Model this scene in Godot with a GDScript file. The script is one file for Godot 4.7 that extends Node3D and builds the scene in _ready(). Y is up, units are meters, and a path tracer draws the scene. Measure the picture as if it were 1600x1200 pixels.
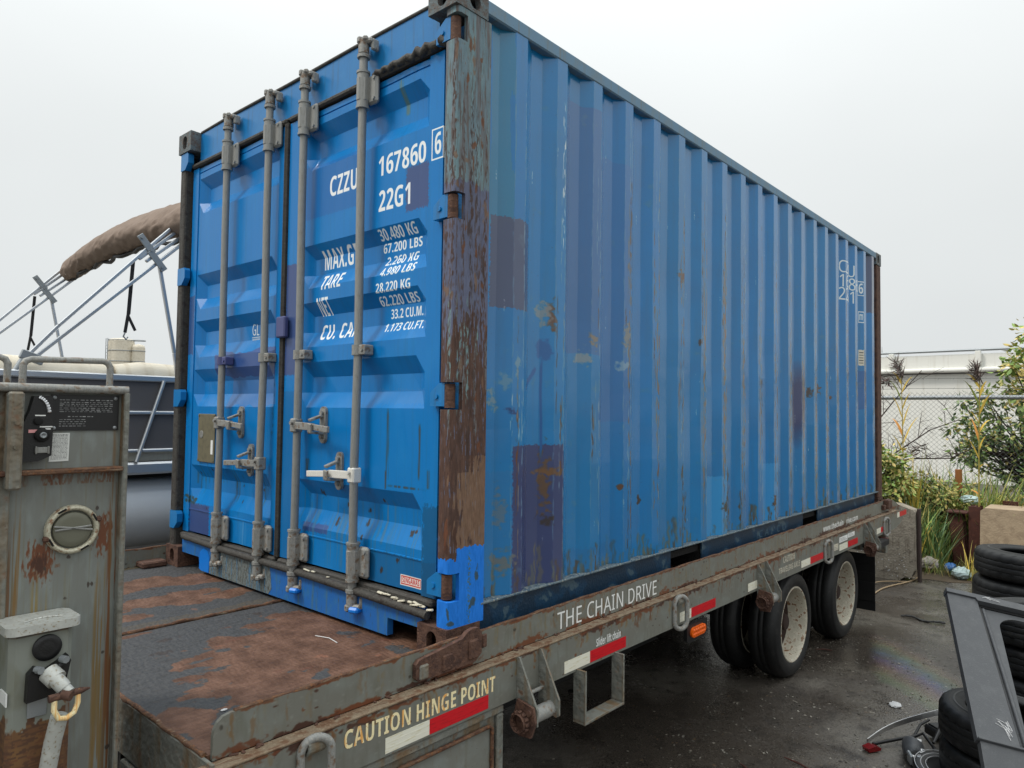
extends Node3D
# A blue shipping container on a grey flatbed trailer in a wet yard. Ground at y = 0; the near bottom corner of the container stands at (0, 1.1, 0), its long side runs along +x, its doors along -z.

# ---------------------------------------------------------------- geometry
class B:
	var v := PackedVector3Array()
	var n := PackedVector3Array()
	var u := PackedVector2Array()
	func tri(a: Vector3, b: Vector3, c: Vector3, out: Vector3, ua := Vector2.ZERO, ub := Vector2.ZERO, uc := Vector2.ZERO) -> void:
		var g := (b - a).cross(c - a)
		if g.length_squared() < 1e-16:
			return
		g = g.normalized()
		if g.dot(out) < 0.0:
			g = -g
			v.append_array([a, b, c]); u.append_array([ua, ub, uc])
		else:
			v.append_array([a, c, b]); u.append_array([ua, uc, ub])
		n.append_array([g, g, g])
	func quad(a: Vector3, b: Vector3, c: Vector3, d: Vector3, out: Vector3, ua := Vector2.ZERO, ub := Vector2.ZERO, uc := Vector2.ZERO, ud := Vector2.ZERO) -> void:
		tri(a, b, c, out, ua, ub, uc)
		tri(a, c, d, out, ua, uc, ud)
	func strip(p: Array, m: Array, cols: int, wrap: bool) -> void:   # smooth grid of points p and normals m
		var rows := p.size() / cols
		for r in rows - 1:
			for c in (cols if wrap else cols - 1):
				var i := r * cols + c
				var j := r * cols + (c + 1) % cols
				var k := i + cols
				var l := j + cols
				for t in [[i, j, l], [i, l, k]]:
					var g: Vector3 = (p[t[1]] - p[t[0]]).cross(p[t[2]] - p[t[0]])
					if g.length_squared() < 1e-18:
						continue
					var w: Array = t if g.dot(m[t[0]] + m[t[1]] + m[t[2]]) < 0.0 else [t[0], t[2], t[1]]
					for q in w:
						v.append(p[q]); n.append(m[q]); u.append(Vector2.ZERO)
	func box(c: Vector3, s: Vector3, bev := 0.004, bs := Basis()) -> void:
		var h := s * 0.5
		bev = minf(bev, minf(h.x, minf(h.y, h.z)) * 0.8)
		var pt := func(ax: int, sg: Vector3) -> Vector3:
			var q := h - Vector3.ONE * bev
			q[ax] = h[ax]
			return c + bs * (q * sg)
		for ax in 3:
			var b := (ax + 1) % 3
			var d := (ax + 2) % 3
			for s0 in [-1.0, 1.0]:
				var sg := [Vector3.ZERO, Vector3.ZERO, Vector3.ZERO, Vector3.ZERO]
				var k := 0
				for e in [[-1, -1], [1, -1], [1, 1], [-1, 1]]:
					sg[k][ax] = s0; sg[k][b] = e[0]; sg[k][d] = e[1]; k += 1
				var o := Vector3.ZERO
				o[ax] = s0
				quad(pt.call(ax, sg[0]), pt.call(ax, sg[1]), pt.call(ax, sg[2]), pt.call(ax, sg[3]), bs * o)
				if bev > 0.0:
					for s1 in [-1.0, 1.0]:      # edge between faces ax and b
						var g0 := Vector3.ZERO; g0[ax] = s0; g0[b] = s1; g0[d] = -1
						var g1 := g0; g1[d] = 1
						var oo := Vector3.ZERO; oo[ax] = s0; oo[b] = s1
						quad(pt.call(ax, g0), pt.call(ax, g1), pt.call(b, g1), pt.call(b, g0), bs * oo)
		if bev > 0.0:
			for sx in [-1.0, 1.0]:
				for sy in [-1.0, 1.0]:
					for sz in [-1.0, 1.0]:
						var g := Vector3(sx, sy, sz)
						tri(pt.call(0, g), pt.call(1, g), pt.call(2, g), bs * g)
	func span(a: Vector3, b: Vector3, bev := 0.004) -> void:      # box between two corners
		box((a + b) * 0.5, (b - a).abs(), bev)
	func bar(a: Vector3, b: Vector3, w: float, t: float, up := Vector3.UP, bev := 0.002) -> void:   # flat bar from a to b, w across up, t along the other
		var x := (b - a).normalized()
		var z := x.cross(up).normalized()
		var y := z.cross(x)
		box((a + b) * 0.5, Vector3((b - a).length(), w, t), bev, Basis(x, y, z))
	func tube(path: Array, r, sides := 10, closed := false, caps := true) -> void:
		var m := path.size()
		var p := []
		var nn := []
		var prev := Vector3.ZERO
		var cnt := m + 1 if closed else m
		for ii in cnt:
			var i := ii % m
			var a: Vector3 = path[(i - 1 + m) % m] if closed or i > 0 else path[i]
			var b: Vector3 = path[(i + 1) % m] if closed or i < m - 1 else path[i]
			var t := (b - a).normalized()
			if prev == Vector3.ZERO:
				prev = t.cross(Vector3.UP if absf(t.y) < 0.9 else Vector3.RIGHT).normalized()
			prev = (prev - t * prev.dot(t)).normalized()
			var q := t.cross(prev)
			var rr: float = r[i] if r is Array else r
			for k in sides:
				var f := TAU * k / sides
				var d := prev * cos(f) + q * sin(f)
				p.append(path[i] + d * rr); nn.append(d)
			if caps and not closed and (ii == 0 or ii == m - 1):
				var o := -t if ii == 0 else t
				for k in sides:
					var f0 := TAU * k / sides
					var f1 := TAU * (k + 1) / sides
					tri(path[i], path[i] + (prev * cos(f0) + q * sin(f0)) * rr, path[i] + (prev * cos(f1) + q * sin(f1)) * rr, o)
		strip(p, nn, sides, true)
	func lathe(prof: Array, o: Vector3, ax: Vector3, sides := 32, notch := 0, ncol := 0.0, nrows := []) -> void:   # prof of (r, h) along ax; rows in nrows lose ncol in every notch-th column pair
		var e := ax.cross(Vector3.UP if absf(ax.y) < 0.9 else Vector3.RIGHT).normalized()
		var f := ax.cross(e)
		var p := []
		var nn := []
		for j in prof.size():
			var a: Vector2 = prof[maxi(j - 1, 0)]
			var b: Vector2 = prof[mini(j + 1, prof.size() - 1)]
			var t := (b - a).normalized()
			for k in sides:
				var th := TAU * k / sides
				var d := e * cos(th) + f * sin(th)
				var rr: float = prof[j].x
				if notch > 0 and j in nrows and k % notch == 0:
					rr -= ncol
				p.append(o + d * rr + ax * prof[j].y)
				nn.append((d * t.y - ax * t.x).normalized())
		strip(p, nn, sides, true)
	func prism(poly: PackedVector2Array, o: Vector3, ex: Vector3, ey: Vector3, dep: Vector3) -> void:   # extruded outline
		var idx := Geometry2D.triangulate_polygon(poly)
		var P := func(q: Vector2) -> Vector3: return o + ex * q.x + ey * q.y
		for i in range(0, idx.size(), 3):
			var a: Vector3 = P.call(poly[idx[i]])
			var b: Vector3 = P.call(poly[idx[i + 1]])
			var c: Vector3 = P.call(poly[idx[i + 2]])
			tri(a, b, c, -dep)
			tri(a + dep, b + dep, c + dep, dep)
		var area := 0.0
		for i in poly.size():
			area += poly[i].cross(poly[(i + 1) % poly.size()])
		for i in poly.size():
			var q0 := poly[i]
			var q1 := poly[(i + 1) % poly.size()]
			var e := (q1 - q0) * signf(area)
			var a: Vector3 = P.call(q0)
			var b: Vector3 = P.call(q1)
			quad(a, b, b + dep, a + dep, ex * e.y - ey * e.x)
	func plate_hole(w: float, h: float, hole: Array, o: Vector3, ex: Vector3, ey: Vector3, dep: Vector3) -> void:   # w x h plate about o with a hole given by points about o
		var m := hole.size()
		var outer := []
		for q: Vector2 in hole:
			var k := minf((w * 0.5) / maxf(absf(q.x), 1e-5), (h * 0.5) / maxf(absf(q.y), 1e-5))
			outer.append(q * k)
		for i in m:      # snap the nearest points to the corners
			for s in [Vector2(1, 1), Vector2(-1, 1), Vector2(-1, -1), Vector2(1, -1)]:
				var cr: Vector2 = Vector2(w * 0.5, h * 0.5) * s
				var q: Vector2 = hole[i]
				var a0 := absf(q.angle_to(cr))
				if a0 <= absf((hole[(i + 1) % m] as Vector2).angle_to(cr)) and a0 < absf((hole[(i - 1 + m) % m] as Vector2).angle_to(cr)):
					outer[i] = cr
		for i in m:
			var j := (i + 1) % m
			var a: Vector3 = o + ex * outer[i].x + ey * outer[i].y
			var b: Vector3 = o + ex * outer[j].x + ey * outer[j].y
			var c: Vector3 = o + ex * hole[j].x + ey * hole[j].y
			var d: Vector3 = o + ex * hole[i].x + ey * hole[i].y
			quad(a, b, c, d, -dep)
			quad(a + dep, b + dep, c + dep, d + dep, dep)
			quad(d, c, c + dep, d + dep, -(ex * hole[i].x + ey * hole[i].y))
			quad(a, b, b + dep, a + dep, ex * (outer[i].x + outer[j].x) + ey * (outer[i].y + outer[j].y))
	func mesh(m: Material) -> ArrayMesh:
		var a := []
		a.resize(Mesh.ARRAY_MAX)
		a[Mesh.ARRAY_VERTEX] = v; a[Mesh.ARRAY_NORMAL] = n; a[Mesh.ARRAY_TEX_UV] = u
		var am := ArrayMesh.new()
		am.add_surface_from_arrays(Mesh.PRIMITIVE_TRIANGLES, a)
		am.surface_set_material(0, m)
		return am

func oval(w: float, h: float, m := 16) -> Array:     # rounded slot
	var r := []
	for i in m:
		var t := TAU * (i + 0.5) / m
		var c := Vector2(cos(t), sin(t))
		var d := minf(w, h) * 0.5
		r.append(c * d + Vector2(signf(c.x) * maxf(w - h, 0.0) * 0.5, signf(c.y) * maxf(h - w, 0.0) * 0.5))
	return r

# ---------------------------------------------------------------- painted pictures
var noise_kept := {}
func nz(w: int, h: int, f: float, sd: int, sx := 1, sy := 1, seam := false, octaves := 4) -> PackedByteArray:
	var key := [w, h, f, sd, sx, sy, seam]
	if noise_kept.has(key):
		return noise_kept[key]
	var fn := FastNoiseLite.new()
	fn.seed = sd; fn.frequency = f; fn.fractal_octaves = octaves
	fn.noise_type = FastNoiseLite.TYPE_SIMPLEX_SMOOTH
	var im: Image = fn.get_seamless_image(w / sx, h / sy) if seam else fn.get_image(w / sx, h / sy)
	if sx > 1 or sy > 1:
		im.resize(w, h, Image.INTERPOLATE_CUBIC)
	im.convert(Image.FORMAT_L8)
	noise_kept[key] = im.get_data()
	return noise_kept[key]

class Cv:
	var w: int
	var h: int
	var x0: float
	var x1: float
	var y0: float
	var y1: float
	var d := PackedByteArray()
	func _init(w_: int, h_: int, xa: float, xb: float, ya: float, yb: float, c: Color) -> void:
		w = w_; h = h_; x0 = xa; x1 = xb; y0 = ya; y1 = yb
		var im := Image.create(w, h, false, Image.FORMAT_RGB8)
		im.fill(c)
		d = im.get_data()
	func px(x: float) -> float: return (x - x0) / (x1 - x0) * w
	func py(y: float) -> float: return (y1 - y) / (y1 - y0) * h
	func uv(x: float, y: float) -> Vector2: return Vector2((x - x0) / (x1 - x0), (y1 - y) / (y1 - y0))
	func put(i: int, c: Color, a: float) -> void:
		var k := i * 3
		d[k] = int(lerpf(d[k], c.r8, a)); d[k + 1] = int(lerpf(d[k + 1], c.g8, a)); d[k + 2] = int(lerpf(d[k + 2], c.b8, a))
	func layer(nn: PackedByteArray, lo: float, hi: float, c: Color, amt := 1.0) -> void:     # colour where the noise lies above lo, full at hi
		var lut := PackedInt32Array()
		for i in 256:
			lut.append(int(clampf((i - lo) / (hi - lo), 0.0, 1.0) * amt * 256.0))
		var r := c.r8
		var g := c.g8
		var b := c.b8
		for i in nn.size():
			var t := lut[nn[i]]
			if t > 0:
				var k := i * 3
				d[k] += (r - d[k]) * t >> 8
				d[k + 1] += (g - d[k + 1]) * t >> 8
				d[k + 2] += (b - d[k + 2]) * t >> 8
	func rect(xa: float, xb: float, ya: float, yb: float, c: Color, amt := 1.0, nn := PackedByteArray(), rag := 0.0, keep := 0.0) -> void:   # a patch of paint: edges wander by rag metres, and noise under keep leaves gaps
		var m := int(rag / (x1 - x0) * w) + 2
		var a := maxi(int(px(minf(xa, xb))) - m, 0)
		var b := mini(int(px(maxf(xa, xb))) + m, w)
		var e := maxi(int(py(maxf(ya, yb))) - m, 0)
		var f := mini(int(py(minf(ya, yb))) + m, h)
		var hasn := not nn.is_empty()
		var kx := (x1 - x0) / w
		var ky := (y1 - y0) / h
		for j in range(e, f):
			var y := y1 - j * ky
			for i in range(a, b):
				var o := j * w + i
				var t := (nn[o] / 255.0 - 0.5) * 2.0 * rag if hasn else 0.0
				var x := x0 + i * kx
				if x + t < minf(xa, xb) or x + t > maxf(xa, xb) or y + t < minf(ya, yb) or y + t > maxf(ya, yb):
					continue
				if hasn and nn[(o * 7 + 13) % nn.size()] < keep * 255.0:
					continue
				put(o, c, amt)
	func blob(cx: float, cy: float, rx: float, ry: float, c: Color, amt: float, nn: PackedByteArray, rough := 0.6, soft := 0.25) -> void:   # stain with a ragged outline
		var a := maxi(int(px(cx - rx * 1.5)), 0)
		var b := mini(int(px(cx + rx * 1.5)), w)
		var e := maxi(int(py(cy + ry * 1.5)), 0)
		var f := mini(int(py(cy - ry * 1.5)), h)
		for j in range(e, f):
			var dy := (y1 - (j + 0.5) / h * (y1 - y0) - cy) / ry
			for i in range(a, b):
				var dx := (x0 + (i + 0.5) / w * (x1 - x0) - cx) / rx
				var t := 1.0 - sqrt(dx * dx + dy * dy) + (nn[j * w + i] / 255.0 - 0.5) * 2.0 * rough
				if t > 0.0:
					put(j * w + i, c, amt * minf(t / soft, 1.0))
	func run(x: float, ya: float, yb: float, wid: float, c: Color, amt: float, nn: PackedByteArray, gap := 0.45) -> void:     # a run of rust or paint down the wall, broken by noise
		var e := maxi(int(py(maxf(ya, yb))), 0)
		var f := mini(int(py(minf(ya, yb))), h)
		var pw := wid / (x1 - x0) * w
		for j in range(e, f):
			var k := float(j - e) / maxf(f - e, 1)
			var taper := minf(1.0, minf(k, 1.0 - k) * 8.0 + 0.15)
			var wob := (nn[(j * w + 17) % nn.size()] / 255.0 - 0.5) * pw * 1.5
			var cx := px(x) + wob
			for i in range(maxi(int(cx - pw), 0), mini(int(cx + pw) + 1, w)):
				var q := nn[j * w + i] / 255.0
				if q < gap:
					continue
				var t := (1.0 - absf(i - cx) / pw) * taper * minf((q - gap) * 6.0, 1.0)
				put(j * w + i, c, clampf(t * 1.6, 0.0, 1.0) * amt)
	func text(s: String, xa: float, ya: float, xb: float, yb: float, c: Color, weight := 400, mirror := false, wear := PackedByteArray(), gap := 0.0) -> void:     # lettering that fills the box
		var tm := TextMesh.new()
		var fo := SystemFont.new()
		fo.font_names = PackedStringArray(["Droid Sans"]); fo.font_weight = weight
		tm.font = fo; tm.text = s; tm.font_size = 72; tm.depth = 0.0; tm.curve_step = 2.0
		var arr := tm.get_mesh_arrays()
		var vs: PackedVector3Array = arr[Mesh.ARRAY_VERTEX]
		var ix = arr[Mesh.ARRAY_INDEX]
		var bb := tm.get_aabb()
		var lo := Vector2(INF, INF)
		var hi := -lo
		for p in vs:
			lo = lo.min(Vector2(p.x, p.y)); hi = hi.max(Vector2(p.x, p.y))
		var q := PackedVector2Array()
		for p in vs:
			var f := (Vector2(p.x, p.y) - lo) / (hi - lo)
			if mirror:
				f.x = 1.0 - f.x
			q.append(Vector2(px(lerpf(xa, xb, f.x)), py(lerpf(ya, yb, f.y))))
		var cnt: int = ix.size() if ix != null and ix.size() > 0 else q.size()
		var cov := {}
		for t in range(0, cnt, 3):
			var A := q[ix[t]] if ix != null and ix.size() > 0 else q[t]
			var Bq := q[ix[t + 1]] if ix != null and ix.size() > 0 else q[t + 1]
			var C := q[ix[t + 2]] if ix != null and ix.size() > 0 else q[t + 2]
			var area := (Bq - A).cross(C - A)
			if absf(area) < 1e-6:
				continue
			var mn := A.min(Bq).min(C)
			var mx := A.max(Bq).max(C)
			for j in range(maxi(int(mn.y * 3.0), 0), mini(int(mx.y * 3.0) + 1, h * 3)):
				for i in range(maxi(int(mn.x * 3.0), 0), mini(int(mx.x * 3.0) + 1, w * 3)):
					var P := Vector2(i + 0.5, j + 0.5) / 3.0
					var e0 := (Bq - A).cross(P - A) / area
					var e1 := (C - Bq).cross(P - Bq) / area
					var e2 := (A - C).cross(P - C) / area
					if e0 >= 0.0 and e1 >= 0.0 and e2 >= 0.0:
						cov[j * w * 3 + i] = true
		var sum := {}
		for k: int in cov:
			var o := (k / (w * 3)) / 3 * w + (k % (w * 3)) / 3
			sum[o] = sum.get(o, 0) + 1
		for o: int in sum:
			if wear.is_empty() or wear[o] > gap * 255.0:
				put(o, c, sum[o] / 9.0)
	func tex() -> ImageTexture:
		return ImageTexture.create_from_image(Image.create_from_data(w, h, false, Image.FORMAT_RGB8, d))

# ---------------------------------------------------------------- materials and things
func mat(c: Color, rough := 0.7, metal := 0.0, tx: Texture2D = null, size := 0.0, nrm: Texture2D = null, ns := 1.0) -> StandardMaterial3D:
	var m := StandardMaterial3D.new()
	m.albedo_color = c; m.roughness = rough; m.metallic = metal
	if tx:
		m.albedo_texture = tx
	if nrm:
		m.normal_enabled = true; m.normal_texture = nrm; m.normal_scale = ns
	if size > 0.0:
		m.uv1_triplanar = true; m.uv1_world_triplanar = true; m.uv1_scale = Vector3.ONE / size
		m.uv1_triplanar_sharpness = 8.0
	return m
func bump(f: float, sd: int, strength := 4.0, side := 512) -> NoiseTexture2D:
	var t := NoiseTexture2D.new()
	var fn := FastNoiseLite.new()
	fn.seed = sd; fn.frequency = f; fn.fractal_octaves = 5
	t.noise = fn; t.width = side; t.height = side; t.seamless = true; t.as_normal_map = true; t.bump_strength = strength
	return t
var taken := {}
func numbered(s: String) -> String:
	var k: int = taken.get(s, 0)
	taken[s] = k + 1
	return s if k == 0 else "%s_%03d" % [s, k]
func thing(called: String, label: String, category: String, at := Vector3.ZERO, group := "") -> Node3D:
	var o := Node3D.new()
	o.name = numbered(called); add_child(o)
	o.position = at
	o.set_meta("label", label); o.set_meta("category", category)
	if group:
		o.set_meta("group", group)
	return o
func part(called: String, b: B, m: Material, par: Node3D, label := "") -> MeshInstance3D:
	var o := MeshInstance3D.new()
	o.name = called; o.mesh = b.mesh(m)
	par.add_child(o, true)
	if label:
		o.set_meta("label", label)
	return o
func single(called: String, b: B, m: Material, label: String, category: String, group := "") -> MeshInstance3D:
	var o := part(numbered(called), b, m, self, label)
	o.set_meta("category", category)
	if group:
		o.set_meta("group", group)
	return o
func ground(called: String, b: B, m: Material) -> MeshInstance3D:
	var o := part(numbered(called), b, m, self)
	o.set_meta("kind", "structure")
	return o
func letters(s: String, at: Vector3, right: Vector3, up: Vector3, w: float, h: float, m: Material, par: Node3D, weight := 700) -> void:   # raised lettering, w x h from its lower left corner
	var tm := TextMesh.new()
	var fo := SystemFont.new()
	fo.font_names = PackedStringArray(["Droid Sans"]); fo.font_weight = weight
	tm.font = fo; tm.text = s; tm.font_size = 72; tm.depth = 0.0; tm.curve_step = 1.5
	var arr := tm.get_mesh_arrays()
	var vs: PackedVector3Array = arr[Mesh.ARRAY_VERTEX]
	var ix = arr[Mesh.ARRAY_INDEX]
	var lo := Vector2(INF, INF)
	var hi := -lo
	for p in vs:
		lo = lo.min(Vector2(p.x, p.y)); hi = hi.max(Vector2(p.x, p.y))
	var b := B.new()
	var P := func(k: int) -> Vector3:
		var f := (Vector2(vs[k].x, vs[k].y) - lo) / (hi - lo)
		return at + right * f.x * w + up * f.y * h
	var has: bool = ix != null and ix.size() > 0
	for t in range(0, ix.size() if has else vs.size(), 3):
		b.tri(P.call(ix[t] if has else t), P.call(ix[t + 1] if has else t + 1), P.call(ix[t + 2] if has else t + 2), right.cross(up))
	part("lettering", b, m, par)
var rng := RandomNumberGenerator.new()
func rf(a: float, b: float) -> float: return rng.randf_range(a, b)
func rgb(r: int, g: int, b: int) -> Color: return Color8(r, g, b)

var M := {}
const RUSTD := Color8(64, 38, 27)
const RUST := Color8(104, 58, 32)
const ORANGE := Color8(134, 80, 44)

func tiles() -> void:       # the pictures that repeat
	var s := 512
	var n1 := nz(s, s, 0.012, 11, 1, 1, true)
	var n2 := nz(s, s, 0.05, 12, 1, 1, true)
	var n3 := nz(s, s, 0.2, 13, 1, 1, true)
	var v1 := nz(s, s, 0.04, 14, 1, 16, true)     # drawn out along the vertical
	var v2 := nz(s, s, 0.12, 15, 1, 8, true)
	var h1 := nz(s, s, 0.06, 16, 8, 1, true)
	var rustn := bump(0.05, 21, 5.0)
	var finen := bump(0.15, 22, 3.0)
	var dentn := bump(0.008, 23, 1.6)
	var c := Cv.new(s, s, 0, 1, 0, 1, rgb(114, 115, 108))
	c.layer(n1, 110, 230, rgb(126, 132, 128), 0.7)
	c.layer(v1, 150, 235, rgb(104, 103, 88), 0.7)
	c.layer(n2, 165, 240, rgb(146, 147, 140), 0.35)
	c.layer(v2, 196, 235, rgb(108, 86, 58), 0.55)
	c.layer(n3, 218, 240, RUSTD, 0.8)
	M.grey = mat(Color.WHITE, 0.55, 0.0, c.tex(), 0.9, dentn, 0.25)
	c.layer(v1, 125, 240, rgb(112, 84, 54), 0.8)
	c.layer(n1, 150, 230, rgb(110, 84, 56), 0.6)
	c.layer(n2, 180, 245, RUST, 0.6)
	c.layer(n3, 205, 240, RUSTD, 0.8)
	M.grey_rusty = mat(Color.WHITE, 0.7, 0.0, c.tex(), 1.3, rustn, 0.5)
	c = Cv.new(s, s, 0, 1, 0, 1, rgb(98, 72, 54))
	c.layer(n1, 100, 190, rgb(74, 47, 34), 0.9)
	c.layer(n2, 140, 210, rgb(140, 90, 50), 0.7)
	c.layer(h1, 175, 235, rgb(150, 138, 116), 0.8)
	c.layer(n3, 190, 240, rgb(44, 28, 22), 0.7)
	M.ledge = mat(Color.WHITE, 0.85, 0.0, c.tex(), 0.5, rustn, 0.7)
	c = Cv.new(s, s, 0, 1, 0, 1, rgb(88, 62, 50))
	c.layer(n1, 110, 200, rgb(62, 40, 33), 0.9)
	c.layer(n2, 150, 220, rgb(118, 84, 62), 0.6)
	c.layer(n3, 190, 240, rgb(38, 26, 22), 0.6)
	M.rust = mat(Color.WHITE, 0.85, 0.0, c.tex(), 0.4, rustn, 0.6)
	c = Cv.new(s, s, 0, 1, 0, 1, rgb(140, 141, 138))
	c.layer(v2, 130, 220, rgb(122, 120, 114), 0.8)
	c.layer(n2, 150, 220, rgb(150, 149, 144), 0.5)
	c.layer(n3, 208, 240, rgb(86, 60, 44), 0.7)
	M.steel = mat(Color.WHITE, 0.5, 0.25, c.tex(), 0.35, finen, 0.15)
	c.layer(n2, 140, 190, rgb(160, 156, 146), 0.6)
	c.layer(n1, 165, 215, rgb(104, 76, 54), 0.7)
	M.steel_worn = mat(Color.WHITE, 0.6, 0.2, c.tex(), 0.3, rustn, 0.3)
	c = Cv.new(s, s, 0, 1, 0, 1, rgb(12, 114, 178))
	c.layer(n1, 120, 220, rgb(28, 120, 180), 0.7)
	c.layer(v1, 165, 230, rgb(46, 96, 140), 0.5)
	c.layer(n2, 175, 235, rgb(60, 126, 190), 0.4)
	c.layer(n3, 224, 240, RUSTD, 0.7)
	M.blue = mat(Color.WHITE, 0.3, 0.0, c.tex(), 0.8, dentn, 0.2)
	c.layer(n1, 120, 200, rgb(42, 72, 96), 0.75)
	c.layer(v1, 150, 215, rgb(92, 98, 98), 0.5)
	M.blue_dull = mat(Color.WHITE, 0.6, 0.0, c.tex(), 0.7, finen, 0.2)
	M.blue_new = mat(rgb(4, 118, 214), 0.35, 0.0, null, 0.9, dentn, 0.5)
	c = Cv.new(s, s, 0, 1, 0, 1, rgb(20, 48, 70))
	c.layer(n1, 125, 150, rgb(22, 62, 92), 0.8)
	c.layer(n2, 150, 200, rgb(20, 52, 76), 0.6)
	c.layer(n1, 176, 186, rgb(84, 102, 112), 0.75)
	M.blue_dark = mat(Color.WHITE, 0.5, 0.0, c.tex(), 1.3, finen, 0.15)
	c = Cv.new(s, s, 0, 1, 0, 1, rgb(58, 56, 52))
	c.layer(n2, 130, 220, rgb(84, 80, 74), 0.7)
	c.layer(n1, 160, 210, rgb(42, 34, 30), 0.8)
	M.gasket = mat(Color.WHITE, 0.75, 0.0, c.tex(), 0.4, rustn, 0.5)
	c = Cv.new(s, s, 0, 1, 0, 1, rgb(20, 21, 22))
	c.layer(n2, 130, 230, rgb(34, 34, 34), 0.7)
	c.layer(n1, 165, 220, rgb(56, 54, 50), 0.5)
	M.rubber = mat(Color.WHITE, 0.55, 0.0, c.tex(), 0.5, finen, 0.25)
	c = Cv.new(s, s, 0, 1, 0, 1, rgb(146, 138, 124))
	c.layer(n1, 110, 220, rgb(116, 107, 95), 0.8)
	c.layer(v1, 160, 230, rgb(98, 88, 74), 0.6)
	c.layer(n2, 160, 220, rgb(164, 154, 136), 0.5)
	c.layer(n3, 205, 235, rgb(78, 72, 64), 0.7)
	M.concrete = mat(Color.WHITE, 0.92, 0.0, c.tex(), 0.9, rustn, 0.6)
	c = Cv.new(s, s, 0, 1, 0, 1, rgb(226, 226, 220))
	c.layer(v1, 140, 230, rgb(208, 206, 196), 0.6)
	c.layer(n2, 180, 240, rgb(234, 234, 230), 0.5)
	M.white_wall = mat(Color.WHITE, 0.7, 0.0, c.tex(), 3.0)
	c = Cv.new(s, s, 0, 1, 0, 1, rgb(128, 112, 100))
	c.layer(n1, 110, 220, rgb(112, 97, 86), 0.7)
	c.layer(n3, 130, 230, rgb(140, 125, 112), 0.4)
	M.canvas = mat(Color.WHITE, 0.95, 0.0, c.tex(), 0.7, finen, 0.3)
	c = Cv.new(s, s, 0, 1, 0, 1, rgb(214, 206, 188))
	c.layer(n1, 130, 230, rgb(196, 186, 166), 0.7)
	c.layer(v1, 170, 235, rgb(180, 166, 142), 0.4)
	M.cream = mat(Color.WHITE, 0.6, 0.0, c.tex(), 1.5, dentn, 0.4)
	c = Cv.new(s, s, 0, 1, 0, 1, rgb(196, 190, 172))
	c.layer(n1, 120, 165, rgb(216, 210, 194), 0.8)
	c.layer(n1, 168, 205, rgb(122, 82, 50), 0.85)
	c.layer(n2, 196, 225, rgb(96, 62, 40), 0.85)
	M.rim = mat(Color.WHITE, 0.55, 0.0, c.tex(), 0.45, finen, 0.2)
	c = Cv.new(s, s, 0, 1, 0, 1, rgb(70, 72, 75))
	c.layer(n1, 120, 220, rgb(80, 82, 84), 0.8)
	c.layer(n2, 165, 230, rgb(96, 98, 99), 0.45)
	c.layer(n3, 226, 242, rgb(150, 150, 148), 0.6)
	M.panel_grey = mat(Color.WHITE, 0.5, 0.0, c.tex(), 0.7, finen, 0.12)
	c = Cv.new(s, s, 0, 1, 0, 1, rgb(70, 38, 30))
	c.layer(n1, 120, 220, rgb(88, 48, 36), 0.8)
	c.layer(n3, 200, 240, rgb(46, 26, 22), 0.6)
	M.beam_rust = mat(Color.WHITE, 0.85, 0.0, c.tex(), 0.6, finen, 0.4)
	c = Cv.new(s, s, 0, 1, 0, 1, rgb(238, 224, 178))
	c.layer(v1, 135, 190, rgb(226, 158, 78), 0.85)
	c.layer(n2, 185, 225, rgb(176, 96, 42), 0.8)
	M.letter_cream = mat(Color.WHITE, 0.6, 0.0, c.tex(), 0.35)
	M.letter_white = mat(rgb(226, 227, 224), 0.6)
	c = Cv.new(s, s, 0, 1, 0, 1, rgb(206, 200, 182))
	c.layer(n2, 140, 185, rgb(126, 118, 100), 0.9)
	M.letter_faded = mat(Color.WHITE, 0.7, 0.0, c.tex(), 0.3)
	c = Cv.new(s, s, 0, 1, 0, 1, rgb(224, 222, 206))
	c.layer(h1, 150, 220, rgb(206, 198, 164), 0.8)
	c.layer(n3, 214, 238, rgb(110, 84, 58), 0.7)
	M.tape_white = mat(Color.WHITE, 0.45, 0.0, c.tex(), 0.3)
	c = Cv.new(s, s, 0, 1, 0, 1, rgb(196, 10, 26))
	c.layer(h1, 150, 220, rgb(168, 6, 22), 0.8)
	M.tape_red = mat(Color.WHITE, 0.4, 0.0, c.tex(), 0.3)
	M.aluminium = mat(rgb(196, 199, 202), 0.35, 0.75, null, 0.8, dentn, 0.3)
	M.hull = mat(rgb(204, 207, 210), 0.38, 0.1, null, 1.0, dentn, 0.5)
	M.vinyl = mat(rgb(92, 90, 92), 0.6, 0.0, null, 0.6, finen, 0.2)
	M.black = mat(rgb(18, 18, 19), 0.45, 0.0, null, 0.4, finen, 0.15)
	M.black_matt = mat(rgb(14, 14, 14), 0.9)
	M.webbing = mat(rgb(40, 40, 42), 0.9)
	M.galv = mat(rgb(150, 155, 158), 0.45, 0.6, null, 0.4, finen, 0.15)
	M.wire = mat(rgb(104, 106, 106), 0.6, 0.3)
	M.chrome = mat(rgb(205, 206, 208), 0.18, 0.95)
	M.red_lens = mat(rgb(112, 10, 16), 0.2)
	M.amber = mat(rgb(226, 96, 14), 0.3)
	M.purple = mat(rgb(70, 76, 122), 0.5, 0.0, null, 0.8, dentn, 0.3)
	M.undercarriage = mat(rgb(22, 21, 20), 0.85, 0.0, null, 0.5, rustn, 0.5)
	M.scuff = mat(rgb(205, 205, 205), 0.7)

const BASE := Color8(10, 119, 180)
const PURP := Color8(62, 74, 116)

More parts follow.
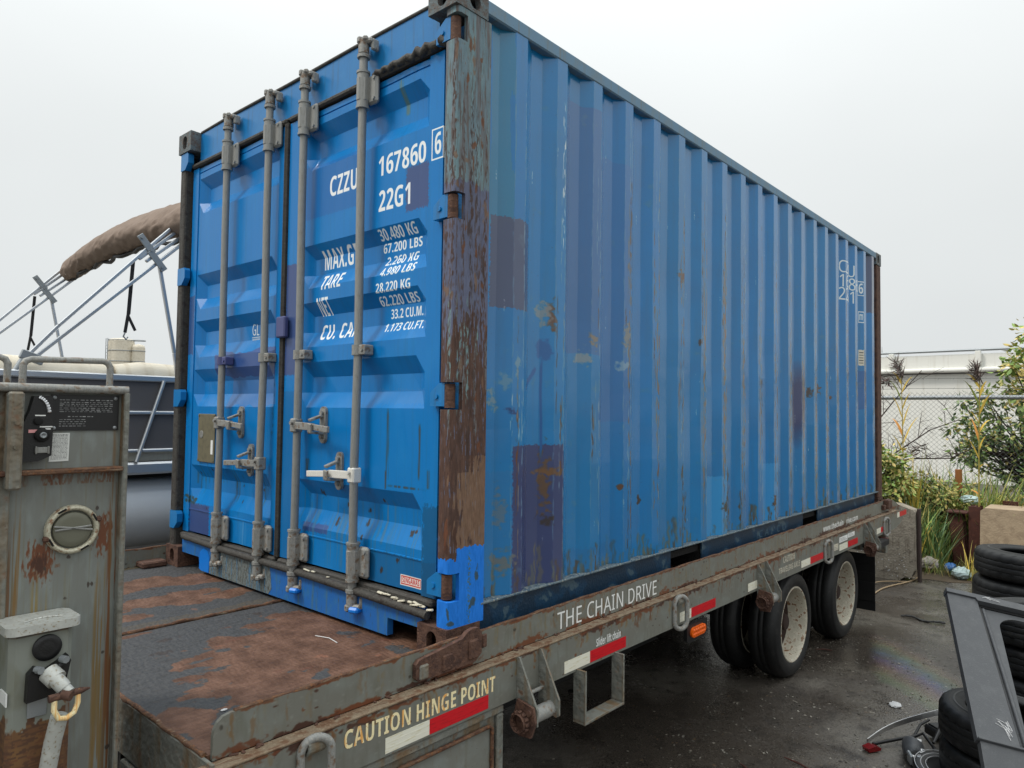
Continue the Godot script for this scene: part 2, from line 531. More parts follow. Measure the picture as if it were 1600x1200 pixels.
func side_picture() -> ImageTexture:
	var w := 2048
	var h := 1024
	var c := Cv.new(w, h, 0.18, 5.92, 1.26, 3.66, BASE)
	var big := nz(w, h, 0.02, 31, 4, 4)
	var fine := nz(w, h, 0.12, 32)
	var vert := nz(w, h, 0.05, 33, 1, 16)
	var vfine := nz(w, h, 0.16, 34, 1, 6)
	c.layer(big, 110, 220, rgb(32, 112, 168), 0.7)
	c.layer(vert, 130, 230, rgb(44, 108, 152), 0.5)
	c.layer(vert, 30, 90, BASE, 0.15)
	c.layer(vfine, 186, 240, rgb(72, 124, 168), 0.35)
	c.layer(fine, 214, 245, rgb(54, 70, 86), 0.6)
	for k in 20:          # each sheet of the corrugation aged a little differently
		var xa := 0.147 + 0.283 * k
		c.rect(xa, xa + 0.283, 1.2, 3.7, [rgb(16, 94, 154), rgb(44, 108, 152), rgb(26, 102, 166), rgb(50, 104, 152)][rng.randi() % 4], rf(0.1, 0.35))
	c.rect(0.24, 0.345, 2.8, 3.7, rgb(66, 124, 144), 0.55, vert, 0.03)
	c.rect(0.72, 0.99, 2.3, 3.50, rgb(66, 92, 144), 0.55, big, 0.02)
	c.rect(0.99, 1.28, 2.0, 3.3, rgb(58, 92, 150), 0.35, big, 0.02)
	c.rect(0.25, 0.475, 2.462, 2.842, rgb(70, 78, 106), 0.95, fine, 0.008)
	c.rect(0.365, 0.716, 1.2, 1.892, rgb(54, 62, 104), 0.96, fine, 0.008)
	c.rect(5.60, 5.83, 3.06, 3.66, rgb(66, 72, 100), 0.9, fine, 0.01)
	c.rect(5.30, 5.52, 2.1, 2.5, rgb(34, 78, 138), 0.6, big, 0.04)
	c.blob(3.72, 2.12, 0.17, 0.32, rgb(58, 58, 94), 0.9, big, 0.2, 0.6)
	c.rect(3.55, 3.60, 1.9, 2.3, rgb(58, 64, 104), 0.5, big, 0.03)
	c.rect(2.17, 2.455, 1.2, 1.652, rgb(44, 138, 196), 0.95, fine, 0.01)
	c.rect(3.04, 3.345, 1.2, 1.692, rgb(42, 134, 194), 0.95, fine, 0.01)
	c.rect(0.19, 0.37, 1.2, 1.79, rgb(40, 112, 166), 0.6, fine, 0.012)
	c.rect(0.72, 1.15, 1.2, 1.40, rgb(36, 104, 158), 0.5, fine, 0.02)
	c.layer(nz(w, h, 0.03, 35, 2, 2), 205, 240, rgb(96, 124, 140), 0.35)
	# dirt above the bottom flange
	for i in 260:
		var x := rf(0.2, 5.9)
		c.run(x, 1.26, 1.26 + rf(0.03, 0.2) * rf(0.4, 1.2), rf(0.006, 0.02), [rgb(104, 98, 78), rgb(88, 92, 84), rgb(84, 62, 44)][rng.randi() % 3], rf(0.25, 0.75), vfine, 0.3)
	# rubbed and rusting edges of the ribs
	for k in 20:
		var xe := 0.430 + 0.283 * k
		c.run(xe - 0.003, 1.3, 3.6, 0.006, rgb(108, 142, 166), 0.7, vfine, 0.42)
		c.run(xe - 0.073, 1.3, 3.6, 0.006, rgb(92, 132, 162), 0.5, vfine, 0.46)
		for q in rng.randi_range(4, 8):
			var ya := rf(1.3, 3.2)
			c.run(xe - rf(0.0, 0.04), ya, ya + rf(0.1, 0.5), rf(0.003, 0.007), rgb(118, 150, 172), rf(0.4, 0.8), vfine, 0.45)
		var m := 4 if k < 3 else 20
		for q in m:
			var ya := rf(1.28, 2.9) if k > 2 else rf(1.3, 2.5)
			c.run(xe - rf(-0.004, 0.06), ya, ya + rf(0.06, 0.6), rf(0.003, 0.010), [RUST, RUSTD, rgb(120, 92, 70), rgb(112, 104, 92)][rng.randi() % 4], rf(0.5, 0.95), vfine, 0.43)
	for r in [[2.385, 1.58, 3.1, 0.02], [2.105, 1.5, 2.84, 0.012], [1.548, 1.85, 2.6, 0.01], [1.265, 2.15, 2.5, 0.01], [2.67, 2.1, 2.55, 0.016], [2.95, 1.7, 2.3, 0.009], [3.515, 1.5, 2.5, 0.009], [3.8, 1.6, 2.6, 0.011], [4.085, 1.44, 2.4, 0.012], [4.365, 1.5, 2.7, 0.012], [4.65, 1.6, 2.9, 0.012], [4.935, 1.5, 2.6, 0.01]]:
		c.run(r[0] - 0.01, r[1], r[2], r[3], rgb(112, 98, 84), 0.95, vfine, 0.34)
		c.run(r[0] + 0.004, lerpf(r[1], r[2], 0.2), lerpf(r[1], r[2], 0.75), r[3] * 0.5, ORANGE, 0.85, vfine, 0.52)
	for r in [[1.83, 1.41, 1.76], [1.92, 1.36, 1.6], [0.97, 1.28, 1.42], [1.3, 1.28, 1.4], [2.5, 1.3, 1.7], [3.32, 1.3, 1.6], [4.7, 1.3, 1.9], [2.62, 1.3, 1.55]]:
		c.run(r[0], r[1], r[2], 0.018, rgb(74, 62, 48), 0.9, vfine, 0.42)
	# knocks, scrapes and stains
	var kn := nz(w, h, 0.06, 36)
	for r in [[0.63, 2.46, 0.03, 0.07, RUST], [0.58, 2.47, 0.05, 0.05, rgb(126, 132, 136)], [0.95, 2.38, 0.035, 0.04, rgb(134, 112, 88)], [0.88, 2.29, 0.06, 0.035, rgb(132, 138, 142)], [1.24, 2.42, 0.04, 0.07, rgb(124, 120, 112)], [1.82, 2.82, 0.04, 0.04, RUST], [1.21, 2.27, 0.06, 0.03, rgb(120, 150, 172)],
			[0.27, 2.08, 0.03, 0.05, rgb(112, 134, 146)], [0.33, 2.16, 0.03, 0.04, rgb(88, 132, 160)], [0.39, 2.23, 0.016, 0.05, rgb(112, 142, 160)], [0.33, 1.42, 0.06, 0.05, rgb(106, 106, 102)], [0.31, 1.63, 0.03, 0.09, rgb(86, 110, 130)],
			[3.98, 2.22, 0.06, 0.04, RUSTD], [4.22, 2.25, 0.06, 0.05, RUST], [4.48, 2.2, 0.08, 0.03, RUST], [2.05, 2.46, 0.012, 0.02, RUSTD], [1.19, 1.66, 0.018, 0.02, RUST], [1.41, 1.58, 0.02, 0.025, RUSTD], [3.2, 1.42, 0.03, 0.05, RUSTD], [2.42, 1.45, 0.02, 0.1, rgb(58, 66, 54)], [2.39, 1.46, 0.05, 0.035, rgb(40, 48, 44)]]:
		c.blob(r[0], r[1], r[2], r[3], r[4], 0.85, kn, 0.9, 0.5)
	c.blob(0.60, 1.72, 0.03, 0.14, rgb(96, 70, 46), 0.85, kn, 1.0, 0.5)
	c.blob(0.62, 1.77, 0.10, 0.022, rgb(110, 78, 48), 0.85, kn, 0.8, 0.5)
	c.blob(0.61, 1.56, 0.045, 0.025, rgb(52, 44, 42), 0.85, kn, 0.9, 0.5)
	c.blob(0.59, 2.31, 0.045, 0.055, rgb(22, 88, 148), 0.95, kn, 0.4, 0.3)      # a splash of dark paint with runs
	c.run(0.582, 1.83, 2.27, 0.008, rgb(22, 86, 146), 1.0, big, 0.0)
	for k in 8:
		c.blob(0.475 + 0.01 * k, 2.14 + 0.011 * k, 0.012, 0.014, rgb(22, 86, 146), 0.9, kn, 0.3, 0.4)
	c.run(0.36, 2.02, 2.05, 0.03, rgb(12, 58, 110), 0.9, fine, 0.3)
	for k in 60:
		c.run(0.70 + rf(-0.012, 0.004), 2.75 + rf(0, 0.6), 2.8 + rf(0.02, 0.68), 0.003, rgb(206, 214, 218), 0.8, vfine, 0.55)
	for k in 14:
		var x := rf(0.35, 0.46)
		c.run(x, rf(1.9, 2.0), rf(2.0, 2.12), 0.003, rgb(170, 190, 206), 0.7, vfine, 0.5)
	for k in 70:
		var x := rf(0.2, 5.8)
		var y := rf(1.4, 3.3)
		c.run(x, y, y + rf(0.01, 0.08), 0.003, rgb(196, 206, 210), rf(0.3, 0.8), fine, 0.4)
	# the marks at the far end
	var white := rgb(214, 220, 222)
	c.text("CZZU", 4.812, 3.325, 5.165, 3.44, white)
	c.text("167860", 4.822, 3.20, 5.36, 3.315, white)
	c.text("22G1", 4.812, 3.08, 5.155, 3.195, white)
	for e in [[5.376, 5.384, 3.19, 3.33], [5.452, 5.46, 3.19, 3.33], [5.376, 5.46, 3.19, 3.198], [5.376, 5.46, 3.322, 3.33]]:
		c.rect(e[0], e[1], e[2], e[3], white)
	c.text("6", 5.393, 3.21, 5.444, 3.31, white, 700)
	for e in [[5.385, 5.392, 2.93, 3.04], [5.447, 5.454, 2.93, 3.04], [5.385, 5.454, 2.93, 2.94], [5.385, 5.454, 3.03, 3.04]]:
		c.rect(e[0], e[1], e[2], e[3], white)
	c.text("m", 5.4, 2.955, 5.44, 3.015, white, 700)
	c.rect(5.386, 5.45, 2.52, 2.67, rgb(206, 200, 180), 1.0, fine, 0.004)
	for k in 5:
		c.rect(5.394, 5.442, 2.54 + 0.025 * k, 2.548 + 0.025 * k, rgb(60, 60, 60))
	return c.tex()

func door_picture(right: bool) -> ImageTexture:
	var s := 1024
	var xa := -1.255 if right else -2.345
	var xb := -0.105 if right else -1.26
	var c := Cv.new(s, s, xa, xb, 1.29, 3.48, rgb(6, 116, 186))
	var o := 50 if right else 40
	var big := nz(s, s, 0.02, o + 1, 4, 4)
	var fine := nz(s, s, 0.12, o + 2)
	var vert := nz(s, s, 0.05, o + 3, 1, 16)
	var kn := nz(s, s, 0.06, o + 4)
	c.layer(big, 120, 220, rgb(22, 124, 192), 0.6)
	c.layer(vert, 150, 235, rgb(34, 108, 160), 0.4)
	c.layer(fine, 216, 245, rgb(40, 62, 84), 0.5)
	if right:
		c.rect(-0.345, -0.2, 2.86, 3.045, rgb(70, 80, 122), 0.9, fine, 0.012)
		c.rect(-1.10, -0.66, 2.95, 3.21, rgb(40, 92, 158), 0.5, fine, 0.006)
		c.rect(-1.25, -1.12, 2.2, 2.75, rgb(72, 76, 120), 0.85, fine, 0.008)
		c.rect(-1.25, -1.12, 1.3, 2.12, rgb(30, 96, 150), 0.5, fine, 0.008)
		c.rect(-1.06, -0.86, 1.46, 1.50, rgb(64, 76, 128), 0.8, fine, 0.008)
		c.rect(-0.55, -0.2, 2.06, 2.12, rgb(86, 122, 178), 0.4, fine, 0.02)
		for r in [[-0.43, 1.74, 2.04, 0.012], [-0.235, 1.75, 1.98, 0.014], [-0.30, 1.712, 1.724, 0.14], [-0.44, 1.70, 1.78, 0.008], [-0.17, 1.72, 1.80, 0.01], [-1.03, 1.74, 1.80, 0.02], [-0.66, 1.72, 1.78, 0.02]]:
			c.run(r[0], r[1], r[2], r[3], rgb(70, 66, 62), 0.8, vert, 0.35)
		for k in 60:
			var x := rf(-1.1, -0.2)
			c.run(x, rf(1.3, 1.5), rf(1.5, 1.68), rf(0.004, 0.012), rgb(62, 112, 150), rf(0.3, 0.8), vert, 0.4)
		c.rect(-0.56, -0.11, 1.29, 1.44, rgb(26, 84, 128), 0.6, kn, 0.01)
		c.rect(-0.2, -0.11, 1.29, 1.66, rgb(22, 78, 116), 0.65, kn, 0.02)
		for k in 14:
			c.blob(rf(-1.05, -0.2), rf(1.3, 1.7), rf(0.006, 0.016), rf(0.008, 0.02), RUSTD, 0.8, kn, 0.8, 0.5)
		c.run(-0.38, 3.29, 3.44, 0.018, rgb(110, 116, 96), 0.7, vert, 0.3)
		var white := rgb(236, 238, 238)
		c.text("CZZU", -0.898, 3.028, -0.682, 3.125, white, 700)
		c.text("167860", -0.532, 3.045, -0.223, 3.135, white, 700)
		c.text("22G1", -0.524, 2.89, -0.318, 2.982, white, 700)
		c.text("6", -0.165, 3.055, -0.127, 3.145, white, 700)
		for e in [[-0.184, -0.179, 3.036, 3.165], [-0.118, -0.113, 3.036, 3.165], [-0.184, -0.113, 3.036, 3.042], [-0.184, -0.113, 3.159, 3.165]]:
			c.rect(e[0], e[1], e[2], e[3], white)
		c.text("MAX.GR", -0.985, 2.696, -0.70, 2.79, white, 700)
		c.text("TARE", -0.968, 2.597, -0.795, 2.668, white, 700)
		c.text("NET", -0.99, 2.476, -0.895, 2.56, white, 700)
		c.text("CU. CAP", -0.99, 2.36, -0.695, 2.434, white, 700)
		for r in [["30.480 KG", -0.538, 2.768, -0.296, 2.815], ["67.200 LBS", -0.535, 2.715, -0.282, 2.758], ["2.260 KG", -0.508, 2.656, -0.298, 2.697], ["4.980 LBS", -0.512, 2.606, -0.284, 2.646], ["28.220 KG", -0.536, 2.536, -0.308, 2.579], ["62.220 LBS", -0.535, 2.482, -0.28, 2.523], ["33.2 CU.M.", -0.475, 2.424, -0.265, 2.466], ["1.173 CU.FT.", -0.505, 2.368, -0.246, 2.406]]:
			c.text(r[0], r[1], r[2], r[3], r[4], white, 700)
		c.rect(-0.335, -0.205, 1.325, 1.368, rgb(226, 222, 216))
		c.rect(-0.330, -0.210, 1.330, 1.363, rgb(190, 40, 36))
		c.rect(-0.327, -0.213, 1.333, 1.360, rgb(228, 224, 218))
		c.text("SINGAMAS", -0.322, 1.336, -0.218, 1.357, rgb(190, 36, 32), 700)
	else:
		c.rect(-2.26, -2.02, 1.29, 1.475, rgb(58, 74, 124), 0.95, fine, 0.014)
		c.rect(-2.0, -1.34, 2.2, 2.345, rgb(66, 70, 122), 0.75, big, 0.02)
		c.rect(-1.85, -1.34, 2.04, 2.2, rgb(96, 108, 158), 0.6, big, 0.02)
		c.rect(-1.65, -1.34, 2.40, 2.48, rgb(72, 92, 138), 0.4, big, 0.01)
		c.rect(-2.34, -2.27, 2.35, 2.7, rgb(58, 66, 112), 0.7, fine, 0.01)
		c.rect(-1.36, -1.345, 1.9, 2.2, rgb(40, 76, 84), 0.4, kn, 0.02)
		for k in 40:
			var x := rf(-2.25, -1.4)
			c.run(x, rf(1.5, 1.68), rf(1.6, 1.76), rf(0.004, 0.01), rgb(58, 86, 96), rf(0.3, 0.7), vert, 0.4)
		for k in 8:
			c.blob(rf(-2.25, -1.4), rf(1.4, 1.75), 0.008, 0.01, RUSTD, 0.8, kn, 0.8, 0.5)
		for k in 10:
			c.blob(rf(-2.3, -2.2), rf(1.48, 1.52), 0.03, 0.012, rgb(50, 66, 64), 0.8, kn, 0.8, 0.5)
		c.run(-1.64, 1.3, 1.44, 0.05, rgb(96, 150, 200), 0.5, vert, 0.4)
		c.text("GL", -1.655, 2.425, -1.585, 2.487, rgb(214, 220, 222), 400)
		c.rect(-1.66, -1.575, 2.414, 2.418, rgb(200, 208, 212))
		for k in 9:
			c.rect(-1.655 + 0.009 * k, -1.649 + 0.009 * k, 2.402, 2.410, rgb(188, 198, 206))
	return c.tex()

func post_picture() -> ImageTexture:
	var w := 256
	var h := 2048
	var c := Cv.new(w, h, 0, 1, 1.2, 3.6, rgb(84, 60, 50))
	var kn := nz(w, h, 0.04, 61, 1, 2)
	var vert := nz(w, h, 0.04, 63, 1, 6)
	var vfine := nz(w, h, 0.10, 64, 1, 4)
	var vwide := nz(w, h, 0.02, 67, 1, 7)
	var pit := nz(w, h, 0.25, 68)
	var ls := nz(w, h, 0.03, 70, 1, 16)
	var lf := nz(w, h, 0.08, 71, 1, 12)
	c.layer(vert, 110, 200, rgb(64, 45, 38), 0.9)
	c.layer(kn, 150, 220, rgb(96, 66, 52), 0.6)
	c.layer(vfine, 140, 230, rgb(104, 76, 62), 0.5)
	c.layer(pit, 160, 220, rgb(52, 37, 32), 0.6)
	c.layer(pit, 30, 34, rgb(120, 88, 66), 0.0)
	var up := Cv.new(w, h, 0, 1, 1.2, 3.6, rgb(102, 124, 134))        # what is left of older coats above
	up.layer(vwide, 110, 190, rgb(108, 136, 142), 0.9)
	up.layer(ls, 120, 200, rgb(98, 96, 98), 0.9)
	up.layer(lf, 150, 215, rgb(88, 74, 68), 0.8)
	up.layer(vfine, 196, 225, rgb(104, 70, 54), 0.7)
	up.layer(pit, 190, 235, rgb(80, 84, 86), 0.5)
	var mid := Cv.new(w, h, 0, 1, 1.2, 3.6, rgb(92, 98, 122))
	mid.layer(ls, 130, 220, rgb(80, 86, 108), 0.8)
	mid.layer(lf, 170, 215, rgb(84, 66, 60), 0.85)
	mid.layer(pit, 190, 235, rgb(74, 78, 92), 0.5)
	for j in h:
		var y := 3.6 - 2.4 * j / h
		for i in w:
			var o := j * w + i
			var e := (ls[o] / 255.0 - 0.5)
			var src: Cv = null
			if y > 2.92 + e * 0.05:
				src = up
			elif y > 2.44 + e * 0.5 - 0.06:
				src = mid
			elif y > 1.9 + e * 0.2 and ls[o] > 172 and vfine[o] > 90:
				src = up
			elif y > 1.5 and lf[(o + 90) % (w * h)] > 186 and vfine[o] > 100:
				src = mid
			if src:
				for q in 3:
					c.d[o * 3 + q] = src.d[o * 3 + q]
	for k in 26:
		c.run(rf(0.05, 0.97), rf(1.5, 3.2), rf(2.4, 3.6), rf(0.012, 0.05), [rgb(74, 50, 42), rgb(92, 62, 48), rgb(60, 46, 42)][rng.randi() % 3], rf(0.6, 0.95), vfine, 0.45)
	for k in 10:
		c.run(rf(0.15, 0.8), rf(1.95, 2.3), rf(2.2, 2.5), rf(0.015, 0.04), rgb(108, 138, 142), 0.9, vfine, 0.42)
	# bare tan primer low down on the outer half
	for j in range(int((3.6 - 1.86) / 2.4 * h), int((3.6 - 1.45) / 2.4 * h)):
		var y := 3.6 - 2.4 * j / h
		for i in w:
			var o := j * w + i
			var edge := 0.44 + (vert[o] / 255.0 - 0.5) * 0.5 + (0.25 if y > 1.80 else 0.0)
			if float(i) / w > edge and y < 1.855 + (kn[o] / 255.0 - 0.5) * 0.10:
				c.put(o, rgb(132, 105, 82), 0.85 - 0.45 * (vfine[o] / 255.0))
	for k in 70:
		c.blob(rf(0, 1), rf(1.45, 3.5), rf(0.015, 0.05), rf(0.008, 0.05), [RUSTD, RUST, rgb(60, 44, 40), rgb(118, 92, 74)][rng.randi() % 4], 0.75, kn, 1.0, 0.5)
	c.layer(nz(w, h, 0.2, 65), 205, 240, rgb(50, 34, 30), 0.6)
	# fresh blue paint at the foot
	c.rect(-0.1, 1.1, 1.1, 1.475, rgb(4, 114, 212), 1.0, kn, 0.012)
	c.rect(0.45, 1.1, 1.4, 1.515, rgb(4, 114, 212), 1.0, kn, 0.010)
	c.run(0.70, 1.2, 1.5, 0.035, rgb(86, 96, 78), 0.9, nz(w, h, 0.09, 66), 0.5)
	for r in [[0.32, 1.27, 0.02, 0.02], [0.36, 1.24, 0.05, 0.008], [0.78, 1.3, 0.05, 0.02], [0.85, 1.4, 0.04, 0.03]]:
		c.blob(r[0], r[1], r[2], r[3], rgb(60, 66, 62), 0.8, kn, 1.0, 0.4)
	return c.tex()

func rail_picture() -> ImageTexture:      # side of the trailer, x from -0.95 to 6.6, y from 0.9 to 1.2
	var w := 2048
	var h := 128
	var c := Cv.new(w, h, -0.95, 6.6, 0.9, 1.2, rgb(110, 110, 102))
	var n1 := nz(w, h, 0.02, 111)
	var n2 := nz(w, h, 0.08, 112)
	var v1 := nz(w, h, 0.10, 113, 1, 8)
	var v2 := nz(w, h, 0.2, 114, 1, 4)
	c.layer(n1, 110, 210, rgb(118, 122, 116), 0.7)
	c.layer(v1, 150, 230, rgb(100, 101, 90), 0.7)
	c.layer(n2, 170, 235, rgb(144, 146, 139), 0.4)
	for k in 240:
		var x := rf(-0.9, 6.5)
		var a := rf(0.3, 0.85)
		c.run(x, 1.075 - rf(0.02, 0.13) * rf(0.3, 1.0), 1.078, rf(0.004, 0.02), [rgb(114, 76, 44), rgb(96, 62, 40), rgb(120, 96, 60)][rng.randi() % 3], a, v2, 0.35)
		x = rf(-0.9, 6.5)
		c.run(x, 1.13 - rf(0.0, 0.06), 1.202, rf(0.004, 0.014), [rgb(110, 80, 50), rgb(118, 104, 74)][rng.randi() % 2], rf(0.15, 0.5), v2, 0.4)
	for k in 60:
		c.blob(rf(-0.9, 6.5), rf(1.078, 1.094), rf(0.04, 0.16), rf(0.008, 0.026), [RUST, RUSTD, rgb(98, 58, 38)][rng.randi() % 3], 0.9, n2, 0.9, 0.35)
		c.blob(rf(-0.9, 6.5), rf(1.062, 1.078), rf(0.02, 0.09), rf(0.006, 0.016), [RUST, RUSTD][rng.randi() % 2], 0.85, n2, 0.9, 0.35)
		c.blob(rf(-0.9, 6.5), 1.198, rf(0.02, 0.08), rf(0.004, 0.010), RUST, 0.8, n2, 0.9, 0.35)
	for k in 160:
		c.blob(rf(-0.9, 6.5), rf(0.92, 1.2), rf(0.004, 0.010), rf(0.003, 0.008), [RUSTD, RUST, rgb(64, 60, 52)][rng.randi() % 3], 0.85, v2, 0.5, 0.4)
	return c.tex()

func deck_picture() -> ImageTexture:
	var w := 768
	var h := 1024
	var c := Cv.new(w, h, -0.95, 0.45, -2.5, 0.06, rgb(62, 63, 64))
	var big := nz(w, h, 0.014, 71)
	var mid := nz(w, h, 0.05, 72)
	var fine := nz(w, h, 0.22, 73)
	var grain := nz(w, h, 0.10, 74, 6, 1)
	var bm := nz(w, h, 0.02, 75, 2, 1, false, 5)
	c.layer(grain, 130, 200, rgb(44, 45, 47), 0.9)
	c.layer(fine, 150, 220, rgb(92, 92, 90), 0.7)
	c.layer(grain, 190, 230, rgb(100, 84, 72), 0.5)
	c.layer(fine, 30, 70, rgb(66, 68, 70), 0.2)
	var red := rgb(94, 65, 48)
	# canvas rows run along z: y of the picture is z
	for r in [[-0.33, -0.52, 0.36, 0.32], [-0.08, -0.78, 0.3, 0.22], [-0.55, -0.30, 0.2, 0.16], [-0.2, -0.3, 0.22, 0.16], [-0.86, -0.22, 0.09, 0.12], [-0.88, 0.0, 0.1, 0.08], [-0.35, -1.62, 0.34, 0.1], [-0.1, -1.52, 0.3, 0.08], [-0.62, -1.42, 0.14, 0.05], [-0.3, -2.0, 0.3, 0.12], [-0.02, -1.9, 0.2, 0.1], [-0.62, -1.75, 0.12, 0.05], [-0.7, -1.16, 0.1, 0.02], [0.2, -0.6, 0.3, 0.4]]:
		c.blob(r[0], r[1], r[2], r[3], red, 1.0, bm, 0.55, 0.05)
	var c2 := Cv.new(w, h, 0, 1, 0, 1, red)     # tone inside the bared steel
	for i in w * h:
		if c.d[i * 3] == red.r8 and c.d[i * 3 + 1] == red.g8:
			var t := (big[i] - 128) * 0.16 + (fine[i] - 128) * 0.06 + (grain[i] - 128) * 0.07
			c.d[i * 3] = clampi(int(red.r8 + t * 1.1), 0, 255)
			c.d[i * 3 + 1] = clampi(int(red.g8 + t), 0, 255)
			c.d[i * 3 + 2] = clampi(int(red.b8 + t), 0, 255)
	for k in 40:
		c.blob(rf(-0.9, 0.3), rf(-2.4, 0.0), rf(0.01, 0.05), rf(0.01, 0.03), [rgb(50, 38, 34), rgb(138, 92, 70), rgb(96, 58, 42)][rng.randi() % 3], 0.6, mid, 1.0, 0.5)
	c.rect(-0.95, 0.45, -1.30, -1.19, rgb(96, 78, 52), 0.5, grain, 0.02, 0.45)
	c.rect(-0.95, 0.45, -2.5, -2.42, rgb(112, 92, 52), 0.7, grain, 0.02, 0.3)
	return c.tex()

func yard_picture() -> Array:
	var s := 2048
	var c := Cv.new(s, s, 0, 10, -4, 6, rgb(68, 62, 56))
	var big := nz(s, s, 0.012, 81, 4, 4)
	var mid := nz(s, s, 0.05, 82, 2, 2)
	var fine := nz(s, s, 0.3, 83)
	c.layer(big, 110, 200, rgb(112, 107, 99), 1.0)
	c.layer(mid, 140, 220, rgb(50, 46, 42), 0.7)
	c.layer(fine, 140, 220, rgb(94, 89, 81), 0.7)
	c.layer(fine, 196, 236, rgb(170, 164, 152), 0.8)
	c.layer(nz(s, s, 0.3, 84), 160, 220, rgb(34, 32, 30), 0.75)
	# oil film: its sheen and pale sky reflection painted as colour bands, along the run of the water (canvas y = z)
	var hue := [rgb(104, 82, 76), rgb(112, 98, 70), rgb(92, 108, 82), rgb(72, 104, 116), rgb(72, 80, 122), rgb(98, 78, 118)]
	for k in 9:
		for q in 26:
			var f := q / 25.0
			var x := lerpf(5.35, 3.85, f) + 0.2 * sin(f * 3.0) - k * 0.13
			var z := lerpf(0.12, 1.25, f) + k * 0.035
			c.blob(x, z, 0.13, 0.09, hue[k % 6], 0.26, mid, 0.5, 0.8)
	for k in 2600:
		var x := rf(0.5, 9.5)
		var z := rf(-1.5, 4.0)
		c.blob(x, z, rf(0.004, 0.013), rf(0.004, 0.012), [rgb(168, 162, 150), rgb(128, 120, 106), rgb(36, 33, 30), rgb(110, 92, 72)][rng.randi() % 4], 0.85, fine, 0.5, 0.3)
	# wet and dry
	var r := Image.create(s / 2, s / 2, false, Image.FORMAT_L8)
	var rd := PackedByteArray()
	var wet := nz(s / 2, s / 2, 0.012, 85, 2, 2)
	var wf := nz(s / 2, s / 2, 0.2, 86)
	rd.resize(s * s / 4)
	for i in rd.size():
		rd[i] = clampi(int(52 + (wet[i] - 120) * 0.8 + (wf[i] - 128) * 0.4), 22, 170)
	r = Image.create_from_data(s / 2, s / 2, false, Image.FORMAT_L8, rd)
	return [c.tex(), ImageTexture.create_from_image(r)]

const Y0 := 1.1          # deck and foot of the container
var hinge_y := [3.52, 2.82, 2.09, 1.37]

func casting(par: Node3D, x: float, y: float, z: float, fx: float, fz: float, h := 0.118) -> void:   # corner casting with its outer corner at (x, z), fx and fz point outward
	var b := B.new()
	var w := 0.178
	var d := 0.162
	var t := 0.028
	var cy := y + h * 0.5
	b.plate_hole(d, h, oval(0.055, h * 0.69), Vector3(x, cy, z - fz * d * 0.5), Vector3(0, 0, 1), Vector3.UP, Vector3(-fx * t, 0, 0))
	b.plate_hole(w - t, h, oval(0.06, h * 0.68), Vector3(x - fx * (w + t) * 0.5, cy, z), Vector3(1, 0, 0), Vector3.UP, Vector3(0, 0, -fz * t))
	for k in [0, 1]:
		b.span(Vector3(x - fx * t, y + k * (h - 0.02), z - fz * t), Vector3(x - fx * w, y + k * (h - 0.02) + 0.02, z - fz * d), 0.002)
	b.span(Vector3(x - fx * (w - 0.015), y + 0.02, z - fz * t), Vector3(x - fx * w, y + h - 0.02, z - fz * d), 0.0)
	b.span(Vector3(x - fx * t, y + 0.02, z - fz * (d - 0.015)), Vector3(x - fx * (w - 0.015), y + h - 0.02, z - fz * d), 0.0)
	part("corner_casting", b, M.casting_top if y > 3.0 else M.rust, par)

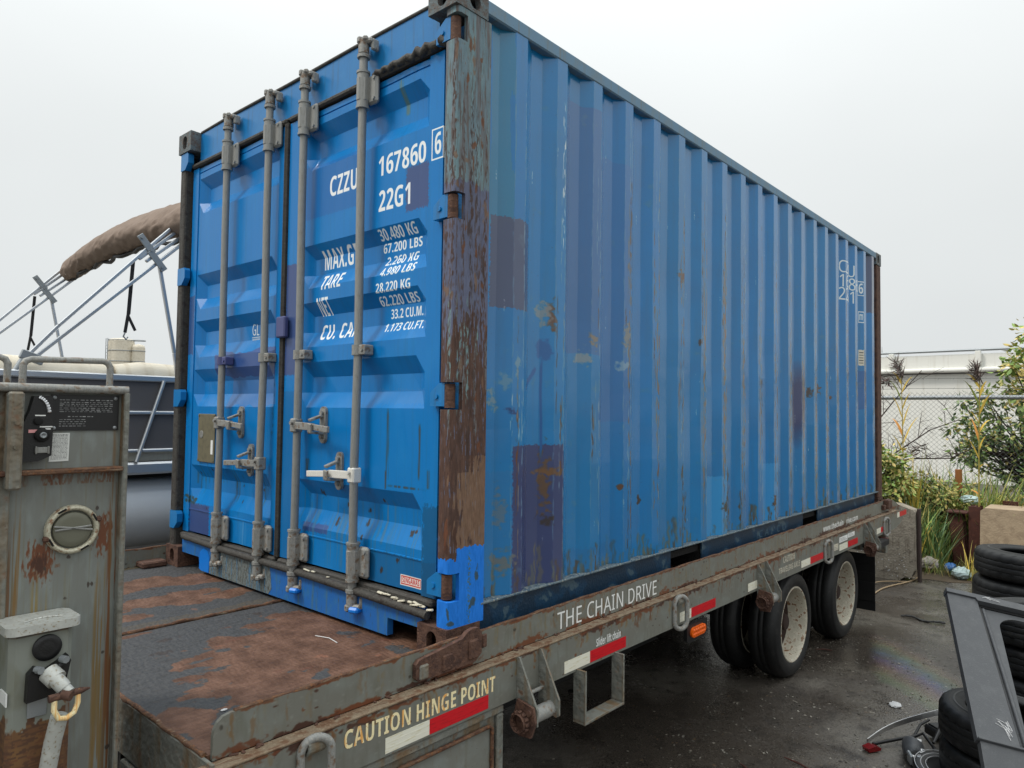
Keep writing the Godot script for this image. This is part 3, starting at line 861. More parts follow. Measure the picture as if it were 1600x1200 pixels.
func corner_post(par: Node3D, s: float, tx: Material) -> void:    # s = 1 near right, -1 far left; L section, notched for the hinges
	var zo := 0.0 if s > 0 else -2.438
	var full := [Vector2(0.2, 0.003), Vector2(0.03, 0.003), Vector2(0.02, 0.006), Vector2(0.014, 0.013), Vector2(0.012, 0.022), Vector2(0.012, 0.06), Vector2(0.016, 0.07), Vector2(0.024, 0.075), Vector2(0.08, 0.075), Vector2(0.08, 0.06), Vector2(0.032, 0.055), Vector2(0.032, 0.022), Vector2(0.2, 0.022)]
	var cut := [Vector2(0.2, 0.003), Vector2(0.066, 0.003), Vector2(0.066, 0.022), Vector2(0.2, 0.022)]
	var lens := []
	var ys := [1.218]
	for i in 4:
		ys.append(hinge_y[3 - i] - 0.052); ys.append(hinge_y[3 - i] + 0.052)
	ys.append(3.598 if s > 0 else 3.573)
	var b := B.new()
	for i in ys.size() - 1:
		var pf: Array = full if i % 2 == 0 else cut
		var a := 0.0
		for k in pf.size():
			var p: Vector2 = pf[k]
			var q: Vector2 = pf[(k + 1) % pf.size()]
			var L := p.distance_to(q)
			var P := Vector3(p.x, ys[i], zo - s * p.y)
			var Q := Vector3(q.x, ys[i], zo - s * q.y)
			var up := Vector3(0, ys[i + 1] - ys[i], 0)
			var u0 := 1.0 - (a if pf == full or k == 0 else 0.13 + a) / 0.275
			var u1 := u0 - L / 0.275
			var v0: float = (3.6 - ys[i]) / 2.4
			var v1: float = (3.6 - ys[i + 1]) / 2.4
			var out := Vector3(-(q.y - p.y), 0, -s * (p.x - q.x)).normalized() * -1.0
			# outline runs so that the outside lies to the left of p->q in (x, depth)
			var e := q - p
			out = Vector3(e.y, 0, s * e.x) * -1.0
			b.quad(P, Q, Q + up, P + up, out, Vector2(u0, v0), Vector2(u1, v0), Vector2(u1, v1), Vector2(u0, v1))
			a += L
		for yy in [ys[i], ys[i + 1]]:
			var poly := PackedVector2Array(pf)
			var idx := Geometry2D.triangulate_polygon(poly)
			for t in range(0, idx.size(), 3):
				var c := []
				for m in 3:
					var p2: Vector2 = poly[idx[t + m]]
					c.append(Vector3(p2.x, yy, zo - s * p2.y))
				b.tri(c[0], c[1], c[2], Vector3.UP if yy == ys[i + 1] else Vector3.DOWN, Vector2(0.6, (3.6 - yy) / 2.4), Vector2(0.62, (3.6 - yy) / 2.4), Vector2(0.6, (3.6 - yy) / 2.4))
	part("corner_post", b, tx, par)
	var k := B.new()       # the wall behind the hinges
	k.span(Vector3(0.105, 1.218, zo - s * 0.024), Vector3(0.12, 3.573, zo - s * 0.16), 0.0)
	part("door_jamb", k, M.blue_dull, par)

func door(par: Node3D, right: bool) -> MeshInstance3D:
	var z0 := -1.248 if right else -2.335
	var z1 := -0.115 if right else -1.268
	var p0 := -1.118 if right else -2.262      # pressed sheet inside the frame
	var p1 := -0.200 if right else -1.345
	var X := 0.05
	var tx := door_picture(right)
	var m := mat(Color.WHITE, 0.27, 0.0, tx, 0.0)
	m.metallic_specular = 0.4
	var xa := -1.255 if right else -2.345
	var xb := -0.105 if right else -1.26
	var uvf := func(z: float, y: float) -> Vector2: return Vector2((z - xa) / (xb - xa), (3.48 - y) / (3.48 - 1.29))
	# outline up the sheet: (y, depth)
	var pr := [[3.465, 0.0], [3.441, 0.0], [3.4395, 0.006], [3.4355, 0.006], [3.434, 0.0], [3.400, 0.0], [3.338, 1.0], [3.254, 1.0], [3.187, 0.0], [2.821, 0.0], [2.757, 1.0], [2.68, 1.0], [2.612, 0.0], [2.543, 0.0], [2.48, 1.0], [2.402, 1.0], [2.329, 0.0], [2.257, 0.0], [2.186, 1.0], [2.112, 1.0], [2.041, 0.0], [1.699, 0.0], [1.63, 1.0], [1.56, 1.0], [1.479, 0.0], [1.444, 0.0], [1.442, -0.003], [1.437, -0.003], [1.436, 0.001], [1.31, 0.001]]
	var cols := [p0, p0 + 0.006, p0 + 0.062]
	for i in 11:
		cols.append(lerpf(p0 + 0.062, p1 - 0.062, (i + 1) / 12.0))
	cols.append_array([p1 - 0.062, p1 - 0.006, p1])
	var b := B.new()
	var fn := FastNoiseLite.new()
	fn.seed = 7 if right else 9; fn.frequency = 2.2
	var P := func(r: Array, ci: int) -> Vector3:
		var z: float = cols[ci]
		var d: float = r[1]
		var inner := ci > 1 and ci < cols.size() - 2
		var x := X + 0.005
		if d == 1.0:
			x += 0.04 if inner else 0.0
		else:
			x += d
		if inner:
			x += fn.get_noise_2d(z * 1.3, r[0] * 1.6) * 0.005      # the sheet is not quite flat
		return Vector3(x, r[0], z)
	for j in pr.size() - 1:
		for i in cols.size() - 1:
			var q := [P.call(pr[j], i), P.call(pr[j], i + 1), P.call(pr[j + 1], i + 1), P.call(pr[j + 1], i)]
			b.quad(q[0], q[1], q[2], q[3], Vector3(-1, 0, 0), uvf.call(q[0].z, q[0].y), uvf.call(q[1].z, q[1].y), uvf.call(q[2].z, q[2].y), uvf.call(q[3].z, q[3].y))
	var o := part("door", b, m, par)
	var f := B.new()      # frame round the sheet, one mesh with the same picture
	for e in [[z0, p0], [p1, z1]]:
		var a := Vector3(X, 1.305, e[0])
		var c := Vector3(X, 3.47, e[1])
		f.quad(Vector3(X, a.y, a.z), Vector3(X, a.y, c.z), Vector3(X, c.y, c.z), Vector3(X, c.y, a.z), Vector3(-1, 0, 0), uvf.call(a.z, a.y), uvf.call(c.z, a.y), uvf.call(c.z, c.y), uvf.call(a.z, c.y))
		for s in [[e[0], -1.0], [e[1], 1.0]]:
			f.quad(Vector3(X, a.y, s[0]), Vector3(X + 0.05, a.y, s[0]), Vector3(X + 0.05, c.y, s[0]), Vector3(X, c.y, s[0]), Vector3(0, 0, s[1]), uvf.call(s[0], a.y), uvf.call(s[0], a.y), uvf.call(s[0], c.y), uvf.call(s[0], c.y))
		for yy in [a.y, c.y]:
			f.quad(Vector3(X, yy, e[0]), Vector3(X, yy, e[1]), Vector3(X + 0.05, yy, e[1]), Vector3(X + 0.05, yy, e[0]), Vector3(0, yy - 2.4, 0), uvf.call(e[0], yy), uvf.call(e[1], yy), uvf.call(e[1], yy), uvf.call(e[0], yy))
	part("door_frame", f, m, o)
	var g := B.new()      # black rubber round the leaf
	g.span(Vector3(0.034, 3.475, z0 + 0.004), Vector3(0.07, 3.502, z1 - 0.004), 0.008)
	part("gasket", g, M.gasket, o)
	g = B.new()
	g.span(Vector3(0.03, 1.272, z0 + 0.004), Vector3(0.07, 1.3, z1 - 0.004), 0.008)
	part("gasket", g, M.gasket, o)
	var gv := B.new()
	if right:
		gv.span(Vector3(0.036, 1.3, -1.262), Vector3(0.07, 3.475, -1.252), 0.004)
	else:
		gv.span(Vector3(0.034, 1.3, -1.281), Vector3(0.07, 3.475, -1.265), 0.006)
	part("gasket", gv, M.gasket, o)
	for i in 4:
		var y: float = hinge_y[i]
		var k := B.new()
		var zz := -0.041 if right else -2.397
		k.tube([Vector3(0.038, y - 0.046, zz), Vector3(0.038, y + 0.046, zz)], 0.021, 12)
		var ha := part("hinge", k, M.rust if right else M.blue, o)
		var lf := B.new()
		if right:
			lf.prism(PackedVector2Array([Vector2(-0.053, -0.04), Vector2(-0.053, 0.05), Vector2(-0.082, 0.05), Vector2(-0.128, 0.018), Vector2(-0.134, 0.01), Vector2(-0.134, -0.04)]), Vector3(0.02, y, 0), Vector3(0, 0, 1), Vector3.UP, Vector3(0.03, 0, 0))
			lf.tube([Vector3(0.014, y - 0.002, -0.098), Vector3(0.022, y - 0.002, -0.098)], 0.011, 10)
		else:
			lf.prism(PackedVector2Array([Vector2(-2.415, -0.052), Vector2(-2.415, 0.05), Vector2(-2.33, 0.05), Vector2(-2.318, 0.035), Vector2(-2.318, -0.012), Vector2(-2.335, -0.03), Vector2(-2.36, -0.052)]), Vector3(0.006, y, 0), Vector3(0, 0, 1), Vector3.UP, Vector3(0.034, 0, 0))
		part("hinge_blade", lf, M.blue, o)
	return o

func lock_rod(par: Node3D, z: float, way: float, hy: float, fresh: Material) -> void:
	var x := 0.01
	var b := B.new()
	var lean := [0.0, 0.004, -0.003, 0.002][int(absf(z * 10)) % 4] as float
	b.tube([Vector3(x, 1.235, z), Vector3(x - lean, 1.8, z), Vector3(x + 0.003, 2.29, z + 0.002), Vector3(x, 3.0, z - 0.002), Vector3(x, 3.61, z)], 0.0185, 16)
	var r := part("lock_rod", b, M.steel, par)
	for s in [1, -1]:          # guides against the leaf
		var g := B.new()
		var yc := 3.432 if s > 0 else 1.383
		g.tube([Vector3(x, yc - 0.072, z), Vector3(x, yc + 0.072, z)], 0.027, 16)
		for q in [-1, 1]:
			g.tube([Vector3(x, yc + q * 0.078 - 0.005, z), Vector3(x, yc + q * 0.078 + 0.005, z)], 0.030, 16)
		g.box(Vector3(0.014, yc, z), Vector3(0.066, 0.136, 0.056), 0.02)
		g.span(Vector3(0.022, yc - 0.066, z + 0.012), Vector3(0.048, yc + 0.066, z + 0.078), 0.012)
		g.span(Vector3(0.036, yc - 0.068, z - 0.05), Vector3(0.048, yc + 0.068, z - 0.01), 0.004)
		for q in [-0.045, 0.045]:
			g.tube([Vector3(0.016, yc + q, z + 0.062), Vector3(0.024, yc + q, z + 0.062)], 0.008, 8)
		part("rod_guide", g, M.steel_worn if s < 0 else M.steel, r)
		var c := B.new()          # cam and keeper
		var ye := 3.625 if s > 0 else 1.218
		c.tube([Vector3(x, ye - 0.03, z), Vector3(x, ye + 0.03, z)], 0.024, 14)
		c.tube([Vector3(x, ye - 0.036 * s, z), Vector3(x, ye - 0.05 * s, z)], 0.028, 14)
		c.box(Vector3(x + 0.012, ye + 0.022 * s, z + 0.018), Vector3(0.05, 0.024, 0.06), 0.007, Basis(Vector3.UP, 0.35))
		c.box(Vector3(x - 0.014, ye + 0.028 * s, z - 0.006), Vector3(0.03, 0.03, 0.026), 0.006, Basis(Vector3.UP, -0.4))
		c.box(Vector3(x + 0.026, ye + 0.006 * s, z - 0.030), Vector3(0.036, 0.05, 0.018), 0.005)
		c.box(Vector3(x + 0.026, ye + 0.006 * s, z + 0.044), Vector3(0.036, 0.05, 0.018), 0.005)
		c.box(Vector3(x - 0.01, ye + 0.03 * s, z + 0.024), Vector3(0.022, 0.02, 0.022), 0.005, Basis(Vector3.UP, 0.7))
		part("locking_cam", c, M.steel_worn, r)
		if s < 0 and z > -1.1:
			var pb := B.new()
			pb.box(Vector3(x - 0.006, ye - 0.032, z + 0.03), Vector3(0.04, 0.026, 0.05), 0.008, Basis(Vector3.UP, 0.3))
			part("painted_lug", pb, M.blue_new, r)
	var k := B.new()
	k.tube([Vector3(x, 2.29 - 0.022, z), Vector3(x, 2.29 + 0.022, z)], 0.024, 14)
	k.span(Vector3(0.0, 2.268, z + 0.014), Vector3(0.05, 2.312, z + 0.062), 0.004)
	k.span(Vector3(0.03, 2.268, z - 0.036), Vector3(0.05, 2.312, z - 0.01), 0.004)
	k.tube([Vector3(-0.006, 2.29, z + 0.045), Vector3(0.004, 2.29, z + 0.045)], 0.008, 8)
	part("rod_clamp", k, M.purple if absf(z + 1.83) < 0.02 else M.steel_worn, r)
	# handle: hub on the rod, flat lever, catch with its hook
	var h := B.new()
	h.box(Vector3(x - 0.002, hy, z), Vector3(0.046, 0.066, 0.046), 0.006)
	h.tube([Vector3(x - 0.038, hy + 0.012, z + way * 0.004), Vector3(x - 0.028, hy + 0.012, z + way * 0.004)], 0.009, 8)
	h.bar(Vector3(x - 0.018, hy, z + way * 0.02), Vector3(x - 0.016, hy - 0.004, z + way * 0.17), 0.034, 0.012)
	h.bar(Vector3(x - 0.02, hy - 0.004, z + way * 0.165), Vector3(x - 0.034, hy - 0.012, z + way * 0.31), 0.027, 0.014)
	part("lever", h, fresh if way < 0 and z > -1.0 else M.steel_worn, r, "lever wrapped in white tape" if way < 0 and z > -1.0 else "")
	var q := B.new()
	var zc := z + way * 0.165
	var ov := PackedVector2Array(oval(0.046, 0.17, 20))
	q.prism(ov, Vector3(0.042, hy + 0.006, zc), Vector3(0, 0, 1), Vector3.UP, Vector3(0.013, 0, 0))
	for e in [-0.055, 0.055]:
		q.tube([Vector3(0.030, hy + 0.006 + e, zc), Vector3(0.044, hy + 0.006 + e, zc)], 0.011, 10)
	q.bar(Vector3(0.044, hy - 0.034, zc), Vector3(-0.024, hy - 0.028, zc), 0.012, 0.034)
	q.bar(Vector3(-0.024, hy - 0.03, zc), Vector3(-0.028, hy + 0.012, zc + 0.006), 0.03, 0.01, Vector3(0, 0, 1))
	q.bar(Vector3(0.044, hy + 0.05, zc - 0.004), Vector3(-0.020, hy + 0.026, zc - 0.012), 0.012, 0.026)
	part("handle_catch", q, M.steel_worn, r)

func container() -> void:
	var t := thing("shipping_container", "blue corrugated steel shipping container with white lettering, standing on the grey flatbed trailer", "shipping container", Vector3.ZERO)
	for y in [Y0 + 0.002, 3.573]:
		casting(t, 0.0, y if y < 2.0 else 3.599, 0.0, -1, 1, 0.118 if y < 2.0 else 0.092)
		casting(t, 0.0, y, -2.438, -1, -1)
		casting(t, 6.058, y, 0.0, 1, 1)
		casting(t, 6.058, y, -2.438, 1, -1)
	var pm := mat(Color.WHITE, 0.8, 0.0, post_picture(), 0.0, bump(0.03, 69, 6.0), 0.3)
	pm.texture_repeat = true
	corner_post(t, 1.0, pm)
	corner_post(t, -1.0, M.gasket)
	for z in [-0.003, -2.435]:
		var p := B.new()
		p.span(Vector3(5.9, 1.22, z), Vector3(6.05, 3.573, z - signf(z + 1.2) * 0.1), 0.008)
		part("corner_post", p, M.rust, t)
	# corrugated long sides
	var sp := mat(Color.WHITE, 0.24, 0.0, side_picture(), 0.0, bump(0.02, 41, 1.2, 1024), 0.12)
	sp.clearcoat_enabled = true; sp.clearcoat = 0.35; sp.clearcoat_roughness = 0.08
	for s in [1.0, -1.0]:
		var zf := 0.0 if s > 0 else -2.438
		var prof := [Vector2(0.20, 0.040), Vector2(0.290, 0.040)]
		for k in 20:
			var xe := 0.430 + 0.283 * k
			prof.append_array([Vector2(xe - 0.073, 0.005), Vector2(xe, 0.005), Vector2(xe + 0.067, 0.040), Vector2(xe + 0.143 if k < 19 else 5.91, 0.040)])
		var b := B.new()
		var fn := FastNoiseLite.new()
		fn.seed = 5; fn.frequency = 1.1
		var rows := 14
		for i in prof.size() - 1:
			for j in rows:
				var ya := lerpf(1.288, 3.64, float(j) / rows)
				var yb := lerpf(1.288, 3.64, float(j + 1) / rows)
				var q := []
				var uvs := []
				for e in [[prof[i], ya], [prof[i + 1], ya], [prof[i + 1], yb], [prof[i], yb]]:
					var f: Vector2 = e[0]
					var y: float = e[1]
					var dent := fn.get_noise_2d(f.x * 1.0, y * 0.9) * 0.010 * sin(clampf((y - 1.275) / 2.365, 0, 1) * PI) + (0.006 * maxf(0.0, fn.get_noise_1d(f.x * 6.0)) if y < 1.4 else 0.0)
					q.append(Vector3(f.x, y, zf - s * (f.y + absf(dent))))
					uvs.append(Vector2((f.x - 0.18) / 5.74, (3.66 - y) / 2.4))
				b.quad(q[0], q[1], q[2], q[3], Vector3(0, 0, s), uvs[0], uvs[1], uvs[2], uvs[3])
		part("side_panel", b, sp, t)
		var r := B.new()       # top rail, its outer edge rounded
		r.span(Vector3(0.17, 3.628, zf - s * 0.001), Vector3(5.89, 3.69, zf - s * 0.062), 0.006)
		part("top_rail", r, M.rail_top, t)
		var fl := B.new()      # lip that carries the sheet
		fl.span(Vector3(0.185, 1.277, zf - s * 0.001), Vector3(5.9, 1.2875, zf - s * 0.05), 0.003)
		part("bottom_lip", fl, M.lip, t)
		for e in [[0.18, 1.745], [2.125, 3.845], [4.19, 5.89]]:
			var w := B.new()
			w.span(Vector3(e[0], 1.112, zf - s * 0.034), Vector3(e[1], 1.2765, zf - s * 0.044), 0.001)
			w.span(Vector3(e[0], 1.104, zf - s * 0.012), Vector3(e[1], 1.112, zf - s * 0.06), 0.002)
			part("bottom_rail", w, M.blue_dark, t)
		for xp in [1.745, 3.845]:
			var w := B.new()
			for e in [[xp - 0.006, xp - 0.0005], [xp + 0.3805, xp + 0.386]]:
				w.span(Vector3(e[0], 1.104, zf - s * 0.046), Vector3(e[1], 1.2755, zf - s * 1.21), 0.0)
			w.span(Vector3(xp, 1.268, zf - s * 0.046), Vector3(xp + 0.38, 1.2755, zf - s * 1.21), 0.0)
			part("fork_pocket", w, M.undercarriage, t)
	letters("C A I  C U", Vector3(2.98, 1.185, -0.0332), Vector3(1, 0.0, 0), Vector3(0.15, 1, 0), 0.5, 0.05, mat(rgb(82, 108, 124), 0.9), t, 400)
	# door end
	var hd := B.new()
	hd.prism(PackedVector2Array([Vector2(-2.277, 3.505), Vector2(-0.161, 3.505), Vector2(-0.161, 3.684), Vector2(-0.6, 3.689), Vector2(-1.3, 3.684), Vector2(-2.0, 3.69), Vector2(-2.277, 3.684)]), Vector3(0.062, 0, 0), Vector3(0, 0, 1), Vector3.UP, Vector3(0.06, 0, 0))
	part("door_header", hd, M.blue, t)
	var he := B.new()
	he.tube([Vector3(0.064, 3.690, -2.27), Vector3(0.062, 3.695, -1.9), Vector3(0.06, 3.689, -1.3), Vector3(0.062, 3.694, -0.7), Vector3(0.064, 3.690, -0.165)], 0.009, 8)
	part("header_edge", he, M.gasket, t)
	var dr := B.new()        # rain gutter and its rubber
	dr.span(Vector3(0.045, 3.49, -2.34), Vector3(0.075, 3.506, -0.08), 0.004)
	part("header_seal", dr, M.gasket, t)
	var tornseal := B.new()
	var tp := []
	for i in 26:
		var f := i / 25.0
		tp.append(Vector3(0.036 + 0.008 * sin(i * 2.3), 3.497 + 0.012 * sin(i * 1.7) * f, lerpf(-0.56, -0.09, f)))
	var tr := []
	for i in 26:
		tr.append(0.010 + 0.007 * absf(sin(i * 1.9)) + 0.006 * (i / 25.0))
	tornseal.tube(tp, tr, 8)
	part("torn_seal", tornseal, M.gasket, t)
	var sill := B.new()
	sill.prism(PackedVector2Array([Vector2(-2.276, 1.19), Vector2(-2.06, 1.19), Vector2(-2.045, 1.125), Vector2(-2.03, 1.118), Vector2(-0.372, 1.118), Vector2(-0.372, 1.19), Vector2(-0.164, 1.19), Vector2(-0.164, 1.268), Vector2(-2.276, 1.268)]), Vector3(0.024, 0, 0), Vector3(0, 0, 1), Vector3.UP, Vector3(0.03, 0, 0))
	part("door_sill", sill, M.sill, t)
	var sp2 := B.new()
	sp2.prism(PackedVector2Array([Vector2(-1.93, 1.119), Vector2(-1.30, 1.119), Vector2(-1.27, 1.15), Vector2(-1.285, 1.23), Vector2(-1.3, 1.266), Vector2(-1.9, 1.266), Vector2(-1.92, 1.2)]), Vector3(0.0228, 0, 0), Vector3(0, 0, 1), Vector3.UP, Vector3(0.001, 0, 0))
	part("peeled_paint", sp2, M.peel, t)
	var fs := B.new()
	fs.prism(PackedVector2Array([Vector2(-2.05, 1.13), Vector2(-2.03, 1.12), Vector2(-1.935, 1.12), Vector2(-1.93, 1.2), Vector2(-1.95, 1.235), Vector2(-2.0, 1.25), Vector2(-2.045, 1.22)]), Vector3(0.0222, 0, 0), Vector3(0, 0, 1), Vector3.UP, Vector3(0.001, 0, 0))
	part("fresh_paint", fs, M.blue_new, t)
	var thr := B.new()       # threshold strip with flaking paint
	var zz := -2.27
	while zz < -0.2:
		var L := rf(0.12, 0.3)
		thr.span(Vector3(0.02 + rf(0, 0.003), 1.268, zz), Vector3(0.05, 1.280 + rf(0, 0.003), minf(zz + L, -0.165)), 0.003)
		zz += L + 0.001
	part("threshold", thr, M.gasket, t)
	var bg := B.new()        # the bulging lower seal
	bg.tube([Vector3(0.022, 1.282, -2.26), Vector3(0.014, 1.272, -1.7), Vector3(0.016, 1.270, -1.0), Vector3(0.012, 1.262, -0.5), Vector3(0.014, 1.250, -0.12)], 0.017, 10)
	part("lower_seal", bg, M.gasket, t)
	for i in 18:
		var fz := rf(-0.42, -0.1) if i < 15 else rf(-1.0, -0.7)
		var fk := B.new()
		fk.box(Vector3(rf(0.012, 0.02), 1.284 - (fz + 0.6) * 0.02 + rf(-0.004, 0.006), fz), Vector3(0.010, rf(0.003, 0.008), rf(0.015, 0.05)), 0.002, Basis(Vector3(1, 0, 0), rf(-0.25, 0.25)))
		part("paint_flake", fk, M.flake, t)
	door(t, false)
	door(t, true)
	lock_rod(t, -1.83, 1.0, 1.952, M.steel_worn)
	lock_rod(t, -1.385, -1.0, 1.756, M.steel_worn)
	lock_rod(t, -1.06, 1.0, 1.955, M.blue)
	lock_rod(t, -0.595, -1.0, 1.752, M.white_tape)
	var pl := B.new()
	pl.span(Vector3(0.046, 1.722, -2.165), Vector3(0.0535, 1.998, -1.962), 0.002)
	for q in [[1.732, -2.155], [1.732, -1.972], [1.988, -2.155], [1.988, -1.972]]:
		pl.tube([Vector3(0.043, q[0], q[1]), Vector3(0.047, q[0], q[1])], 0.006, 8)
	part("data_plate", pl, M.plate, t)
	var ps := B.new()
	ps.span(Vector3(0.0442, 1.77, -2.0), Vector3(0.0455, 1.85, -1.975), 0.0)
	part("sticker", ps, M.letter_white, t)
	var pk := B.new()
	pk.lathe([Vector2(0.001, 0), Vector2(0.018, 0.001), Vector2(0.022, 0.001), Vector2(0.022, -0.001)], Vector3(0.0448, 1.88, -2.12), Vector3(-1, 0, 0), 18)
	part("sticker", pk, M.steel, t)
	var ck := B.new()
	ck.span(Vector3(0.016, 2.385, -1.285), Vector3(0.042, 2.49, -1.205), 0.006)
	part("door_clip", ck, M.purple, t)
	var rb := B.new()        # roof and back wall
	for k in 38:
		rb.span(Vector3(0.13 + k * 0.152, 3.66, -2.38), Vector3(0.13 + k * 0.152 + 0.1, 3.678, -0.06), 0.006)
	rb.span(Vector3(0.12, 3.655, -2.38), Vector3(5.92, 3.664, -0.06), 0.0)
	part("roof", rb, M.blue_dull, t)
	var ew := B.new()
	ew.span(Vector3(5.98, 1.24, -2.34), Vector3(6.0, 3.62, -0.1), 0.0)
	for k in 10:
		ew.span(Vector3(6.0, 1.24, -2.28 + k * 0.22), Vector3(6.03, 3.62, -2.17 + k * 0.22), 0.01)
	ew.span(Vector3(5.95, 1.11, -2.28), Vector3(6.04, 1.24, -0.16), 0.005)
	ew.span(Vector3(5.95, 3.6, -2.28), Vector3(6.04, 3.685, -0.16), 0.005)
	part("end_wall", ew, M.blue_dull, t)
	var fb := B.new()
	fb.span(Vector3(0.06, 1.215, -2.38), Vector3(6.0, 1.25, -0.06), 0.0)
	part("container_floor", fb, M.undercarriage, t)

func wheel(par: Node3D, x: float, z: float, s: float) -> void:
	var w := Node3D.new()
	w.name = "wheel"
	par.add_child(w, true)
	for k in 2:
		var o := Vector3(x, 0.408, z - s * k * 0.31)
		var b := B.new()
		b.lathe([Vector2(0.276, -0.03), Vector2(0.284, -0.008), Vector2(0.305, 0.006), Vector2(0.34, 0.010), Vector2(0.372, -0.002), Vector2(0.380, -0.006), Vector2(0.384, -0.012), Vector2(0.396, -0.028), Vector2(0.404, -0.040), Vector2(0.408, -0.06), Vector2(0.409, -0.088), Vector2(0.398, -0.092), Vector2(0.398, -0.100), Vector2(0.409, -0.104), Vector2(0.409, -0.128), Vector2(0.398, -0.132), Vector2(0.398, -0.140), Vector2(0.409, -0.144), Vector2(0.408, -0.17), Vector2(0.402, -0.19), Vector2(0.385, -0.215), Vector2(0.34, -0.235), Vector2(0.276, -0.21)], o, Vector3(0, 0, s), 72, 3, 0.004, [7, 8, 18, 19])
		part("tyre", b, M.rubber, w)
		var r := B.new()
		r.lathe([Vector2(0.276, -0.02), Vector2(0.288, -0.014), Vector2(0.288, -0.004), Vector2(0.280, 0.0), Vector2(0.272, -0.006), Vector2(0.266, -0.024), Vector2(0.259, -0.06), Vector2(0.256, -0.11), Vector2(0.252, -0.152)], o, Vector3(0, 0, s), 48)
		part("rim", r, M.rim, w)
		var wd := B.new()
		wd.lathe([Vector2(0.2515, -0.145), Vector2(0.232, -0.158), Vector2(0.17, -0.164), Vector2(0.135, -0.158), Vector2(0.118, -0.152)], o, Vector3(0, 0, s), 40)
		part("wheel_disc", wd, M.disc, w)
	var h := B.new()
	var oh := Vector3(x, 0.408, z)
	h.lathe([Vector2(0.0, -0.06), Vector2(0.05, -0.062), Vector2(0.062, -0.07), Vector2(0.066, -0.10), Vector2(0.09, -0.11), Vector2(0.105, -0.14), Vector2(0.125, -0.155), Vector2(0.13, -0.16)], oh, Vector3(0, 0, s), 24)
	for k in 10:
		var t := TAU * k / 10
		var p := oh + Vector3(cos(t) * 0.142, sin(t) * 0.142, -s * 0.16)
		h.tube([p, p + Vector3(0, 0, s * 0.035)], 0.014, 6)
	part("hub", h, M.disc, w)

func d_ring(par: Node3D, x: float, y: float, z: float, tilt: float) -> void:
	var b := B.new()
	var p := []
	for i in 28:
		var t := TAU * i / 28
		var q := Vector2(cos(t) * 0.042, sin(t) * 0.042 + signf(sin(t)) * 0.042)
		p.append(Vector3(x + q.x, y - 0.085 + q.y, z + 0.022 + q.x * tilt))
	b.tube(p, 0.0125, 10, true)
	var o := part("lashing_ring", b, M.steel_worn, par)
	var s := B.new()
	var sp := []
	for i in 9:
		var t := PI * i / 8 - PI * 0.5
		sp.append(Vector2(0.004 + 0.026 * cos(t), 0.026 * sin(t)))
	for i in 9:
		var t := PI * 0.5 - PI * i / 8
		sp.append(Vector2(0.004 + 0.018 * cos(t), 0.018 * sin(t)))
	s.prism(PackedVector2Array(sp), Vector3(x - 0.028, y - 0.026, z), Vector3(0, 0, 1), Vector3.UP, Vector3(0.056, 0, 0))
	part("ring_strap", s, M.grey_rusty, o)

func winch(par: Node3D, x: float, flip := 0.0) -> void:
	var b := B.new()
	var o: MeshInstance3D = null
	for e in [0.0, 0.135]:
		b = B.new()
		b.prism(PackedVector2Array([Vector2(0.1005, 1.078), Vector2(0.112, 1.08), Vector2(0.205, 0.90), Vector2(0.205, 0.84), Vector2(0.19, 0.83), Vector2(0.1005, 0.86)]), Vector3(x + e, 0, 0), Vector3(0, 0, 1), Vector3.UP, Vector3(0.009, 0, 0))
		var pc := part("winch_bracket", b, M.grey_rusty, par)
		if o == null:
			o = pc
	var d := B.new()
	var hx := PackedVector2Array([Vector2(0.12, 0.93), Vector2(0.20, 0.915), Vector2(0.212, 0.86), Vector2(0.19, 0.80), Vector2(0.13, 0.795), Vector2(0.10, 0.85)])
	d.prism(hx, Vector3(x - 0.02, 0, 0), Vector3(0, 0, 1), Vector3.UP, Vector3(0.012, 0, 0))
	for k in 12:
		var t := TAU * k / 12
		d.box(Vector3(x - 0.036, 0.855 + sin(t) * 0.036, 0.15 + cos(t) * 0.036), Vector3(0.018, 0.014, 0.014), 0.003, Basis(Vector3(1, 0, 0), -t))
	d.tube([Vector3(x - 0.055, 0.855, 0.15), Vector3(x - 0.015, 0.855, 0.15)], [0.034, 0.034], 16, false, false)
	d.tube([Vector3(x - 0.03, 0.895, 0.185), Vector3(x - 0.018, 0.895, 0.185)], 0.012, 10)
	part("ratchet_wheel", d, M.rust, o)
	var r := B.new()
	r.tube([Vector3(x + 0.006, 0.86, 0.16), Vector3(x + 0.138, 0.86, 0.16)], 0.03, 16)
	r.tube([Vector3(x + 0.006, 0.93, 0.12), Vector3(x + 0.138, 0.93, 0.12)], 0.008, 8)
	part("winch_drum", r, M.steel_worn, o)

func tape(par: Node3D, a: float, b: float, red: bool, y := 0.956) -> void:
	var t := B.new()
	t.span(Vector3(a, y - 0.025, 0.1002), Vector3(b, y + 0.025, 0.1014), 0.0)
	for k in 2:
		t.span(Vector3(a + 0.004, y - 0.0095 + k * 0.017, 0.1014), Vector3(b - 0.004, y - 0.0075 + k * 0.017, 0.1018), 0.0)
	part("reflective_tape", t, M.tape_red if red else M.tape_white, par, "red reflective strip" if red else "white reflective strip")

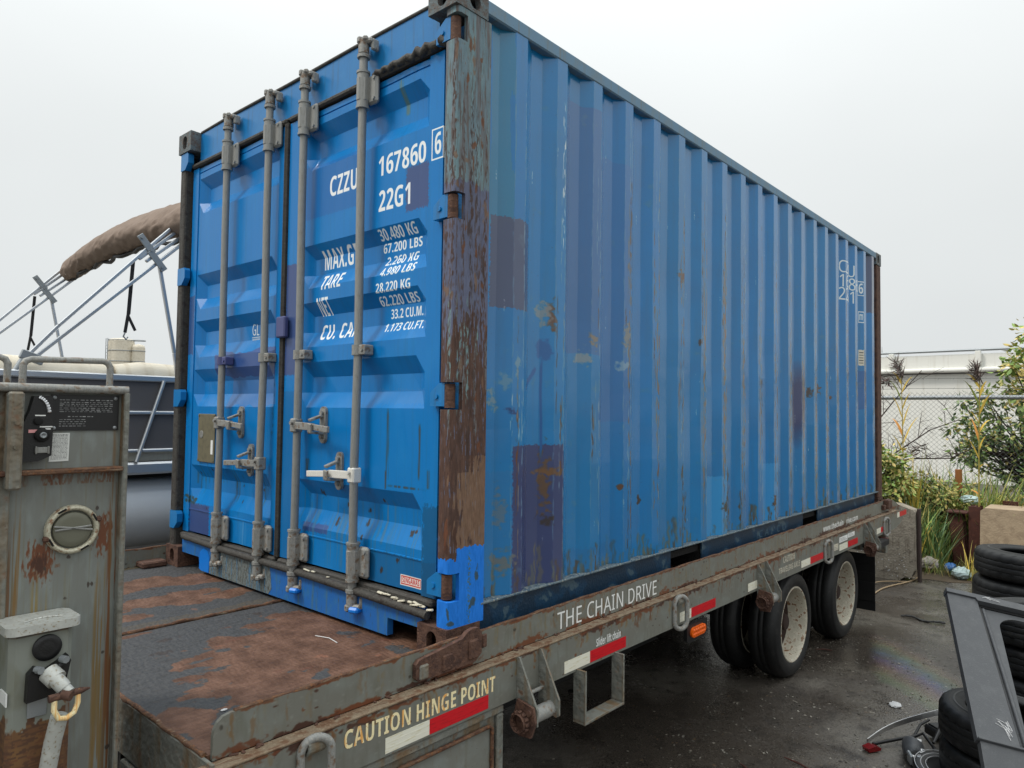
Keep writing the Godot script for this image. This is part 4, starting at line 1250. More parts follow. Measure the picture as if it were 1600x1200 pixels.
func trailer() -> void:
	M.rail = mat(Color.WHITE, 0.55, 0.0, rail_picture(), 1.0)
	M.rail.uv1_scale = Vector3(1.0 / 7.55, 1.0 / 0.3, 1.0 / 7.55)
	M.rail.uv1_offset = Vector3(0.95 / 7.55, -4.0, 0.0)
	M.rail.uv1_triplanar_sharpness = 30.0
	var t := thing("flatbed_trailer", "grey rusty flatbed trailer with white lettering on its side rail, carrying the blue container", "trailer", Vector3.ZERO)
	# deck
	var dm := mat(Color.WHITE, 0.72, 0.0, deck_picture(), 0.0, bump(0.12, 77, 4.0), 0.35)
	var uvd := func(x: float, z: float) -> Vector2: return Vector2((x + 0.95) / 1.4, (0.06 - z) / 2.56)
	for e in [[-2.455, -1.205], [-1.183, 0.037]]:
		var b := B.new()
		var ex := 6.3
		var g0 := Vector3(-0.91, 1.1, e[0])
		var g1 := Vector3(ex, 1.1, e[1])
		b.quad(g0, Vector3(g1.x, 1.1, g0.z), g1, Vector3(g0.x, 1.1, g1.z), Vector3.UP, uvd.call(g0.x, g0.z), uvd.call(g1.x, g0.z), uvd.call(g1.x, g1.z), uvd.call(g0.x, g1.z))
		b.quad(Vector3(g0.x, 1.085, g0.z), Vector3(g1.x, 1.085, g0.z), Vector3(g1.x, 1.085, g1.z), Vector3(g0.x, 1.085, g1.z), Vector3.DOWN)
		for zz in [[e[0], -1.0], [e[1], 1.0]]:
			b.quad(Vector3(g0.x, 1.085, zz[0]), Vector3(g1.x, 1.085, zz[0]), Vector3(g1.x, 1.1, zz[0]), Vector3(g0.x, 1.1, zz[0]), Vector3(0, 0, zz[1]), uvd.call(g0.x, zz[0]), uvd.call(g1.x, zz[0]), uvd.call(g1.x, zz[0]), uvd.call(g0.x, zz[0]))
		part("deck_plate", b, dm, t)
	var lip := B.new()       # bent lip along the joint, worn to bare metal
	var lp := []
	var lr := []
	for i in 40:
		lp.append(Vector3(-0.91 + i * 0.03, 1.103 + 0.002 * sin(i * 1.3), -1.196 + 0.003 * sin(i * 0.7)))
		lr.append(0.006 + 0.004 * absf(sin(i * 0.9)))
	lip.tube(lp, lr, 6)
	part("deck_joint", lip, M.ledge, t)
	var fe := B.new()        # front edge beam
	fe.span(Vector3(-0.922, 0.93, -2.44), Vector3(-0.911, 1.096, 0.088), 0.002)
	fe.span(Vector3(-0.91, 0.93, -2.44), Vector3(-0.84, 0.942, 0.036), 0.002)
	part("front_beam", fe, M.grey_rusty, t)
	var we := B.new()
	var wp := []
	var wr := []
	for i in 50:
		wp.append(Vector3(-0.914 + 0.002 * sin(i * 2.1), 1.099 + 0.0015 * sin(i * 1.1), -2.4 + i * 0.0496))
		wr.append(0.006 + 0.003 * absf(sin(i * 1.7)))
	we.tube(wp, wr, 6)
	part("weld_bead", we, M.ledge, t)
	for s in [1.0, -1.0]:
		var f := func(z: float) -> float: return z if s > 0 else -2.42 - z
		var dirz := Vector3(0, 0, s)
		var up := B.new()
		var poly := PackedVector2Array([Vector2(-0.9, 1.086), Vector2(-0.9, 1.15), Vector2(-0.897, 1.166), Vector2(-0.888, 1.184), Vector2(-0.872, 1.196), Vector2(-0.85, 1.2), Vector2(6.1, 1.2), Vector2(6.25, 1.175), Vector2(6.5, 1.10), Vector2(6.6, 1.045), Vector2(6.5, 1.03), Vector2(6.2, 1.086)])
		up.prism(poly, Vector3(0, 0, f.call(0.038)), Vector3(1, 0, 0), Vector3.UP, dirz * 0.012)
		part("upper_rail", up, M.rail, t)
		var ed := B.new()      # its worn, bright top edge
		var ep := []
		var er := []
		for i in 90:
			ep.append(Vector3(-0.84 + i * 0.0778, 1.2 + 0.0015 * sin(i * 1.9), f.call(0.044)))
			er.append(0.0066 + 0.0016 * sin(i * 2.7))
		ed.tube(ep, er, 6)
		part("rail_edge", ed, M.ledge, t)
		var le := B.new()
		le.span(Vector3(-0.95, 1.076, f.call(0.0505)), Vector3(6.2, 1.0855, f.call(0.1025)), 0.003)
		part("rail_ledge", le, M.ledge_light, t)
		var sc := B.new()      # scale and grit lying along the ledge
		for i in 70:
			var x := rf(-0.9, 6.1)
			sc.box(Vector3(x, 1.088, f.call(rf(0.054, 0.066))), Vector3(rf(0.006, 0.03), rf(0.003, 0.008), rf(0.006, 0.014)), 0.002, Basis(Vector3(0, 1, 0), rf(-1.5, 1.5)))
		var so := part("rust_scale", sc, M.rust, t)
		so.set_meta("kind", "stuff")
		var ch := B.new()
		var cp := PackedVector2Array([Vector2(-0.95, 0.925), Vector2(5.95, 0.905), Vector2(6.15, 0.912), Vector2(6.32, 0.94), Vector2(6.44, 0.985), Vector2(6.5, 1.0), Vector2(6.6, 1.005), Vector2(6.6, 1.045), Vector2(6.45, 1.06), Vector2(6.2, 1.0755), Vector2(-0.95, 1.0755)])
		ch.prism(cp, Vector3(0, 0, f.call(0.09)), Vector3(1, 0, 0), Vector3.UP, dirz * 0.010)
		ch.span(Vector3(-0.95, 0.925, f.call(0.03)), Vector3(5.9, 0.934, f.call(0.0895)), 0.0)
		part("lower_rail", ch, M.rail, t)
	# rust that has run down the lower rail: loose scale along its upper edge
	# lettering
	letters("CAUTION HINGE POINT", Vector3(-0.513, 0.997, 0.1008), Vector3(1, -0.02, 0).normalized(), Vector3.UP, 0.675, 0.058, M.letter_cream, t)
	letters("Slider lift chain", Vector3(0.827, 0.988, 0.1008), Vector3.RIGHT, Vector3.UP, 0.2, 0.036, M.letter_white, t)
	letters("CAUTION", Vector3(3.07, 1.018, 0.1008), Vector3.RIGHT, Vector3.UP, 0.22, 0.045, M.letter_faded, t)
	letters("TRAVELING AXLE", Vector3(2.99, 0.955, 0.1008), Vector3.RIGHT, Vector3.UP, 0.4, 0.04, M.letter_faded, t)
	letters("THE CHAIN DRIVE", Vector3(0.605, 1.1, 0.0508), Vector3.RIGHT, Vector3.UP, 0.838, 0.074, M.letter_white, t, 400)
	letters("www.thechain", Vector3(4.06, 1.108, 0.0508), Vector3.RIGHT, Vector3.UP, 0.52, 0.048, M.letter_white, t, 700)
	letters("rive.com", Vector3(4.67, 1.108, 0.0508), Vector3.RIGHT, Vector3.UP, 0.33, 0.048, M.letter_white, t, 700)
	for e in [[-0.355, -0.167, false], [-0.1665, 0.125, true], [0.592, 0.778, false], [0.7785, 1.071, true], [1.60, 1.727, false], [1.7275, 2.024, true], [2.481, 2.655, false], [2.6555, 2.69, true], [3.42, 3.608, false], [3.6085, 3.90, true], [4.3, 4.52, false], [4.534, 4.811, true], [5.42, 5.56, false], [5.561, 5.68, true]]:
		tape(t, e[0], e[1], e[2])
	for e in [[6.19, 6.28, false], [6.281, 6.57, true]]:
		tape(t, e[0], e[1], e[2], 1.032)
	for e in [[4.30, 4.52, 0.997, 1.04], [4.53, 4.72, 1.01, 1.045], [4.10, 4.27, 0.95, 1.0]]:
		var st := B.new()
		st.span(Vector3(e[0], e[2], 0.1002), Vector3(e[1], e[3], 0.1012), 0.0)
		part("notice_sticker", st, M.letter_faded if e[0] < 4.2 else M.letter_white, t)
		for k in 3:
			var ln := B.new()
			ln.span(Vector3(e[0] + 0.02, e[2] + 0.01 + 0.01 * k, 0.1012), Vector3(e[1] - 0.03 * k - 0.02, e[2] + 0.013 + 0.01 * k, 0.1016), 0.0)
			part("print_line", ln, M.steel, t)
	d_ring(t, -0.625, 1.082, 0.1, 0.35)
	d_ring(t, 1.57, 1.078, 0.1, 0.35)
	d_ring(t, 3.96, 1.062, 0.1, 0.35)
	d_ring(t, 5.69, 1.058, 0.1, 0.35)
	winch(t, 0.285)
	winch(t, 2.62)
	winch(t, 5.0)
	var lo := B.new()       # hanging step
	lo.span(Vector3(0.676, 0.715, 0.085), Vector3(0.688, 0.93, 0.15), 0.002)
	lo.span(Vector3(0.973, 0.715, 0.085), Vector3(0.985, 0.93, 0.15), 0.002)
	lo.span(Vector3(0.676, 0.703, 0.085), Vector3(0.985, 0.7148, 0.15), 0.002)
	part("step_loop", lo, M.grey_rusty, t)
	for e in [0.80, 0.84]:
		var hs := B.new()
		hs.tube([Vector3(e, 1.0, -0.02), Vector3(e + 0.01, 0.85, 0.0), Vector3(e + 0.05, 0.75, -0.03), Vector3(e + 0.1, 0.72, -0.1)], 0.008, 8)
		part("air_hose", hs, M.black, t)
	var ml := B.new()       # side marker lamp, unlit
	ml.prism(PackedVector2Array([Vector2(1.655, 0.82), Vector2(1.68, 0.805), Vector2(1.87, 0.81), Vector2(1.89, 0.83), Vector2(1.89, 0.895), Vector2(1.875, 0.903), Vector2(1.67, 0.903), Vector2(1.655, 0.89)]), Vector3(0, 0, 0.096), Vector3(1, 0, 0), Vector3.UP, Vector3(0, 0, 0.018))
	var mo := part("marker_light", ml, M.black, t)
	var am := B.new()
	am.prism(PackedVector2Array(oval(0.165, 0.052, 24)), Vector3(1.772, 0.857, 0.1145), Vector3(1, 0, 0), Vector3.UP, Vector3(0, 0, 0.012))
	for k in 6:
		for j in 2:
			am.lathe([Vector2(0.009, 0), Vector2(0.007, 0.004), Vector2(0.0, 0.006)], Vector3(1.712 + 0.024 * k, 0.846 + 0.022 * j, 0.1265), Vector3(0, 0, 1), 8)
	part("lens", am, M.amber, mo)
	var tw := B.new()       # rusty sliding lock plate by the container foot
	tw.prism(PackedVector2Array([Vector2(-0.205, 1.12), Vector2(-0.205, 1.165), Vector2(-0.19, 1.178), Vector2(0.015, 1.203), Vector2(0.04, 1.222), Vector2(0.07, 1.23), Vector2(0.10, 1.226), Vector2(0.117, 1.205), Vector2(0.117, 1.13), Vector2(0.085, 1.106), Vector2(0.03, 1.104), Vector2(-0.19, 1.106)]), Vector3(0, 0, 0.053), Vector3(1, 0, 0), Vector3.UP, Vector3(0, 0, 0.018))
	var to := part("lock_plate", tw, M.rust, t)
	for e in [[-0.17, 1.135, 0.04, 0.05, 0.012], [-0.06, 1.14, 0.05, 0.055, 0.010], [0.07, 1.155, 0.05, 0.07, 0.016], [0.145, 1.165, 0.026, 0.05, 0.01]]:
		var k := B.new()
		k.box(Vector3(e[0], e[1], 0.072 if e[0] < 0.1 else 0.057), Vector3(e[2], e[3], e[4]), 0.005)
		part("lock_lug", k, M.rust if e[0] > -0.1 else M.grey_rusty, to)
	var bl := B.new()
	bl.box(Vector3(5.93, 1.165, 0.075), Vector3(0.14, 0.09, 0.05), 0.008)
	bl.box(Vector3(5.82, 1.14, 0.065), Vector3(0.06, 0.05, 0.03), 0.005)
	part("stop_block", bl, M.rust, t)
	# foot blocks on the far side by the container
	var fb := B.new()
	fb.span(Vector3(-0.16, 1.1005, -2.5), Vector3(-0.02, 1.135, -2.36), 0.008)
	part("stop_block", fb, M.rust, t)
	# locker under the front
	var tb := B.new()
	tb.span(Vector3(-0.93, 0.45, -0.5), Vector3(0.225, 0.922, 0.072), 0.004)
	var lk := part("locker", tb, M.grey_rusty, t)
	for e in [[-0.93, 0.225, 0.885, 0.915], [0.19, 0.2249, 0.45, 0.884]]:
		var b := B.new()
		b.span(Vector3(e[0], e[2], 0.0725), Vector3(e[1], e[3], 0.092), 0.006)
		part("locker_frame", b, M.grey_rusty, lk)
	var dd := B.new()
	dd.span(Vector3(-0.92, 0.46, 0.0725), Vector3(0.165, 0.85, 0.078), 0.002)
	part("locker_door", dd, M.grey, lk)
	var dl := B.new()
	dl.tube([Vector3(-0.92, 0.852, 0.084), Vector3(0.15, 0.852, 0.084), Vector3(0.166, 0.84, 0.084), Vector3(0.168, 0.46, 0.084)], 0.008, 8)
	part("door_rim", dl, M.ledge, lk)
	# running gear
	for z in [-0.72, -1.72]:
		var b := B.new()
		b.span(Vector3(-0.85, 0.62, z - 0.008), Vector3(6.2, 1.06, z + 0.008), 0.0)
		b.span(Vector3(-0.85, 0.605, z - 0.07), Vector3(6.2, 0.62, z + 0.07), 0.0)
		b.span(Vector3(-0.85, 1.06, z - 0.07), Vector3(6.2, 1.072, z + 0.07), 0.0)
		part("frame_beam", b, M.undercarriage, t)
	for i in 14:
		var b := B.new()
		b.span(Vector3(-0.6 + i * 0.5, 0.96, -2.4), Vector3(-0.56 + i * 0.5, 1.07, -0.0), 0.0)
		part("cross_member", b, M.undercarriage, t)
	for x in [3.81, 5.115]:
		var b := B.new()
		b.tube([Vector3(x, 0.408, -2.2), Vector3(x, 0.408, -0.22)], 0.065, 12)
		part("axle", b, M.undercarriage, t)
		wheel(t, x, -0.085, 1.0)
		wheel(t, x, -2.335, -1.0)
	var ta := B.new()
	ta.tube([Vector3(1.2, 0.62, -1.22), Vector3(2.6, 0.62, -1.22)], 0.18, 20)
	part("air_tank", ta, M.undercarriage, t)
	var lf := B.new()       # solid block added between the beams to darken the underside
	lf.span(Vector3(-0.8, 0.32, -1.62), Vector3(3.0, 0.58, -0.82), 0.01)
	part("added_shade_block", lf, M.undercarriage, t)
	var gb := B.new()  # long box added on the far side to block light under the deck
	gb.span(Vector3(-0.9, 0.2, -2.38), Vector3(3.1, 0.92, -1.85), 0.01)
	part("added_shade_box", gb, M.undercarriage, t)
	for z in [-0.58, -2.36]:
		var b := B.new()
		for i in 6:
			var a := 5.83 + 0.004 * sin(i * 1.4)
			b.box(Vector3(a, 0.62 - i * 0.092, z + 0.26), Vector3(0.012, 0.093, 0.60), 0.001, Basis(Vector3(0, 0, 1), 0.03 * sin(i * 1.1)))
		part("mud_flap", b, M.black_matt, t)
	var rb := B.new()
	rb.span(Vector3(6.25, 0.62, -2.4), Vector3(6.33, 1.05, -0.02), 0.006)
	part("rear_beam", rb, M.grey_rusty, t)
	var tl := B.new()
	tl.span(Vector3(5.25, 0.82, 0.02), Vector3(5.62, 0.875, 0.16), 0.006)
	part("light_bracket", tl, M.undercarriage, t)
	var rl := B.new()
	rl.span(Vector3(5.621, 0.822, 0.03), Vector3(5.66, 0.873, 0.15), 0.006)
	part("rear_light", rl, M.red_lens, t)

func cabinet_picture() -> ImageTexture:
	var w := 768
	var h := 1024
	var c := Cv.new(w, h, -1.40, -1.05, 0.9, 2.09, rgb(114, 117, 112))
	var big := nz(w, h, 0.012, 91)
	var vert := nz(w, h, 0.04, 92, 1, 12)
	var fine := nz(w, h, 0.15, 93)
	var kn := nz(w, h, 0.05, 94)
	c.layer(big, 110, 220, rgb(128, 135, 132), 0.7)
	c.layer(vert, 165, 235, rgb(112, 108, 88), 0.6)
	c.layer(fine, 216, 245, rgb(84, 80, 70), 0.5)
	c.blob(-1.255, 1.695, 0.035, 0.04, RUST, 0.95, kn, 0.7, 0.35)
	c.blob(-1.255, 1.69, 0.018, 0.022, RUSTD, 0.9, kn, 0.6, 0.4)
	c.blob(-1.112, 1.735, 0.024, 0.04, RUST, 0.95, kn, 0.7, 0.35)
	for k in 40:
		c.run(rf(-1.27, -1.235), 0.95, rf(1.5, 1.69), rf(0.002, 0.008), rgb(130, 110, 62), rf(0.2, 0.6), vert, 0.35)
		c.run(rf(-1.125, -1.10), 1.0, rf(1.55, 1.7), rf(0.002, 0.006), rgb(120, 98, 60), rf(0.2, 0.5), vert, 0.4)
	for k in 34:
		c.run(rf(-1.095, -1.068), rf(0.9, 1.7), rf(1.2, 2.05), rf(0.003, 0.008), [rgb(112, 78, 42), RUST, rgb(96, 84, 62)][rng.randi() % 3], rf(0.3, 0.8), vert, 0.4)
		c.run(rf(-1.335, -1.30), rf(0.9, 1.6), rf(1.2, 1.86), rf(0.003, 0.01), [rgb(120, 88, 46), RUST, rgb(104, 92, 66)][rng.randi() % 3], rf(0.3, 0.8), vert, 0.4)
	for k in 40:
		c.run(rf(-1.3, -1.07), 1.835, 1.86, rf(0.004, 0.012), RUST, rf(0.2, 0.5), kn, 0.4)
	for k in 16:
		c.blob(rf(-1.3, -1.08), rf(1.0, 1.85), rf(0.003, 0.008), rf(0.003, 0.006), rgb(58, 50, 44), 0.9, kn, 0.6, 0.4)
	return c.tex()

func label_picture(dark: bool) -> ImageTexture:
	var w := 256
	var h := 256
	var bg := rgb(20, 20, 22) if dark else rgb(206, 208, 204)
	var ink := rgb(170, 172, 172) if dark else rgb(60, 60, 60)
	var c := Cv.new(w, h, 0, 1, 0, 1, bg)
	if dark:
		for r in [[0.12, 0.9, 0.84, 0.03], [0.12, 0.9, 0.78, 0.018], [0.12, 0.9, 0.73, 0.018], [0.12, 0.9, 0.68, 0.018], [0.12, 0.9, 0.62, 0.018], [0.12, 0.9, 0.57, 0.018], [0.12, 0.9, 0.52, 0.018], [0.24, 0.62, 0.38, 0.025], [0.12, 0.5, 0.30, 0.018], [0.12, 0.5, 0.24, 0.018], [0.12, 0.5, 0.18, 0.018], [0.12, 0.5, 0.12, 0.018]]:
			var x: float = r[0]
			while x < r[1]:
				var L := rf(0.02, 0.07)
				c.rect(x, minf(x + L, r[1]), r[2], r[2] + r[3], ink, rf(0.5, 0.95))
				x += L + rf(0.008, 0.03)
	else:
		for k in 20:
			var x := 0.08
			var y := 0.93 - k * 0.045
			while x < 0.92:
				var L := rf(0.04, 0.14)
				c.rect(x, minf(x + L, 0.92), y, y + (0.026 if k < 2 else 0.018), ink, rf(0.4, 0.85))
				x += L + rf(0.01, 0.04)
	return c.tex()

func cabinet() -> void:
	var t := thing("control_cabinet", "tall grey rust-streaked steel cabinet with black control labels, at the front of the trailer", "cabinet", Vector3.ZERO)
	var b := B.new()
	b.span(Vector3(-2.3, 0.5, -0.62), Vector3(-1.064, 2.07, -0.18), 0.004)
	part("body", b, M.grey_rusty, t)
	var cm := mat(Color.WHITE, 0.5, 0.0, cabinet_picture(), 0.0)
	var f := B.new()
	var uvf := func(x: float, y: float) -> Vector2: return Vector2((x + 1.40) / 0.35, (2.09 - y) / 1.19)
	for e in [[-1.326, -1.076, 1.87, 2.07], [-1.326, -1.076, 0.55, 1.858]]:
		f.quad(Vector3(e[0], e[2], -0.1785), Vector3(e[1], e[2], -0.1785), Vector3(e[1], e[3], -0.1785), Vector3(e[0], e[3], -0.1785), Vector3(0, 0, 1), uvf.call(e[0], maxf(e[2], 0.9)), uvf.call(e[1], maxf(e[2], 0.9)), uvf.call(e[1], e[3]), uvf.call(e[0], e[3]))
	part("front_panel", f, cm, t)
	var fl := B.new()
	fl.span(Vector3(-2.28, 1.875, -0.1795), Vector3(-1.36, 2.07, -0.174), 0.0)
	fl.span(Vector3(-2.28, 0.55, -0.1795), Vector3(-1.36, 1.855, -0.174), 0.0)
	part("left_panel", fl, M.grey, t)
	for e in [[-1.077, -1.063, 0.5, 2.07, -0.178, -0.150], [-2.3, -1.0775, 1.858, 1.871, -0.178, -0.140], [-1.352, -1.327, 0.5, 1.857, -0.178, -0.166]]:
		var r := B.new()
		r.span(Vector3(e[0], e[2], e[4]), Vector3(e[1], e[3], e[5]), 0.003)
		part("frame_strip", r, M.ledge if e[2] > 1.8 else M.grey_rusty, t)
	var tr := B.new()
	tr.tube([Vector3(-2.3, 2.077, -0.162), Vector3(-1.066, 2.077, -0.162)], 0.0115, 10)
	part("top_edge", tr, M.steel_worn, t)
	var tp := B.new()
	tp.span(Vector3(-2.3, 2.068, -0.63), Vector3(-1.064, 2.08, -0.175), 0.002)
	part("top_plate", tp, M.grey_rusty, t)
	var vb := B.new()
	vb.span(Vector3(-1.345, 1.825, -0.17), Vector3(-1.313, 2.066, -0.128), 0.005)
	for y in [1.93, 1.99]:
		vb.tube([Vector3(-1.328, y, -0.132), Vector3(-1.328, y, -0.124)], 0.006, 8)
	part("latch_bar", vb, M.grey_rusty, t)
	for e in [[-1.303, -1.1, -0.2], [-2.0, -1.322, -0.26]]:
		var h := B.new()
		var x0: float = e[0]
		var x1: float = e[1]
		h.tube([Vector3(x0, 2.08, e[2]), Vector3(x0, 2.135, e[2]), Vector3(x0 + 0.006, 2.146, e[2]), Vector3(x0 + 0.018, 2.151, e[2]), Vector3(x1 - 0.018, 2.156, e[2]), Vector3(x1 - 0.006, 2.151, e[2]), Vector3(x1, 2.14, e[2]), Vector3(x1, 2.08, e[2])], 0.0085, 10)
		part("lifting_handle", h, M.steel_worn, t)
	# labels and switch
	var q := B.new()
	var lx := [-1.245, -1.083, 1.968, 2.062]
	q.quad(Vector3(lx[0], lx[2], -0.1745), Vector3(lx[1], lx[2], -0.1745), Vector3(lx[1], lx[3], -0.1745), Vector3(lx[0], lx[3], -0.1745), Vector3(0, 0, 1), Vector2(0, 1), Vector2(1, 1), Vector2(1, 0), Vector2(0, 0))
	q.span(Vector3(lx[0], lx[2], -0.178), Vector3(lx[1], lx[3], -0.1752), 0.0)
	var qo := part("black_label", q, mat(Color.WHITE, 0.4, 0.0, label_picture(true)), t)
	for e in [[-1.237, 1.975], [-1.092, 1.975], [-1.092, 2.054], [-1.237, 2.054]]:
		var s := B.new()
		s.lathe([Vector2(0.005, 0), Vector2(0.004, 0.002), Vector2(0, 0.0025)], Vector3(e[0], e[1], -0.1744), Vector3(0, 0, 1), 10)
		part("screw", s, M.galv, qo)
	var wl := B.new()
	wl.quad(Vector3(-1.245, 1.888, -0.1765), Vector3(-1.2, 1.889, -0.1765), Vector3(-1.199, 1.962, -0.1765), Vector3(-1.242, 1.962, -0.1765), Vector3(0, 0, 1), Vector2(0, 1), Vector2(1, 1), Vector2(1, 0), Vector2(0, 0))
	part("white_label", wl, mat(Color.WHITE, 0.6, 0.0, label_picture(false)), t)
	var sw := B.new()
	sw.prism(PackedVector2Array([Vector2(-1.312, 1.892), Vector2(-1.275, 1.892), Vector2(-1.246, 1.906), Vector2(-1.244, 1.985), Vector2(-1.246, 2.05), Vector2(-1.252, 2.058), Vector2(-1.288, 2.056), Vector2(-1.296, 2.02), Vector2(-1.31, 1.985)]), Vector3(0, 0, -0.178), Vector3(1, 0, 0), Vector3.UP, Vector3(0, 0, 0.026))
	var so := part("control_switch", sw, M.black, t)
	var vi := B.new()
	for i in 8:
		var t0 := 0.2 + i * 0.16
		vi.bar(Vector3(-1.284 + 0.03 * sin(t0), 2.01 + 0.045 * cos(t0), -0.15), Vector3(-1.284 + 0.03 * sin(t0 + 0.16), 2.01 + 0.045 * cos(t0 + 0.16), -0.15), 0.006, 0.010, Vector3(0, 0, 1))
	part("visor", vi, M.chrome, so)
	var kb := B.new()
	kb.lathe([Vector2(0.017, 0), Vector2(0.017, 0.008), Vector2(0.014, 0.012), Vector2(0.008, 0.013)], Vector3(-1.269, 1.958, -0.152), Vector3(0, 0, 1), 20)
	part("knob", kb, M.black_matt, so)
	var kc := B.new()
	kc.lathe([Vector2(0.008, 0.0), Vector2(0.008, 0.016), Vector2(0.005, 0.018), Vector2(0.004, 0.014), Vector2(0, 0.014)], Vector3(-1.269, 1.958, -0.152), Vector3(0, 0, 1), 16)
	part("knob_centre", kc, M.galv, so)
	var bt := B.new()
	bt.lathe([Vector2(0.010, 0), Vector2(0.010, 0.005), Vector2(0.007, 0.007), Vector2(0, 0.007)], Vector3(-1.278, 1.993, -0.152), Vector3(0, 0, 1), 16)
	part("button", bt, M.black_matt, so)
	var fr := B.new()
	fr.span(Vector3(-1.283, 1.913, -0.152), Vector3(-1.252, 1.928, -0.148), 0.001)
	fr.span(Vector3(-1.283, 1.911, -0.150), Vector3(-1.279, 1.93, -0.145), 0.001)
	fr.span(Vector3(-1.256, 1.911, -0.150), Vector3(-1.252, 1.93, -0.145), 0.001)
	part("latch", fr, M.steel, so)
	var ws := B.new()
	ws.prism(PackedVector2Array([Vector2(-1.298, 1.964), Vector2(-1.284, 1.964), Vector2(-1.279, 1.972), Vector2(-1.298, 1.972)]), Vector3(0, 0, -0.1515), Vector3(1, 0, 0), Vector3.UP, Vector3(0, 0, 0.001))
	part("warning_sticker", ws, mat(rgb(214, 150, 150), 0.5), so)
	for e in [[-1.274, -1.246, 1.9775], [-1.262, -1.25, 1.972], [-1.285, -1.262, 2.006]]:
		var l := B.new()
		l.span(Vector3(e[0], e[2], -0.1518), Vector3(e[1], e[2] + 0.003, -0.151), 0.0)
		part("print_line", l, M.letter_white, so)
	# round cap in its cast ring
	var rg := B.new()
	var o := Vector3(-1.186, 1.71, -0.178)
	rg.lathe([Vector2(0.064, 0.0), Vector2(0.063, 0.010), Vector2(0.058, 0.016), Vector2(0.052, 0.014), Vector2(0.049, 0.006), Vector2(0.049, 0.0)], o, Vector3(0, 0, 1), 40)
	var ro := part("cap_ring", rg, M.cap_ring, t)
	for k in 4:
		var th := 0.5 + TAU * k / 4
		var s := B.new()
		s.box(o + Vector3(cos(th) * 0.057, sin(th) * 0.057, 0.0135), Vector3(0.022, 0.005, 0.006), 0.001, Basis(Vector3(0, 0, 1), th + PI / 2))
		part("slot", s, M.black_matt, ro)
	for th in [0.35, PI + 0.3]:
		var s := B.new()
		s.box(o + Vector3(cos(th) * 0.063, sin(th) * 0.063, 0.010), Vector3(0.016, 0.014, 0.014), 0.004)
		part("cap_clamp", s, M.rust, ro)
	var cp := B.new()
	cp.lathe([Vector2(0.046, 0.0), Vector2(0.046, 0.006), Vector2(0.043, 0.011), Vector2(0.030, 0.0125), Vector2(0, 0.0125)], o, Vector3(0, 0, 1), 36)
	part("round_cap", cp, M.olive, t)
	for e in [[0.18, 0.092], [-0.18, 0.085]]:
		var s := B.new()
		s.box(o + Vector3(0, 0.004, 0.014), Vector3(e[1], 0.005, 0.006), 0.0015, Basis(Vector3(0, 0, 1), -absf(e[0]) if e[0] > 0 else 0.06))
		part("cap_ridge", s, M.steel, ro)
	# socket box at the foot
	var sb := B.new()
	sb.span(Vector3(-1.338, 0.6, -0.178), Vector3(-1.205, 1.492, -0.072), 0.012)
	var sbo := part("socket_box", sb, M.box_paint, t)
	var lid := B.new()
	var pl := []
	for q2 in oval(0.155, 0.10, 28):
		pl.append(q2 as Vector2)
	var rr := PackedVector2Array()
	for e in [[-1, -1], [1, -1], [1, 1], [-1, 1]]:
		for k in 6:
			var th := atan2(e[1], e[0]) - PI / 4 + PI / 2 * k / 5.0
			rr.append(Vector2(e[0] * 0.055, e[1] * 0.038) + Vector2(cos(th), sin(th)) * 0.024)
	lid.prism(rr, Vector3(-1.270, 1.490, -0.114), Vector3(1, 0, 0), Vector3(0, 0, 1), Vector3(0, 0.020, 0))
	part("lid", lid, M.lid, sbo)
	var sl := B.new()
	for i in 8:
		var a := -0.042 + i * 0.0105
		sl.bar(Vector3(-1.265 + a, 1.5115, -0.09 - 0.016 * sin(i / 8.0 * PI)), Vector3(-1.265 + a + 0.0105, 1.5115, -0.09 - 0.016 * sin((i + 1) / 8.0 * PI)), 0.004, 0.004)
	part("lid_rim", sl, M.lid, sbo)
	var bb := B.new()
	bb.lathe([Vector2(0.031, 0), Vector2(0.031, 0.006), Vector2(0.020, 0.009), Vector2(0.018, 0.007), Vector2(0.012, 0.009), Vector2(0, 0.009)], Vector3(-1.262, 1.447, -0.0715), Vector3(0, 0, 1), 28)
	part("rubber_button", bb, M.black, sbo)
	var cl := B.new()
	cl.prism(PackedVector2Array([Vector2(-1.306, 1.33), Vector2(-1.25, 1.335), Vector2(-1.225, 1.36), Vector2(-1.215, 1.41), Vector2(-1.222, 1.425), Vector2(-1.24, 1.412), Vector2(-1.265, 1.398), Vector2(-1.29, 1.41), Vector2(-1.304, 1.395)]), Vector3(0, 0, -0.0715), Vector3(1, 0, 0), Vector3.UP, Vector3(0, 0, 0.022))
	cl.tube([Vector3(-1.292, 1.405, -0.05), Vector3(-1.266, 1.385, -0.042), Vector3(-1.235, 1.405, -0.05)], 0.008, 8)
	part("clamp", cl, M.black, sbo)
	var bolts := B.new()
	for e in [[-1.288, 1.405], [-1.236, 1.418]]:
		bolts.tube([Vector3(e[0], e[1], -0.05), Vector3(e[0] + 0.006, e[1], -0.034)], 0.009, 8)
	part("clamp_bolts", bolts, M.galv, sbo)
	var sh := B.new()
	sh.tube([Vector3(-1.262, 1.392, -0.052), Vector3(-1.250, 1.376, -0.03)], 0.023, 18)
	sh.tube([Vector3(-1.262, 1.392, -0.04), Vector3(-1.244, 1.366, -0.012), Vector3(-1.240, 1.360, -0.008)], [0.017, 0.017, 0.016], 14)
	sh.tube([Vector3(-1.245, 1.370, -0.018), Vector3(-1.232, 1.350, 0.004)], 0.013, 12)
	part("plug_shaft", sh, M.lid, sbo)
	var cv := B.new()
